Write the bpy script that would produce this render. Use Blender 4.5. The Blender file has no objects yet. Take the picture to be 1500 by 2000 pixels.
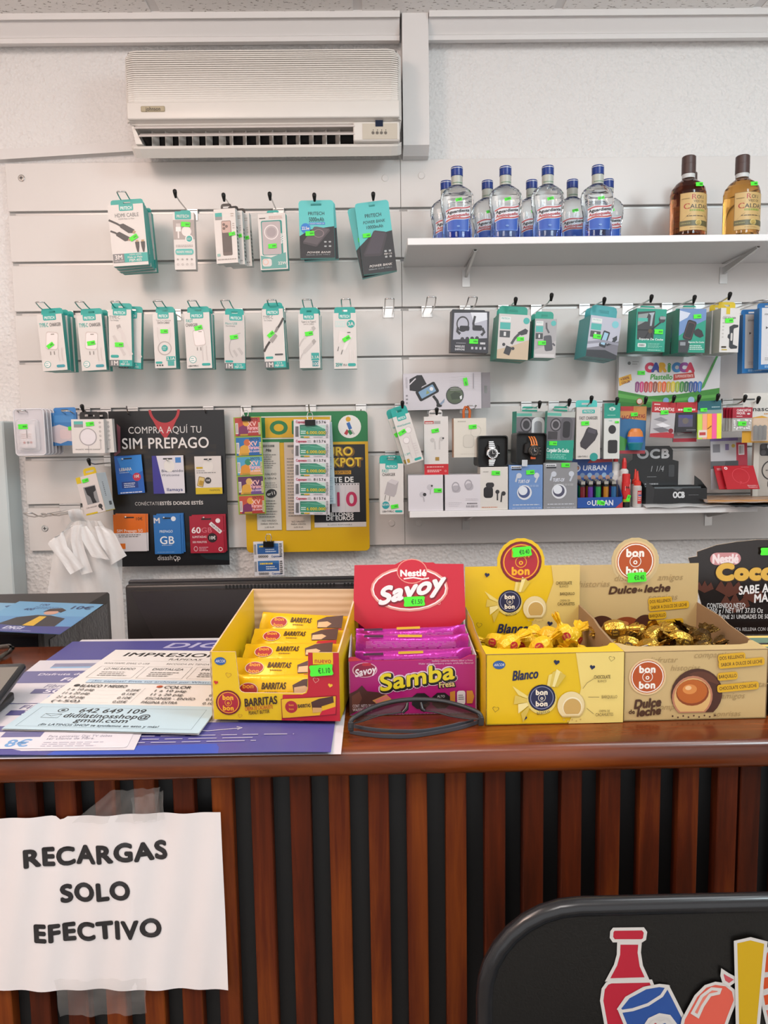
import bpy, bmesh, math, random
from mathutils import Vector, Matrix, Euler

random.seed(11)
SC = bpy.context.scene
COL = SC.collection
RAD = math.radians

# ------------------------------------------------------------------ camera
CAM = Vector((0.0, 0.0, 1.45))
FPX = 1450.0                       # focal length in pixels of the 1500x2000 frame
PITCH, ROLL, YAW = RAD(5.83), RAD(0.88), RAD(0.80)
_f = Vector((math.sin(YAW) * math.cos(PITCH), math.cos(YAW) * math.cos(PITCH), -math.sin(PITCH)))
_r = Vector((math.cos(YAW), -math.sin(YAW), 0))
_u = _r.cross(_f)
CR = _r * math.cos(ROLL) - _u * math.sin(ROLL)
CU = _u * math.cos(ROLL) + _r * math.sin(ROLL)
CF = _f
cam_data = bpy.data.cameras.new('camera')
cam_data.sensor_fit = 'VERTICAL'
cam_data.sensor_height = 36.0
cam_data.sensor_width = 27.0
cam_data.lens = FPX / 2000.0 * 36.0
cam_data.clip_start = 0.02
cam = bpy.data.objects.new('camera', cam_data)
COL.objects.link(cam)
cam.matrix_world = Matrix(((CR.x, CU.x, -CF.x, CAM.x), (CR.y, CU.y, -CF.y, CAM.y),
                           (CR.z, CU.z, -CF.z, CAM.z), (0, 0, 0, 1)))
SC.camera = cam

# ------------------------------------------------------------------ light
world = bpy.data.worlds.new('world')
SC.world = world
world.use_nodes = True
wn = world.node_tree.nodes['Background']
wn.inputs[0].default_value = (0.98, 0.99, 1.0, 1)
wn.inputs[1].default_value = 0.95

def area(name, loc, rot, sx, sy, power, color):
    l = bpy.data.lights.new(name, 'AREA')
    l.shape = 'RECTANGLE'; l.size = sx; l.size_y = sy
    l.energy = power; l.color = color
    o = bpy.data.objects.new(name, l)
    COL.objects.link(o); o.location = loc; o.rotation_euler = rot
    return o
area('ceiling_led_panel', (-1.0, 0.75, 2.655), (0, 0, 0), 0.6, 0.6, 7, (1.0, 0.82, 0.75))
area('ceiling_led_panel', (0.95, 0.95, 2.655), (0, 0, 0), 0.6, 0.6, 5, (0.92, 0.97, 1.0))
def fill_point(loc, power, color):  # unseen point lights, added to brighten the upper wall and ceiling
    l = bpy.data.lights.new('added_fill_light', 'POINT'); l.energy = power; l.color = color; l.shadow_soft_size = 0.22
    o = bpy.data.objects.new('added_fill_light', l); COL.objects.link(o); o.location = loc
fill_point((-1.20, 0.25, 2.46), 32, (1.0, 0.73, 0.61))
fill_point((0.10, -0.35, 2.46), 20, (1.0, 0.94, 0.90))
fill_point((1.40, 0.30, 2.46), 31, (0.78, 0.94, 1.0))

SC.view_settings.view_transform = 'Standard'
SC.view_settings.look = 'None'
SC.view_settings.gamma = 1.0
SC.view_settings.use_curve_mapping = False
SC.view_settings.exposure = 0.34

# ------------------------------------------------------------------ pixel -> place
def ray(px, py):
    return CR * (px - 750) + CU * (1000 - py) + CF * FPX
def at_y(px, py, y):
    d = ray(px, py); return CAM + d * (y - CAM.y) / d.y
def at_z(px, py, z):
    d = ray(px, py); return CAM + d * (z - CAM.z) / d.z
def scale_at(p):
    return (p - CAM).dot(CF) / FPX          # metres for one pixel at that place

# ------------------------------------------------------------------ materials
_mats = {}
def s2l(c):
    return c / 12.92 if c <= 0.04045 else ((c + 0.055) / 1.055) ** 2.4
def hexlin(h):
    h = h.lstrip('#')
    if len(h) == 3: h = ''.join(a * 2 for a in h)
    return tuple(s2l(int(h[i:i + 2], 16) / 255.0) for i in (0, 2, 4))
def setin(b, **kw):
    for k, v in kw.items():
        k = k.replace('_', ' ')
        if k in b.inputs: b.inputs[k].default_value = v
def paint(h, rough=0.45, metal=0.0, gain=0.92, **kw):
    key = (h, rough, metal, gain, tuple(sorted(kw.items())))
    if key in _mats: return _mats[key]
    m = bpy.data.materials.new('paint_' + h.lstrip('#'))
    m.use_nodes = True
    b = m.node_tree.nodes['Principled BSDF']
    r, g, bl = hexlin(h)
    setin(b, Base_Color=(r * gain, g * gain, bl * gain, 1), Roughness=rough, Metallic=metal, **kw)
    _mats[key] = m
    return m
def newmat(name, rough=0.5, metal=0.0, **kw):
    m = bpy.data.materials.new(name); m.use_nodes = True
    nt = m.node_tree; b = nt.nodes['Principled BSDF']
    setin(b, Roughness=rough, Metallic=metal, **kw)
    return m, nt, b
def node(nt, t, **kw):
    n = nt.nodes.new(t)
    for k, v in kw.items():
        if k in n.inputs: n.inputs[k].default_value = v
        else: setattr(n, k, v)
    return n
def ramp(nt, fac, stops):
    r = nt.nodes.new('ShaderNodeValToRGB')
    e = r.color_ramp.elements
    while len(e) > 1: e.remove(e[-1])
    e[0].position = stops[0][0]; e[0].color = stops[0][1]
    for p, c in stops[1:]:
        x = e.new(p); x.color = c
    nt.links.new(fac, r.inputs[0])
    return r

def plaster_mat():
    m, nt, b = newmat('textured_plaster', 0.75, Base_Color=(0.76, 0.745, 0.735, 1))
    tc = node(nt, 'ShaderNodeTexCoord')
    n = node(nt, 'ShaderNodeTexNoise', Scale=70.0, Detail=3.0, Roughness=0.55)
    n2 = node(nt, 'ShaderNodeTexVoronoi', Scale=95.0)
    nt.links.new(tc.outputs['Object'], n.inputs['Vector']); nt.links.new(tc.outputs['Object'], n2.inputs['Vector'])
    a = node(nt, 'ShaderNodeMath', operation='MULTIPLY'); nt.links.new(n.outputs[0], a.inputs[0]); nt.links.new(n2.outputs[0], a.inputs[1])
    bp = node(nt, 'ShaderNodeBump', Strength=0.8, Distance=0.008)
    nt.links.new(a.outputs[0], bp.inputs['Height']); nt.links.new(bp.outputs[0], b.inputs['Normal'])
    return m
def tile_mat():
    m, nt, b = newmat('fissured_ceiling_tile', 0.9)
    tc = node(nt, 'ShaderNodeTexCoord')
    mp = node(nt, 'ShaderNodeMapping'); mp.inputs['Scale'].default_value = (48, 95, 48); mp.inputs['Rotation'].default_value = (0, 0, 0.9)
    nt.links.new(tc.outputs['Object'], mp.inputs[0])
    n = node(nt, 'ShaderNodeTexNoise', Scale=1.6, Detail=2.0); nt.links.new(mp.outputs[0], n.inputs['Vector'])
    r = ramp(nt, n.outputs[0], [(0.0, (0.25, 0.22, 0.2, 1)), (0.33, (0.34, 0.31, 0.29, 1)), (0.37, (0.82, 0.80, 0.78, 1)), (1.0, (0.86, 0.84, 0.82, 1))])
    nt.links.new(r.outputs[0], b.inputs['Base Color'])
    bp = node(nt, 'ShaderNodeBump', Strength=0.6, Distance=0.004); nt.links.new(r.outputs[0], bp.inputs['Height']); nt.links.new(bp.outputs[0], b.inputs['Normal'])
    return m
def wood_mat(name, c0, c1, c2, scale, rough, rnd=0.0, coat=0.0):
    m, nt, b = newmat(name, rough, Coat_Weight=coat, Coat_Roughness=0.12, Specular_IOR_Level=0.5 if coat else 0.2)
    tc = node(nt, 'ShaderNodeTexCoord')
    oi = node(nt, 'ShaderNodeObjectInfo')
    ad = node(nt, 'ShaderNodeVectorMath', operation='ADD')
    sc = node(nt, 'ShaderNodeVectorMath', operation='SCALE'); sc.inputs['Scale'].default_value = 7.0
    cx = node(nt, 'ShaderNodeCombineXYZ')
    for i in range(3): nt.links.new(oi.outputs['Random'], cx.inputs[i])
    nt.links.new(cx.outputs[0], sc.inputs[0])
    nt.links.new(tc.outputs['Object'], ad.inputs[0]); nt.links.new(sc.outputs[0], ad.inputs[1])
    mp = node(nt, 'ShaderNodeMapping'); mp.inputs['Scale'].default_value = scale
    nt.links.new(ad.outputs[0], mp.inputs[0])
    n = node(nt, 'ShaderNodeTexNoise', Scale=1.0, Detail=6.0, Roughness=0.62, Distortion=0.6); nt.links.new(mp.outputs[0], n.inputs['Vector'])
    n2 = node(nt, 'ShaderNodeTexNoise', Scale=4.0, Detail=2.0); nt.links.new(ad.outputs[0], n2.inputs['Vector'])
    mx = node(nt, 'ShaderNodeMath', operation='MULTIPLY_ADD'); mx.inputs[1].default_value = 0.45
    nt.links.new(n2.outputs[0], mx.inputs[0]); nt.links.new(n.outputs[0], mx.inputs[2])
    sb = node(nt, 'ShaderNodeMath', operation='MULTIPLY_ADD'); sb.inputs[1].default_value = rnd
    nt.links.new(oi.outputs['Random'], sb.inputs[0]); nt.links.new(mx.outputs[0], sb.inputs[2])
    ss = node(nt, 'ShaderNodeMath', operation='SUBTRACT'); ss.inputs[1].default_value = 0.22 + rnd * 0.5
    nt.links.new(sb.outputs[0], ss.inputs[0])
    r = ramp(nt, ss.outputs[0], [(0.22, hexlin(c0) + (1,)), (0.5, hexlin(c1) + (1,)), (0.8, hexlin(c2) + (1,))])
    nt.links.new(r.outputs[0], b.inputs['Base Color'])
    bp = node(nt, 'ShaderNodeBump', Strength=0.12, Distance=0.002); nt.links.new(n.outputs[0], bp.inputs['Height']); nt.links.new(bp.outputs[0], b.inputs['Normal'])
    return m
def card_mat():
    m, nt, b = newmat('corrugated_cardboard', 0.85)
    tc = node(nt, 'ShaderNodeTexCoord')
    w = node(nt, 'ShaderNodeTexWave', Scale=28.0, Distortion=0.6, bands_direction='Z'); nt.links.new(tc.outputs['Object'], w.inputs['Vector'])
    r = ramp(nt, w.outputs[0], [(0, hexlin('#c2a484') + (1,)), (1, hexlin('#d8bfa2') + (1,))])
    nt.links.new(r.outputs[0], b.inputs['Base Color'])
    return m
def film_mat(name, col, alpha, rough=0.15):
    m, nt, b = newmat(name, rough, Base_Color=col + (1,), Alpha=alpha)
    return m
def wrinkle(m, scale, strength, dist=0.002):
    nt = m.node_tree; b = nt.nodes['Principled BSDF']
    tc = node(nt, 'ShaderNodeTexCoord')
    n = node(nt, 'ShaderNodeTexNoise', Scale=scale, Detail=3.0, Distortion=1.0); nt.links.new(tc.outputs['Object'], n.inputs['Vector'])
    bp = node(nt, 'ShaderNodeBump', Strength=strength, Distance=dist); nt.links.new(n.outputs[0], bp.inputs['Height']); nt.links.new(bp.outputs[0], b.inputs['Normal'])
    return m

M_PLASTER = plaster_mat()
M_TILE = tile_mat()
M_PANEL = newmat('white_melamine', 0.32, Base_Color=(0.70, 0.67, 0.65, 1))[0]
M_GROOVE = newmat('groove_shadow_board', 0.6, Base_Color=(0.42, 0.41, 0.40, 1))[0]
M_ALU = newmat('aluminium', 0.4, 1.0, Base_Color=(0.62, 0.61, 0.60, 1))[0]
M_INSERT = newmat('groove_insert_metal', 0.42, 0.55, Base_Color=(0.55, 0.54, 0.53, 1))[0]
M_CHROME = newmat('chrome_wire', 0.2, 1.0, Base_Color=(0.62, 0.61, 0.60, 1))[0]
M_STEEL = newmat('polished_steel', 0.12, 1.0, Base_Color=(0.8, 0.8, 0.8, 1))[0]
M_TRIM = newmat('white_painted_trim', 0.5, Base_Color=(0.70, 0.68, 0.67, 1))[0]
M_AC = newmat('cream_white_plastic', 0.38, Base_Color=(0.70, 0.67, 0.63, 1))[0]
M_ACD = newmat('grille_backing_grey', 0.6, Base_Color=(0.17, 0.15, 0.14, 1))[0]
M_BLACK = paint('#141414', 0.4)
M_BLKG = paint('#17171a', 0.16)
M_TOPW = wood_mat('varnished_counter_wood', '#3c1706', '#682d0b', '#944c18', (3, 26, 26), 0.26, 0.0, 0.25)
M_SLAT = wood_mat('stained_slat_wood', '#260c03', '#541f08', '#7e3c10', (38, 38, 2.2), 0.6, 0.28, 0.0)
M_CARD = card_mat()
M_CLEAR = film_mat('clear_plastic_film', (0.95, 0.95, 0.97), 0.22, 0.08)
M_BAG = wrinkle(film_mat('white_plastic_bag', (0.86, 0.86, 0.86), 0.80, 0.3), 30, 0.6)
M_BAGT = wrinkle(film_mat('thin_plastic_bag', (0.86, 0.86, 0.86), 0.5, 0.3), 30, 0.6)
M_TAPE = wrinkle(film_mat('clear_adhesive_tape', (0.6, 0.58, 0.56), 0.14, 0.05), 90, 1.0)
# ------------------------------------------------------------------ mesh building
class MB:
    def __init__(s):
        s.v = []; s.f = []; s.m = []; s.sm = []; s.mats = []
    def mi(s, m):
        if m not in s.mats: s.mats.append(m)
        return s.mats.index(m)
    def add(s, vs, fs, m, smooth=False):
        o = len(s.v); i = s.mi(m)
        s.v.extend(tuple(p) for p in vs)
        for f in fs:
            s.f.append(tuple(o + k for k in f)); s.m.append(i); s.sm.append(smooth)
        return s
    def box(s, x0, x1, y0, y1, z0, z1, m, bev=0.0, seg=1, T=None):
        if bev <= 0:
            vs = [Vector((x, y, z)) for x in (x0, x1) for y in (y0, y1) for z in (z0, z1)]
            fs = [(0, 1, 3, 2), (4, 6, 7, 5), (0, 4, 5, 1), (2, 3, 7, 6), (0, 2, 6, 4), (1, 5, 7, 3)]
        else:
            bm = bmesh.new(); bmesh.ops.create_cube(bm, size=1.0)
            bmesh.ops.transform(bm, matrix=Matrix.Translation(((x0 + x1) / 2, (y0 + y1) / 2, (z0 + z1) / 2)) @ Matrix.Diagonal((x1 - x0, y1 - y0, z1 - z0, 1)), verts=bm.verts)
            bmesh.ops.bevel(bm, geom=bm.edges[:], offset=bev, segments=seg, affect='EDGES', profile=0.5)
            bm.verts.index_update()
            vs = [v.co.copy() for v in bm.verts]; fs = [tuple(v.index for v in f.verts) for f in bm.faces]
            bm.free()
        if T is not None: vs = [T @ v for v in vs]
        return s.add(vs, fs, m, bev > 0 and seg > 1)
    def prism(s, poly, y0, y1, m, ms=None, T=None, smooth=False):
        """poly: (x,z) outline, extruded from y0 to y1; ms = material of the rim"""
        n = len(poly)
        a = sum(poly[i][0] * poly[(i + 1) % n][1] - poly[(i + 1) % n][0] * poly[i][1] for i in range(n))
        if a < 0: poly = poly[::-1]
        vs = [Vector((x, y0, z)) for x, z in poly] + [Vector((x, y1, z)) for x, z in poly]
        if T is not None: vs = [T @ v for v in vs]
        s.add(vs, [tuple(range(n)), tuple(range(2 * n - 1, n - 1, -1))], m)
        s.add(vs, [((i + 1) % n, i, n + i, n + (i + 1) % n) for i in range(n)], ms or m, smooth)
        return s
    def lathe(s, prof, n, m, sx=1.0, sy=1.0, cap=True, T=None, smooth=True, mf=None):
        vs = []
        for r, z in prof:
            for i in range(n):
                a = 2 * math.pi * i / n
                vs.append(Vector((r * math.cos(a) * sx, r * math.sin(a) * sy, z)))
        if T is not None: vs = [T @ v for v in vs]
        for k in range(len(prof) - 1):
            mm = mf(prof[k], prof[k + 1]) if mf else m
            s.add(vs[k * n:(k + 2) * n], [(i, (i + 1) % n, n + (i + 1) % n, n + i) for i in range(n)], mm, smooth)
        if cap:
            s.add(vs[:n], [tuple(range(n - 1, -1, -1))], m); s.add(vs[-n:], [tuple(range(n))], m)
        return s
    def tube(s, path, r, n, m, closed=False, cap=True):
        P = [Vector(p) for p in path]; N = len(P)
        rs = r if isinstance(r, (list, tuple)) else [r] * N
        vs = []; up = None
        for i in range(N):
            if closed: t = P[(i + 1) % N] - P[i - 1]
            else: t = P[min(i + 1, N - 1)] - P[max(i - 1, 0)]
            t.normalize()
            if up is None:
                up = Vector((0, 0, 1)) if abs(t.z) < 0.9 else Vector((1, 0, 0))
            a = t.cross(up)
            if a.length < 1e-5: a = t.cross(Vector((0.3, 1, 0.2)))
            a.normalize(); b = a.cross(t).normalized(); up = b
            for k in range(n):
                w = 2 * math.pi * k / n
                vs.append(P[i] + (a * math.cos(w) + b * math.sin(w)) * rs[i])
        fs = []
        for i in range(N if closed else N - 1):
            j = (i + 1) % N
            for k in range(n):
                fs.append((i * n + k, i * n + (k + 1) % n, j * n + (k + 1) % n, j * n + k))
        s.add(vs, fs, m, True)
        if cap and not closed:
            s.add(vs[:n], [tuple(range(n - 1, -1, -1))], m); s.add(vs[-n:], [tuple(range(n))], m)
        return s
    def grid(s, fn, nu, nv, m, smooth=True):
        vs = [fn(i / nu, j / nv) for j in range(nv + 1) for i in range(nu + 1)]
        fs = [(j * (nu + 1) + i, j * (nu + 1) + i + 1, (j + 1) * (nu + 1) + i + 1, (j + 1) * (nu + 1) + i) for j in range(nv) for i in range(nu)]
        return s.add(vs, fs, m, smooth)
    def build(s, name, parent=None, kind=None):
        me = bpy.data.meshes.new(name)
        me.from_pydata(s.v, [], s.f)
        for m in s.mats: me.materials.append(m)
        me.polygons.foreach_set('material_index', s.m)
        me.polygons.foreach_set('use_smooth', s.sm)
        me.update()
        o = bpy.data.objects.new(name, me); COL.objects.link(o)
        if parent is not None: o.parent = parent
        if kind: o['kind'] = kind
        return o

def tag(o, label, cat, group=None, kind=None):
    o['label'] = label; o['category'] = cat
    if group: o['group'] = group
    if kind: o['kind'] = kind
    return o
def thing(name, label, cat, loc=(0, 0, 0), R=None, group=None):
    o = bpy.data.objects.new(name, None); o.empty_display_size = 0.05
    COL.objects.link(o)
    M = Matrix.Translation(Vector(loc))
    if R is not None: M = M @ R.to_4x4()
    o.matrix_world = M
    return tag(o, label, cat, group)
def rot(tilt=0, yaw=0, lean=0):
    """yaw about Z, lean about X (top towards the viewer when > 0), tilt clockwise in the picture"""
    return (Matrix.Rotation(RAD(yaw), 3, 'Z') @ Matrix.Rotation(RAD(lean), 3, 'X') @ Matrix.Rotation(RAD(tilt), 3, 'Y'))
def copy_tree(o, parent=None):
    c = o.copy(); COL.objects.link(c); c.parent = parent
    for ch in o.children: copy_tree(ch, c)
    return c
def struct(o):
    o['kind'] = 'structure'; return o
ORD = ['front', 'second', 'third', 'fourth', 'fifth', 'sixth', 'seventh']

# ------------------------------------------------------------------ lettering (glyph outlines of the built-in font)
CHARS = ''.join(chr(i) for i in range(33, 127)) + 'áéíóúñÑ€ÍÉÁÓ¡®ē'
STY = {'r': 0.0}
FAT = {'b': (0.013, 4), 'x': (0.028, 6), 'o': (0.05, 8), 'w': (0.09, 10), 'v': (0.13, 12)}   # heavier weights: outline spread by (radius, directions)
GL = {}; ADV = {' ': 0.30}
def make_glyphs():
    tmp = []
    def cur(body, off):
        c = bpy.data.curves.new('t', 'FONT'); c.body = body; c.size = 1.0; c.offset = off; c.resolution_u = 5
        o = bpy.data.objects.new('t', c); COL.objects.link(o); tmp.append(o); return o
    jobs = []
    for ch in CHARS:
        for st, off in STY.items(): jobs.append((ch, st, cur(ch, off)))
        jobs.append((ch, None, cur(ch + 'l', 0.0)))
    ref = cur('l', 0.0)
    bpy.context.view_layer.update()
    dg = bpy.context.evaluated_depsgraph_get()
    def get(o):
        me = bpy.data.meshes.new_from_object(o.evaluated_get(dg))
        vs = [(v.co.x, v.co.y) for v in me.vertices]; fs = [tuple(p.vertices) for p in me.polygons]
        bpy.data.meshes.remove(me); return vs, fs
    lx = max(x for x, y in get(ref)[0])
    for ch, st, o in jobs:
        vs, fs = get(o)
        if st is None: ADV[ch] = max(x for x, y in vs) - lx
        else: GL[(ch, st)] = (vs, fs)
    for o in tmp:
        c = o.data; bpy.data.objects.remove(o); bpy.data.curves.remove(c)
make_glyphs()
CAPH = max(y for x, y in GL[('H', 'r')][0])

class Pr:
    """flat print on a face w x h metres; (u,v) run 0..1 from the top left corner"""
    def __init__(s, w, h, fmap=None, dz=0.00005, start=0.0004):
        s.w = w; s.h = h; s.mb = MB(); s.k = start; s.dz = dz
        s.fmap = fmap or (lambda x, z, k: Vector((x, -k, z)))
        s.sub = fmap is not None
    def put(s, pts, faces, col, gloss=0.4):
        m = col if not isinstance(col, str) else paint(col, gloss)
        s.k += s.dz
        s.mb.add([s.fmap(x, z, s.k) for x, z in pts], faces, m)
    def xy(s, u, v): return ((u - 0.5) * s.w, (1 - v) * s.h)
    def p(s, uv, col):
        pts = [s.xy(*q) for q in uv]; n = len(pts)
        a = sum(pts[i][0] * pts[(i + 1) % n][1] - pts[(i + 1) % n][0] * pts[i][1] for i in range(n))
        if a < 0: pts = pts[::-1]
        s.put(pts, [tuple(range(n))], col)
    def r(s, u0, v0, u1, v1, col):
        if s.sub:
            nu = max(1, int(abs(u1 - u0) * 36)); nv = max(1, int(abs(v1 - v0) * 8)); pts = []; fs = []
            for j in range(nv + 1):
                for i in range(nu + 1):
                    pts.append(s.xy(u0 + (u1 - u0) * i / nu, v1 + (v0 - v1) * j / nv))
            for j in range(nv):
                for i in range(nu):
                    a = j * (nu + 1) + i; fs.append((a, a + 1, a + nu + 2, a + nu + 1))
            s.put(pts, fs, col)
        else: s.p([(u0, v1), (u1, v1), (u1, v0), (u0, v0)], col)
    def rr(s, u0, v0, u1, v1, rad, col, rot=0):
        """rounded rectangle, rad = fraction of the shorter side"""
        x0, z1 = s.xy(u0, v0); x1, z0 = s.xy(u1, v1)
        q = min(x1 - x0, z1 - z0) * rad; pts = []
        for cx, cz, a0 in ((x1 - q, z0 + q, -90), (x1 - q, z1 - q, 0), (x0 + q, z1 - q, 90), (x0 + q, z0 + q, 180)):
            for i in range(5):
                a = RAD(a0 + i * 22.5); pts.append((cx + q * math.cos(a), cz + q * math.sin(a)))
        s.put(s.turn(pts, (x0 + x1) / 2, (z0 + z1) / 2, rot), [tuple(range(20))], col)
    def turn(s, pts, cx, cz, rot):
        if not rot: return pts
        c, n = math.cos(RAD(rot)), math.sin(RAD(rot))
        return [(cx + (x - cx) * c - (z - cz) * n, cz + (x - cx) * n + (z - cz) * c) for x, z in pts]
    def c(s, u, v, r, col, asp=1.0, rot=0, n=24):
        """disc, r = fraction of the width; asp = height / width"""
        cx, cz = s.xy(u, v); R = r * s.w
        pts = [(cx + R * math.cos(2 * math.pi * i / n), cz + R * asp * math.sin(2 * math.pi * i / n)) for i in range(n)]
        s.put(s.turn(pts, cx, cz, rot), [tuple(range(n))], col)
    def ring(s, u, v, r, t, col, asp=1.0, a0=0, a1=360, rot=0, n=28):
        cx, cz = s.xy(u, v); R = r * s.w; q = R * (1 - t); pts = []
        for i in range(n + 1):
            a = RAD(a0 + (a1 - a0) * i / n)
            pts += [(cx + q * math.cos(a), cz + q * asp * math.sin(a)), (cx + R * math.cos(a), cz + R * asp * math.sin(a))]
        s.put(s.turn(pts, cx, cz, rot), [(2 * i, 2 * i + 1, 2 * i + 3, 2 * i + 2) for i in range(n)], col)
    def arc(s, u, v, r, col, asp=1.0, a0=0, a1=180, rot=0, n=20):
        """part of a disc cut off by its chord"""
        cx, cz = s.xy(u, v); R = r * s.w
        pts = [(cx + R * math.cos(RAD(a0 + (a1 - a0) * i / n)), cz + R * asp * math.sin(RAD(a0 + (a1 - a0) * i / n))) for i in range(n + 1)]
        s.put(s.turn(pts, cx, cz, rot), [tuple(range(n + 1))], col)
    def l(s, uv, wd, col):
        """stroke, wd = fraction of the width"""
        P = [Vector(s.xy(*q)) for q in uv]; W = wd * s.w / 2; pts = []
        for i, p in enumerate(P):
            t = P[min(i + 1, len(P) - 1)] - P[max(i - 1, 0)]
            if t.length < 1e-9: t = Vector((1, 0))
            t.normalize(); n = Vector((-t.y, t.x))
            pts += [tuple(p + n * W), tuple(p - n * W)]
        s.put(pts, [(2 * i, 2 * i + 1, 2 * i + 3, 2 * i + 2) for i in range(len(P) - 1)], col)
    def t(s, txt, u, v, hh, col, st='b', al='c', fit=None, sh=0.0, rot=0, sp=0.02, sx=1.0):
        """text: hh = cap height as a fraction of the face height, centred on (u,v)"""
        if st in 'bx' and hh * s.h < 0.0042: st = 'r'
        size = hh * s.h / CAPH; X = 0.0; vs = []; fs = []
        for ch in txt:
            if ch != ' ':
                if (ch, 'r') not in GL: ch = '?'
                g = GL[(ch, 'r')]; o = len(vs)
                vs += [(X + x + sh * y, y) for x, y in g[0]]; fs += [tuple(o + k for k in f) for f in g[1]]
            X += ADV.get(ch, 0.5) + sp
        if not vs: return
        kx = size * sx
        if fit: kx = fit * s.w / max(X, 1e-6)
        L = X * kx; cx, cz = s.xy(u, v)
        ox = {'c': -L / 2, 'l': 0, 'r': -L}[al]
        pts = [(cx + ox + x * kx, cz + (y - CAPH / 2) * size) for x, y in vs]
        if st in FAT:                        # heavy weight: the bold outline spread in several directions, each a hair above the last
            dz = s.dz; s.dz = 5e-6; rad, nd = FAT[st]
            for i in range(nd):
                dx, dy = rad * size * math.cos(i * 2 * math.pi / nd), rad * size * math.sin(i * 2 * math.pi / nd)
                s.put(s.turn([(x + dx, y + dy) for x, y in pts], cx, cz, rot), fs, col)
            s.dz = dz
        else: s.put(s.turn(pts, cx, cz, rot), fs, col)
    def lines(s, u0, v0, u1, v1, n, col, h=0.35, ragged=0.3):
        """rows of print too small to read"""
        rnd = random.Random(int((u0 + v0 * 7 + n) * 1000)); st = (v1 - v0) / n
        for i in range(n):
            v = v0 + st * (i + 0.3); e = u1 - (u1 - u0) * ragged * rnd.random(); x = u0
            pts = []; fs = []
            while x < e:
                w = (u1 - u0) * rnd.uniform(0.06, 0.17); b = min(x + w, e)
                o = len(pts); pts += [s.xy(x, v + st * h), s.xy(b, v + st * h), s.xy(b, v), s.xy(x, v)]; fs.append((o, o + 1, o + 2, o + 3))
                x = b + (u1 - u0) * 0.025
            s.put(pts, fs, col)
    def bars(s, u0, v0, u1, v1, n, col):
        rnd = random.Random(n); pts = []; fs = []; x = u0; st = (u1 - u0) / n
        for i in range(n):
            w = st * rnd.uniform(0.3, 0.75); o = len(pts)
            pts += [s.xy(x, v1), s.xy(x + w, v1), s.xy(x + w, v0), s.xy(x, v0)]; fs.append((o, o + 1, o + 2, o + 3)); x += st
        s.put(pts, fs, col)
    def heart(s, u, v, r, col, rot=0, line=None):
        cx, cz = s.xy(u, v); R = r * s.w; pts = []
        for i in range(20):
            a = 2 * math.pi * i / 20
            pts.append((cx + R * 16 * math.sin(a) ** 3 / 16, cz + R * (13 * math.cos(a) - 5 * math.cos(2 * a) - 2 * math.cos(3 * a) - math.cos(4 * a)) / 16))
        pts = s.turn(pts, cx, cz, rot)
        if line is None: s.put(pts[::-1], [tuple(range(20))], col)
        else:
            inn = [(cx + (x - cx) * (1 - line), cz + (z - cz) * (1 - line)) for x, z in pts]
            s.put(pts + inn, [(i, 20 + i, 20 + (i + 1) % 20, (i + 1) % 20) for i in range(20)], col)
    def run(s, art):
        for a in art:
            kw = a[-1] if isinstance(a[-1], dict) else {}
            ar = a[1:-1] if isinstance(a[-1], dict) else a[1:]
            getattr(s, a[0])(*ar, **kw)
        return s
    def build(s, name, parent, loc=(0, 0, 0)):
        o = s.mb.build(name, parent); o.location = loc; return o

GREEN = '#4ee832'
def sticker(parent, w, h, u, v, sw, rot=0, text=None, y=0.0, sh=None, col=GREEN, fmap=None, name='price_sticker'):
    """green price label on a face w x h; sw its width in metres"""
    sh = sh or sw * 0.5
    cx, cz = (u - 0.5) * w, (1 - v) * h
    c, n = math.cos(RAD(rot)), math.sin(RAD(rot))
    out = [(-.5, -.38), (-.44, -.5), (.44, -.5), (.5, -.38), (.46, 0), (.5, .38), (.44, .5), (-.44, .5), (-.5, .38), (-.46, 0)]
    def base(x, z, k):
        X = cx + x * c - z * n; Z = cz + x * n + z * c
        return fmap(X, Z, k + 0.002) if fmap else Vector((X, y - k - 0.0022, Z))
    q = Pr(sw, sh, lambda x, z, k: base(x, z - sh / 2, k), start=0.0002)
    q.put([(x * sw, z * sh + sh / 2) for x, z in out], [tuple(range(10))], paint(col, 0.5, gain=1.0))
    if text: q.t(text, 0.62, 0.55, 0.45, '#17331a', 'b', fit=0.52)
    else:
        for k in range(4): q.p([(0.50 + k * .1, .34), (0.57 + k * .1, .34), (0.57 + k * .1, .68), (0.50 + k * .1, .68)], '#2a7a22')
    return q.mb.build(name, parent)

def plate_hole(mb, w, h, z0, y0, y1, hw, hh, hz, m, rnd=0.0):
    """hang tab: plate w x h standing on z0 with a slot hw x hh centred at hz above z0"""
    a, b = hz - hh / 2, hz + hh / 2
    c = min(rnd, w / 2)
    mb.box(-w / 2, w / 2, y0, y1, z0, z0 + a, m)
    mb.box(-w / 2, -hw / 2, y0, y1, z0 + a, z0 + b, m)
    mb.box(hw / 2, w / 2, y0, y1, z0 + a, z0 + b, m)
    mb.prism([(-w / 2, z0 + b), (w / 2, z0 + b), (w / 2, z0 + h - c), (w / 2 - c * .3, z0 + h - c * .3), (w / 2 - c, z0 + h), (-w / 2 + c, z0 + h), (-w / 2 + c * .3, z0 + h - c * .3), (-w / 2, z0 + h - c)], y0, y1, m)

def place(px, py, wp, hp, Y, R):
    c = at_y(px, py, Y); k = scale_at(c); w, h = wp * k, hp * k
    return c - R @ Vector((0, 0, h / 2)), w, h, k

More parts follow.
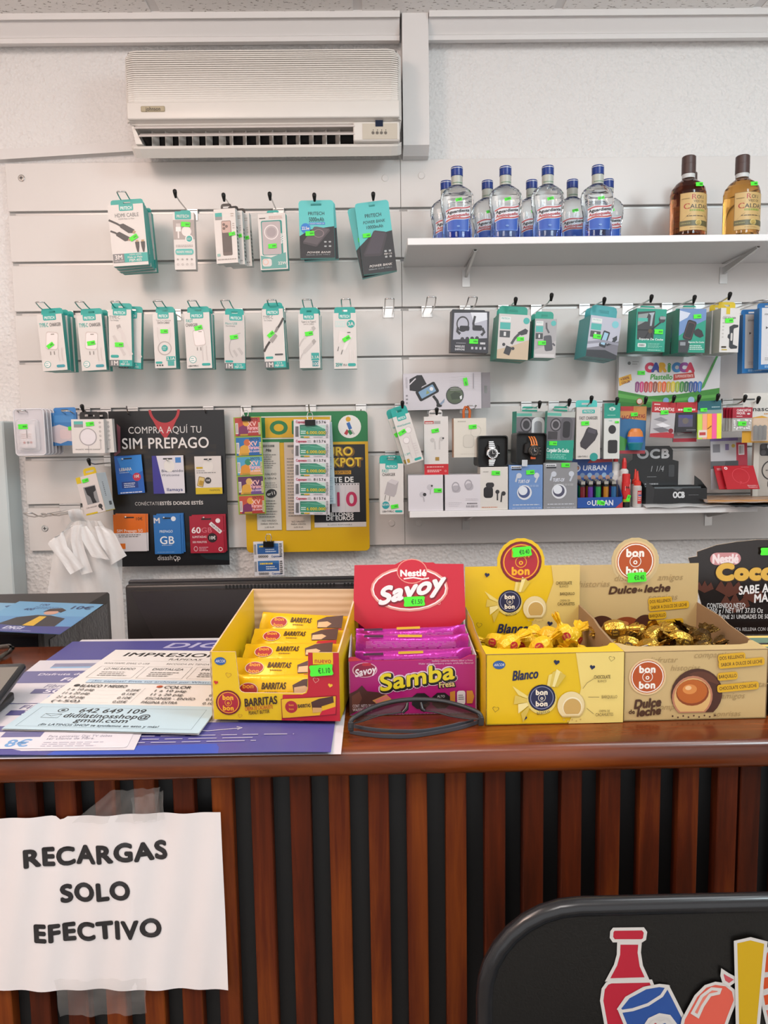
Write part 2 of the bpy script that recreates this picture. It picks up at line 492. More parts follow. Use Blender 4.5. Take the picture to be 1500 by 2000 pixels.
TEAL = '#1fa9a0'
def carton(name, label, cat, px, py, wp, hp, Y, d, tilt=0, yaw=0, lean=0, front='#ddd8d4', side=TEAL, art=None, tab=None,
           stick=None, group=None, n=1, step=None, jit=1.0, shift=0.0, drop=0.0, kind='carton', bev=0.0, sideart=None):
    """a printed carton seen from the front; (px,py) centre and wp x hp size of its front in photo pixels, at depth Y.
    tab = (width fraction, height px, colour, slot width fraction)"""
    R = rot(tilt, yaw, lean)
    loc, w, h, k = place(px, py, wp, hp, Y, R)
    o = thing(name, label.format(ORD[0]) if '{' in label else label, cat, loc, R, group)
    b = MB(); mf = paint(front, 0.4); ms = paint(side, 0.4)
    if bev: b.box(-w / 2, w / 2, 0, d, 0, h, mf, bev, 3)
    else:
        vs = [(x, y, z) for x in (-w / 2, w / 2) for y in (0, d) for z in (0, h)]
        b.add(vs, [(0, 4, 5, 1)], mf)
        b.add(vs, [(0, 1, 3, 2), (4, 6, 7, 5), (2, 3, 7, 6), (0, 2, 6, 4), (1, 5, 7, 3)], ms)
    b.build(kind, o)
    if tab:
        tw, th, tc, hw = tab[:4]
        tm = MB(); yy = d - 0.0012 if len(tab) < 5 else tab[4] * d
        plate_hole(tm, w * tw, th * k, h, yy, yy + 0.001, w * hw, th * k * 0.25, th * k * 0.5, paint(tc, 0.4), th * k * 0.35)
        tm.build('hang_tab', o)
    if art: Pr(w, h).run(art).build('front_print', o)
    if sideart: sideart(o, w, h, d)
    if stick:
        for st in (stick if isinstance(stick, list) else [stick]):
            sticker(o, w, h, st[0], st[1], st[2] * k, st[3] if len(st) > 3 else 0)
    rnd = random.Random(name + str(px))
    for i in range(1, n):
        c = copy_tree(o)
        M = rot(tilt + rnd.uniform(-2.5, 2.5) * jit, yaw, lean).to_4x4()
        M.translation = loc + R @ Vector((shift * i + rnd.uniform(-.002, .002), (step or d + 0.004) * i, -drop * i))
        c.matrix_world = M
        c['label'] = label.format(ORD[i]) if '{' in label else label
    return o, w, h, k
# ------------------------------------------------------------------ the room
YW, YP = 2.39, 2.37                     # plaster face, slatwall face
def ZG(i): return CAM.z + 0.8514 - 0.15 * i
ZC = at_y(750, 26, 2.30).z + 0.004      # ceiling
XL, XR = -2.0, 2.3
struct(MB().box(XL, XR, YW, YW + 0.12, 0, ZC + 0.2, M_PLASTER).build('wall_back'))
struct(MB().box(XL - 0.12, XL, -2.2, YW + 0.12, 0, ZC + 0.2, M_PLASTER).build('wall_left'))
struct(MB().box(XR, XR + 0.12, -2.2, YW + 0.12, 0, ZC + 0.2, M_PLASTER).build('wall_right'))
struct(MB().box(XL - 0.12, XR + 0.12, -2.2, YW + 0.12, -0.08, 0, paint('#8a8278', 0.5)).build('floor'))
ceil = struct(MB().box(XL - 0.12, XR + 0.12, -2.2, YW + 0.12, ZC, ZC + 0.1, M_TRIM).build('ceiling'))
tx = at_y(291, 12, 2.22).x; tx2 = at_y(698, 12, 2.22).x; TW = tx2 - tx
tile_me = None
for i in range(-2, 5):
    for j in range(0, 7):
        x0 = tx + i * TW; y1 = 2.32 - j * TW
        if x0 + TW > XR or x0 < XL or y1 - TW < -2.2: continue
        if tile_me is None:
            g = 0.013
            t = MB().box(g, TW - g, -TW + g, -g, -0.003, -0.0002, M_TILE, 0.001).build('ceiling_tile', ceil); tile_me = t.data
        else:
            t = bpy.data.objects.new('ceiling_tile', tile_me); COL.objects.link(t); t.parent = ceil
        t.location = (x0, y1, ZC)

# cornice: a profile run along the wall, broken by the pipe cover
def cornice(name, x0, x1):
    ya = 2.30
    z = lambda py, y: at_y(750, py, y).z
    prof = [(YW, ZC), (ya - 0.012, ZC), (ya - 0.012, z(33, ya - .012)), (ya + 0.004, z(35, ya + .004)), (ya + 0.03, z(68, ya + .03)), (ya + 0.024, z(69.5, ya + .024)), (ya + 0.026, z(79, ya + .026)), (ya + 0.06, z(84, ya + .06)), (YW, z(86, YW))]
    T = Matrix(((0, 1, 0, 0), (1, 0, 0, 0), (0, 0, 1, 0), (0, 0, 0, 1)))
    struct(MB().prism(prof, x0, x1, M_TRIM, T=T).build(name))
xa, xb = at_y(781, 60, 2.30).x, at_y(838, 60, 2.30).x
cornice('trim_1', XL, xa); cornice('trim_2', xb, XR)
# vertical cover of the pipes beside the air conditioner
xa, xb = at_y(787, 200, 2.30).x, at_y(838, 200, 2.30).x
zt, zb, zb2 = ZC, at_y(812, 283, 2.30).z, at_y(812, 306, 2.34).z
T = Matrix(((0, 1, 0, 0), (1, 0, 0, 0), (0, 0, 1, 0), (0, 0, 0, 1)))
struct(MB().prism([(YW, zt), (2.30, zt), (2.30, zb), (2.335, zb2), (YW, zb2)], xa, xb, M_TRIM, T=T).build('trim_3'))
# sloping cable trunking left of the air conditioner
a0, a1, b0, b1 = at_y(-160, 300, 2.36), at_y(-160, 321, 2.36), at_y(268, 275, 2.36), at_y(268, 294, 2.36)
struct(MB().prism([(a0.x, a0.z), (b0.x, b0.z), (b1.x, b1.z), (a1.x, a1.z)], 2.362, YW, M_TRIM).build('trim_4'))
# painted door casing at the far left
p0, p1 = at_y(-60, 830, 2.30), at_y(16, 980, 2.30)
struct(MB().box(p0.x, p1.x, 2.30, YW, 0.0, at_y(10, 822, 2.30).z, paint('#ccd8da', 0.5), 0.004).build('trim_5'))

# ------------------------------------------------------------------ slatwall: two panels, each slat a board
XS0, XS1 = at_y(33, 690, YP).x, at_y(786.5, 690, YP).x
XS2 = XS1 + (XS1 - XS0) * 1.22
Z_TOP = at_y(783, 311.5, YP).z
def slatwall(label, x0, x1, screws):
    o = thing('slatwall', label, 'wall panel', ((x0 + x1) / 2, YP, ZG(8)), None, 'slatwall panels')
    cx, cz = (x0 + x1) / 2, ZG(8)
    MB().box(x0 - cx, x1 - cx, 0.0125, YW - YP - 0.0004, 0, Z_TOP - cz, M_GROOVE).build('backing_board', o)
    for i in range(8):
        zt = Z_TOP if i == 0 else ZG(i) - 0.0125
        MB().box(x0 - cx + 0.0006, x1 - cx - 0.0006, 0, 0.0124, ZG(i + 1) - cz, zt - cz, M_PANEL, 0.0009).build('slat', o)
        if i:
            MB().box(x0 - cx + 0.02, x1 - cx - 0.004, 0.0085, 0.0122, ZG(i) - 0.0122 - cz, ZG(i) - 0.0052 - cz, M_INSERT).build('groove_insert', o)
    for px, py in screws:
        p = at_y(px, py, YP)
        s = MB().lathe([(0.0105, 0), (0.0105, 0.0012), (0.009, 0.0022), (0.0001, 0.0024)], 16, M_PANEL if px > 100 else M_CHROME, cap=False,
                       T=Matrix.Translation((p.x - cx, -0.0002, p.z - cz)) @ Matrix.Rotation(RAD(90), 4, 'X'))
        if px < 100: s.box(p.x - cx - .005, p.x - cx + .005, -.003, -.0024, p.z - cz - .001, p.z - cz + .001, M_BLACK).box(p.x - cx - .001, p.x - cx + .001, -.003, -.0024, p.z - cz - .005, p.z - cz + .005, M_BLACK)
        s.build('screw_cap', o)
slatwall('white slatwall panel on the left, below the air conditioner', XS0, XS1, [(42, 348), (752, 348), (88, 1032), (765, 1022)])
slatwall('white slatwall panel on the right, carrying the two shelves', XS1, XS2, [(823, 343), (818, 1022)])

# ------------------------------------------------------------------ air conditioner
def air_conditioner():
    yf = 2.195
    z = lambda py, y=yf: at_y(510, py, y).z
    x0, x1 = at_y(240, 150, yf).x, at_y(784, 150, yf).x
    cx, zb = (x0 + x1) / 2, z(297, 2.29)
    o = thing('air_conditioner', 'cream wall-mounted air conditioner with ribbed intake grille above the left panel', 'air conditioner', (cx, YW, zb))
    L = lambda x, y, zz: Vector((x - cx, y - YW, zz - zb))
    W = (x1 - x0) / 2
    zt, zg, zl = z(90), z(199), z(233)
    prof = [(YW - .001, zt + .004), (2.235, zt + .004), (2.212, zt - .004), (2.200, zt - .02), (2.195, zg + .03), (2.193, zg), (2.195, zl), (2.212, zl - .003), (2.215, zl - .006),
            (2.30, zl - .008), (2.30, z(273)), (2.225, z(275)), (2.222, z(281)), (2.245, z(294)), (2.29, zb), (YW - .001, at_y(510, 301, YW).z)]
    secs = [(-W, .022), (-W + .004, .012), (-W + .012, .004), (-W + .03, 0), (W - .03, 0), (W - .012, .004), (W - .004, .012), (W, .022)]
    mb = MB(); n = len(prof); vs = []; zc = (zt + zb) / 2
    for x, ins in secs:
        for y, zz in prof:
            yy = min(y + ins, YW - .001); vs.append((x, yy - YW, zz - zb - math.copysign(ins, zz - zc) * (0.6 if y > 2.21 or zz > zt - .01 else 0.0)))
    fs = []
    for i in range(len(secs) - 1):
        for k in range(n):
            a, b = i * n + k, i * n + (k + 1) % n
            fs.append((a, b, b + n, a + n))
    mb.add(vs, fs, M_AC); mb.add(vs, [tuple(range(n)), tuple(range(len(vs) - 1, len(vs) - n - 1, -1))], M_AC)
    mb.build('housing', o)
    # intake ribs
    g = MB(); nr = 24; za, zz1 = z(96), z(197)
    g.grid(lambda u, v: L(x0 + .012 + u * (x1 - x0 - .024), 2.1995 + .006 * (1 - min(1, min(u, 1 - u) * 22)) + .004 * max(0, (v - .8) * 5), zz1 + (za - zz1) * v), 24, 2, M_ACD)
    for i in range(nr):
        zz = zz1 + (za - zz1) * (i + .5) / nr; hw = (za - zz1) / nr * 0.26; bk = .004 * max(0, (i / nr - .8) * 5)
        ins = .004 + .012 * max(0, (i - nr + 4) / 4)
        pts = [(x0 + ins, 2.212), (x0 + .006 + ins, 2.198), (x0 + .025 + ins, 2.1925), (x1 - .025 - ins, 2.1925), (x1 - .006 - ins, 2.198), (x1 - ins, 2.212)]
        vs = []
        for x, y in pts: vs += [L(x, y + bk, zz - hw), L(x, y + bk, zz + hw), L(x, y + bk + .006, zz + hw), L(x, y + bk + .006, zz - hw)]
        g.add(vs, [(4 * k + q, 4 * k + 4 + q, 4 * k + 4 + (q + 1) % 4, 4 * k + (q + 1) % 4) for k in range(5) for q in range(4)], M_AC)
    g.build('intake_grille', o)
    # lower front band with the rounded ends, maker's plate
    f = MB().box(x0 - cx + .008, x1 - cx - .006, 2.187 - YW, 2.2 - YW, zl - zb, zg - zb, M_AC, .004, 2); f.build('front_band', o)
    p0, p1 = at_y(275, 213, 2.186), at_y(322, 213, 2.186)
    h = .0155
    lp = MB().box(p0.x - cx, p1.x - cx, 2.1845 - YW, 2.188 - YW, p0.z - zb - h / 2, p0.z - zb + h / 2, paint('#b0a489', 0.35), .002).build('name_plate', o)
    q = Pr(p1.x - p0.x, h); q.t('johnson', .52, .52, .62, '#33302c', 'b', fit=.62); q.build('lettering', lp, ((p0.x + p1.x) / 2 - cx, 2.1845 - YW, p0.z - zb - h / 2))
    # outlet: dark cavity, end caps, vanes, two louvres
    xl, xr = at_y(262, 255, 2.215).x, at_y(690, 255, 2.215).x
    zo0, zo1 = z(274), zl - .008
    MB().box(xl - cx, xr - cx, 2.285 - YW, 2.299 - YW, zo0 - zb, zo1 - zb, M_BLKG).build('outlet_cavity', o)
    MB().prism([(x0 - cx + .012, zo1 - zb), (xl - cx, zo1 - zb), (xl - cx + .022, zo0 - zb), (x0 - cx + .022, zo0 - zb)], 2.214 - YW, 2.299 - YW, M_AC).build('outlet_cheek', o)
    cp = MB().box(xr - cx, x1 - cx - .006, 2.206 - YW, 2.299 - YW, zo0 - zb, zo1 - zb + .004, M_AC, .003).build('control_panel', o)
    pp = paint('#c9c1b2', 0.4)
    a, b = at_y(708, 255, 2.2055), at_y(776, 255, 2.2055)
    MB().box(a.x - cx, b.x - cx, 2.2045 - YW, 2.2062 - YW, zo0 - zb + .004, zo1 - zb - .002, pp).build('control_plate', cp)
    d0, d1 = at_y(733, 234, 2.204), at_y(748, 247, 2.204)
    MB().box(d0.x - cx, d1.x - cx, 2.2035 - YW, 2.2046 - YW, d1.z - zb, d0.z - zb, paint('#0e1f3a', 0.15)).build('display', cp)
    for k in range(4):
        c = at_y(728.5 + k * 8.2, 259.5, 2.2045)
        MB().lathe([(.0042, 0), (.0042, .0012), (.0028, .0016)], 12, paint('#6d675f', 0.5), T=Matrix.Translation((c.x - cx, 2.2046 - YW, c.z - zb)) @ Matrix.Rotation(RAD(90), 4, 'X')).build('button', cp)
        c = at_y(729 + k * 8.2, 254, 2.2045)
        MB().lathe([(.0013, 0), (.0013, .001)], 8, paint('#55504a', 0.5), T=Matrix.Translation((c.x - cx, 2.2046 - YW, c.z - zb)) @ Matrix.Rotation(RAD(90), 4, 'X')).build('indicator_light', cp)
    for k in range(15):
        x = xl + .04 + (xr - xl - .08) * k / 14
        MB().box(-.0015, .0015, 0, .03, zo0 - zb, zo1 - zb, M_AC, T=Matrix.Translation((x - cx, 2.25 - YW, 0)) @ Matrix.Rotation(RAD(-25 if k < 6 else 25), 4, 'Z')).build('vane', o)
    for py, dx in ((246.5, 0.0), (262, .012)):
        zc_ = z(py, 2.214)
        MB().box(xl - cx + dx + .002, xr - cx + .006, -.011, .011, -.0022, .0022, paint('#d8d0cc', 0.35), .0018,
                 T=Matrix.Translation((0, 2.214 - YW, zc_ - zb)) @ Matrix.Rotation(RAD(34), 4, 'X')).build('louvre', o)
air_conditioner()

# ------------------------------------------------------------------ shelves
YS = YP - 0.30
def shelf(label, x0, x1, ztop, depth, th, brackets, group='white shelves on the slatwall'):
    cx = (x0 + x1) / 2
    o = thing('wall_shelf', label, 'shelf', (cx, YP, ztop - th), None, group)
    MB().box(x0 - cx, x1 - cx, -depth, -.0005, 0, th, paint('#eceaea', 0.35), .0012).build('shelf_board', o)
    for bx in brackets:
        b = MB(); x = bx - cx
        b.prism([(-.012, -.062), (.012, -.062), (.012, -.012), (-.012, -.012)], -.003, -.0006, M_ALU, T=Matrix.Translation((x, 0, 0)))
        TT = Matrix(((0, 1, 0, x), (1, 0, 0, 0), (0, 0, 1, 0), (0, 0, 0, 1)))
        b.prism([(-.003, -.034), (-.003, -.012), (-depth * .78, -.0004), (-depth * .78, -.006)], -.0035, .0035, M_ALU, T=TT)
        b.box(x - .006, x + .006, -depth * .78, -.003, -.003, -.0004, M_ALU)
        b.build('shelf_bracket', o)
    return o
z_us = at_y(800, 465.5, YP - 0.27).z
# front edge of the upper shelf: top at 463, underside at 474
x_us = at_y(796, 468, YP - 0.27).x
Z_US = at_y(1100, 462.5 - 1.0, YP - 0.27).z
shelf('upper white shelf carrying the liquor bottles', x_us, XS2 - .02, Z_US, 0.27, 0.0185,
      [at_y(910, 525, YP).x, at_y(1413, 520, YP).x])
YLS = YP - 0.19
Z_LS = at_y(1000, 996, YLS).z
x_ls = at_y(800, 1000, YLS).x
shelf('lower white shelf lined with earphone boxes and glue bottles', x_ls, at_y(1480, 990, YLS).x, Z_LS, 0.19, 0.0185,
      [at_y(910, 1010, YP).x, at_y(1397, 1005, YP - .05).x])

# ------------------------------------------------------------------ counter
CT = CAM.z - 0.375
Y_F = at_z(750, 1464, CT).y            # front edge of the top
Y_B = at_z(300, 1256, CT).y            # rear edge
TH = 0.036
o = thing('shop_counter', 'varnished brown wooden shop counter with dark vertical slats along its front', 'counter', (0, Y_F, 0))
XC0, XC1 = -1.25, 1.45
MB().box(XC0, XC1, 0, Y_B - Y_F, CT - TH, CT, M_TOPW, .012, 4).build('counter_top', o)
MB().box(XC0 + .02, XC1 - .02, .042, .075, .0, CT - TH, paint('#0f0f10', 0.55)).build('front_board', o)
YSL = Y_F + 0.022
k = scale_at(at_y(750, 1560, YSL))
edges = [(25, 70), (103, 145), (182, 222), (260, 298), (337, 375), (413, 450), (489, 527), (566, 604), (642, 680), (720, 757), (794, 833), (871, 910), (948, 987),
         (1022, 1063), (1097, 1138), (1172, 1214), (1249, 1294), (1325, 1368), (1401, 1445), (1446, 1489)]
xs = [(at_y(a, 1510, YSL).x, at_y(b, 1510, YSL).x) for a, b in edges]
w0 = sum(b - a for a, b in xs) / len(xs); p0 = (xs[17][0] - xs[0][0]) / 17
mid = [(a + b) / 2 for a, b in xs]
for q in range(1, 11): mid.insert(0, mid[0] - p0)
while mid[-1] < XC1 - 0.1: mid.append(mid[-1] + p0)
me = None
for m in mid:
    if m < XC0 + .04: continue
    if me is None:
        s = MB().box(-w0 / 2, w0 / 2, YSL - Y_F, .0418, 0.0, CT - TH - .0002, M_SLAT, .0012).build('front_slat', o); me = s.data
    else:
        s = bpy.data.objects.new('front_slat', me); COL.objects.link(s); s.parent = o
    s.location.x = m
# low desk behind the counter
DZ = 0.74
o = thing('back_desk', 'low brown desk behind the counter under the monitor', 'desk', (-0.2, Y_B + .05, 0))
MB().box(-.95, .9, 0, .5, DZ - .03, DZ, M_TOPW, .003).build('desk_top', o)
for x in (-.9, .8):
    MB().box(x, x + .05, .02, .48, 0, DZ - .03, M_TOPW).build('desk_side', o)
# ------------------------------------------------------------------ hooks
_hk = {}
def hook(px, py, g, label, loop=True, L=0.19, wid=0.026, knob=True, group='hooks on the slatwall'):
    """peg from groove g; (px,py) is the tip in the photo, L the reach from the panel"""
    tip = at_y(px, py, YP - L); zb = ZG(g) - 0.022
    o = thing('slatwall_hook', label, 'hook', (tip.x, YP, zb), None, group)
    b = MB(); b.box(-.017, .017, -.0022, -.0004, -.012, .0235, M_ALU, .0006)
    b.box(-.017, .017, -.0022, .004, .0165, .0185, M_ALU)
    b.build('base_plate', o)
    w = MB(); rise = tip.z - zb; k = max(.012, min(.03, rise))
    if loop:
        h = wid / 2
        path = [(-h, -.002, 0), (-h, -.012, 0), (-h, -L * .72, .0), (-h, -L * .86, rise * .35), (-h * .95, -L * .985, rise * .95), (-h * .7, -L, rise), (h * .7, -L, rise),
                (h * .95, -L * .985, rise * .95), (h, -L * .86, rise * .35), (h, -L * .72, 0), (h, -.012, 0), (h, -.002, 0)]
        w.tube(path, .0019, 6, M_CHROME); w.build('wire', o)
    else:
        w.tube([(0, -.002, 0), (0, -.012, 0), (0, -L * .75, 0), (0, -L * .88, rise * .35), (0, -L, rise)], .0021, 6, M_CHROME); w.build('wire', o)
        if not knob: return o
        kn = MB(); T = Matrix.Translation((0, -L, rise)) @ Vector((0, -.5, 1)).to_track_quat('Z', 'Y').to_matrix().to_4x4()
        kn.lathe([(.0001, -.012), (.003, -.0118), (.0045, -.004), (.006, .004), (.0055, .009), (.0025, .0115), (.0001, .012)], 12, M_BLACK, T=T, cap=False); kn.build('end_knob', o)
    return o
for px, lp, nm, py in [(236, 1, 'holding the HDMI cable boxes', 374), (342, 0, 'holding the small magnetic charger box', 378), (437, 0, 'holding the white battery case boxes', 385),
                   (527, 0, 'holding the clear-window magnetic power bank', 383), (614, 0, 'holding the 5000mAh power banks', 385), (729, 0, 'holding the 10000mAh power banks', 383)]:
    hook(px, py, 1, ('looped wire hook ' if lp else 'black-tipped hook ') + nm, bool(lp), L=0.2)
for px, nm in [(77, 'with the leftmost charger boxes'), (154, 'with the second charger boxes from the left'), (224, 'with the white braided cable boxes'), (307, 'with the coiled data cable boxes'),
               (374, 'with the fast charger boxes in the upper left rows'), (439, 'with the grey micro cable boxes'), (530, 'with the black braided cable boxes'), (599, 'with the twin connector cable boxes'), (675, 'with the 25W charger box')]:
    hook(px, 590 - (px - 77) * .01, 3, 'looped wire hook ' + nm, True, L=0.2)
hook(761, 583, 3, 'empty looped wire hook just left of the panel seam', True, L=0.19)
hook(843, 580, 3, 'empty looped wire hook just right of the panel seam', True, L=0.19)

# ------------------------------------------------------------------ boxed accessories, left panel
GREY, INK, WH = '#8b8b88', '#33373a', '#ddd8d4'
def pri(u0=.24, u1=.76, v=.06, vh=.05): return [('rr', u0, -.01, u1, .105, .18, TEAL), ('t', 'PRITECH', (u0 + u1) / 2, v, vh, '#e8efee', 'b', {'fit': (u1 - u0) * .82})]
def plug(u, v, s, rot_=0, col='#efe6e4', edge='#cfc4c0'):
    return [('rr', u - .2 * s, v - .13 * s, u + .2 * s, v + .13 * s, .2, edge, {'rot': rot_}), ('rr', u - .18 * s, v - .115 * s, u + .18 * s, v + .115 * s, .2, col, {'rot': rot_}),
            ('r', u - .1 * s, v + .15 * s, u - .07 * s, v + .2 * s, '#8b8580'), ('r', u + .02 * s, v + .15 * s, u + .05 * s, v + .2 * s, '#8b8580'), ('rr', u - .02, v - .1 * s, u + .1 * s, v - .085 * s, .4, '#a09890')]
G1 = 'boxed phone accessories hung on the left panel'
hd = pri(.32, .72) + [('t', 'HDMI CABLE', .52, .175, .06, '#7d8080', 'b', {'fit': .68}), ('t', 'HDMI Male to Male', .5, .235, .026, '#9a9896', 'r', {'fit': .45}),
     ('l', [(.0, .24), (.2, .3), (.36, .36)], .055, INK), ('p', [(.30, .32), (.40, .31), (.70, .42), (.66, .475), (.52, .47), (.30, .37)], INK), ('p', [(.66, .43), (.74, .45), (.69, .49), (.63, .475)], '#b09070'),
     ('l', [(.02, .42), (.14, .45), (.24, .49)], .05, INK), ('p', [(.17, .46), (.27, .44), (.55, .54), (.52, .59), (.40, .60), (.17, .5)], INK), ('p', [(.52, .545), (.60, .56), (.55, .6), (.48, .59)], '#b09070'),
     ('p', [(.68, .62), (.80, .62), (.79, .70), (.76, .79), (.72, .79), (.69, .70)], INK), ('r', .70, .59, .78, .62, '#b79a70'), ('p', [(.84, .62), (.96, .62), (.95, .70), (.92, .79), (.88, .79), (.85, .70)], INK), ('r', .86, .59, .94, .62, '#b79a70'),
     ('r', .02, .80, .34, .945, '#77787a'), ('r', .34, .80, 1, .945, TEAL), ('t', '3M', .18, .855, .07, WH, 'x'), ('t', 'Cable HDMI', .18, .92, .022, WH, 'r', {'fit': .26}), ('t', 'HDMI-HDMI', .66, .825, .025, WH, 'r'), ('t', 'Male to Male', .64, .865, .032, WH, 'b', {'fit': .42}), ('t', 'PBP-405', .65, .915, .04, WH, 'b', {'fit': .36})]
carton('cable_box', 'white and teal HDMI cable box, {} of its stack from the front', 'box', 250, 459, 69, 116, 2.185, .02, -3, art=hd, tab=(.92, 13, TEAL, .2), stick=(.66, .55, 17, 28), group=G1, n=4, drop=.0015)
carton('cable_box', 'narrow white box with silver window holding a magnetic watch charger', 'box', 360, 471, 41, 108, 2.19, .025, art=[('r', 0, .13, 1, .47, '#a89f9b'), ('rr', .1, -.02, .86, .12, .1, TEAL), ('t', 'PRITECH', .48, .065, .05, WH, 'b', {'fit': .6}),
     ('r', .14, .19, .34, .25, '#c9c1bd'), ('r', .12, .25, .36, .33, '#efe9e6'), ('r', .2, .33, .27, .45, '#e6dfdc'), ('c', .62, .33, .23, '#ece1dd'), ('c', .74, .46, .19, '#e9e4e1'), ('c', .74, .46, .14, TEAL), ('lines', .62, .44, .86, .48, 2, WH),
     ('lines', .1, .56, .95, .61, 2, '#9a938f'), ('rr', .06, .635, .92, .74, .4, '#55b9b1'), ('t', 'MAGNETIC WIRELESS', .48, .69, .035, WH, 'b', {'fit': .74})] + [('ring', .16 + .22 * i, .82, .04, .4, '#77716d') for i in range(4)] + [('ring', .16 + .22 * i, .91, .05, .25, '#b5aeaa') for i in range(4)],
     tab=(.5, 9, TEAL, .3), stick=(.60, .21, 18, -4), side='#c9c3bf', group=G1)
def case_side(o, w, h, d):
    q = Pr(d, h, lambda x, z, k: Vector((w / 2 + k, x + d / 2, z))); q.lines(.2, .3, .8, .92, 9, '#3a3c3e', .6); q.build('side_print', o)
carton('battery_case_box', 'white phone battery case box, {} of its fan from the front', 'box', 441, 461, 43, 103, 2.19, .022, -1.5, yaw=-6, side='#d9dcdb', art=[('r', .06, .07, .38, .14, TEAL), ('r', .06, .14, .38, .2, '#8d8f8f'),
     ('rr', .33, .22, .77, .86, .14, '#5f5552'), ('rr', .35, .23, .75, .44, .1, '#c3a49a'), ('r', .33, .44, .77, .80, '#4d4745'), ('c', .44, .29, .065, '#6d5a53'), ('c', .44, .36, .065, '#6d5a53'), ('c', .56, .325, .065, '#6d5a53'),
     ('lines', .78, .08, .95, .16, 2, '#b8a79d'), ('lines', .84, .26, .95, .38, 3, '#b5a9a2'), ('r', .06, .82, .2, .87, '#8fbcb5'), ('lines', .06, .91, .94, .94, 1, '#a59f9b', .6, .02)],
     tab=(.5, 14, '#1c1c1c', .3), stick=(.80, .47, 13, 10), group=G1, n=3, step=.026, shift=.013, jit=.4, sideart=case_side)
carton('power_bank_box', 'teal-edged box with a clear window showing a magnetic power bank', 'box', 533, 472, 54, 106, 2.19, .026, -1.5, yaw=-3, art=[('rr', .10, .12, .86, .74, .08, '#1f8f86'), ('rr', .13, .14, .80, .73, .08, '#b9aeb0'), ('ring', .46, .33, .26, .13, '#e6dedd'), ('c', .46, .33, .17, '#a89da0'),
     ('t', 'TOOCKI', .87, .45, .07, '#e5e9e8', 'x', {'rot': 90, 'fit': .36}), ('p', [(.03, .74), (.4, .78), (.95, .7), (.95, .98), (.05, .98)], '#62a49d'), ('rr', .08, .80, .42, .94, .3, '#d9d4d2'), ('ring', .2, .86, .11, .3, '#e0b9ab'), ('t', '22W', .80, .89, .05, WH, 'x'),
     ('lines', .4, .04, .92, .1, 3, '#d3a59b'), ('r', .05, .07, .27, .085, '#4a4a48')], tab=(.45, 11, TEAL, .45), stick=(.48, .58, 17, 2), group=G1)
def pbank(l1, l2):
    return [('p', [(0, .55), (.3, .42), (1, .36), (1, 1), (0, 1)], '#23252b')] + l1 + [('t', l2, .54, .885, .035, WH, 'b', {'fit': .68, 'sh': .25}), ('t', '5000mAh 22.5W TYPE-C', .52, .935, .02, '#a9b2b5', 'r', {'fit': .7})] + [('rr', .70 + .13 * (i % 2), .66 + .09 * (i // 2), .77 + .13 * (i % 2), .69 + .09 * (i // 2), .3, '#aeb3b5') for i in range(4)]
AQ = '#63c9c8'
carton('power_bank_box', 'aqua and black 5000mAh power bank box, {} of the pair', 'box', 619, 456, 68, 93, 2.19, .018, -.5, front=AQ, side=AQ, art=pbank([('t', 'PRITECH', .5, .095, .065, '#23474b', 'b', {'fit': .48}), ('t', '5000mAh', .5, .215, .085, '#1d4a50', 'b', {'fit': .44}), ('r', .28, .275, .74, .325, '#3b86c9'), ('t', 'MAGNETIC WIRELESS 15W', .51, .30, .028, WH, 'b', {'fit': .42}),
     ('c', .18, .39, .14, '#2f7fd0'), ('t', '22.5w', .18, .39, .06, WH, 'x', {'fit': .22}), ('p', [(.10, .66), (.42, .37), (.48, .36), (.86, .41), (.88, .45), (.5, .76), (.45, .77), (.10, .70)], '#4c474c'), ('p', [(.10, .66), (.43, .36), (.86, .41), (.5, .73)], '#5f585d'), ('ring', .55, .50, .15, .1, '#9d888d', {'asp': .75})], 'POWER BANK'),
     tab=(1.0, 16, AQ, .3, 0.0), stick=(.30, .50, 18, 2), group=G1, n=2, shift=.008, jit=1.6)
carton('power_bank_box', 'tilted aqua and black 10000mAh power bank box, {} of the pair', 'box', 735, 471, 66, 120, 2.19, .02, -6.5, front='#5cc4c4', side='#4fb5b2', art=pbank([('t', 'PRITECH', .5, .09, .055, '#23474b', 'b', {'fit': .5}), ('t', 'POWER BANK', .5, .19, .045, '#2b5a5e', 'b', {'fit': .66, 'sh': .2}), ('t', '10000mAh', .5, .27, .05, '#1d4a50', 'b', {'fit': .52}),
     ('p', [(.08, .68), (.45, .34), (.5, .33), (.80, .37), (.84, .42), (.62, .72), (.56, .74), (.10, .72)], '#3d373f'), ('p', [(.13, .68), (.47, .35), (.8, .39), (.56, .7)], '#47414b'), ('t', 'PBP-115', .80, .72, .025, WH, 'b')], 'POWER BANK'),
     tab=(1.0, 15, '#5cc4c4', .18, 0.0), stick=(.24, .395, 16, -1), group=G1, n=2, jit=2.4, shift=-.004)
def chg(t1, t2, c1=TEAL):
    return pri() + [('t', t1, .24, .185, .07, c1, 'b', {'fit': .36}), ('t', t2, .70, .185, .06, '#555', 'b', {'fit': .46})] + plug(.5, .47, 1.25, -8) + [('c', .22, .885, .13, '#2aa79e'), ('c', .22, .885, .11, '#f0ecea'), ('lines', .14, .85, .3, .92, 2, '#56b5ae'),
            ('rr', .58, .90, .92, .95, .5, '#3d9aa8'), ('l', [(.72, .62), (.70, .74), (.74, .84)], .02, '#cfc6c2'), ('l', [(.86, .60), (.84, .72), (.87, .84)], .02, '#cfc6c2')]
PT = (.88, 14, TEAL, .25)
carton('charger_box', 'leftmost white type-C charger box, {} on its hook', 'box', 102, 669, 48, 108, 2.19, .023, -3, art=chg('TYPE-C', 'CHARGER'), tab=PT, stick=(.42, .55, 15, 32), group=G1, n=3)
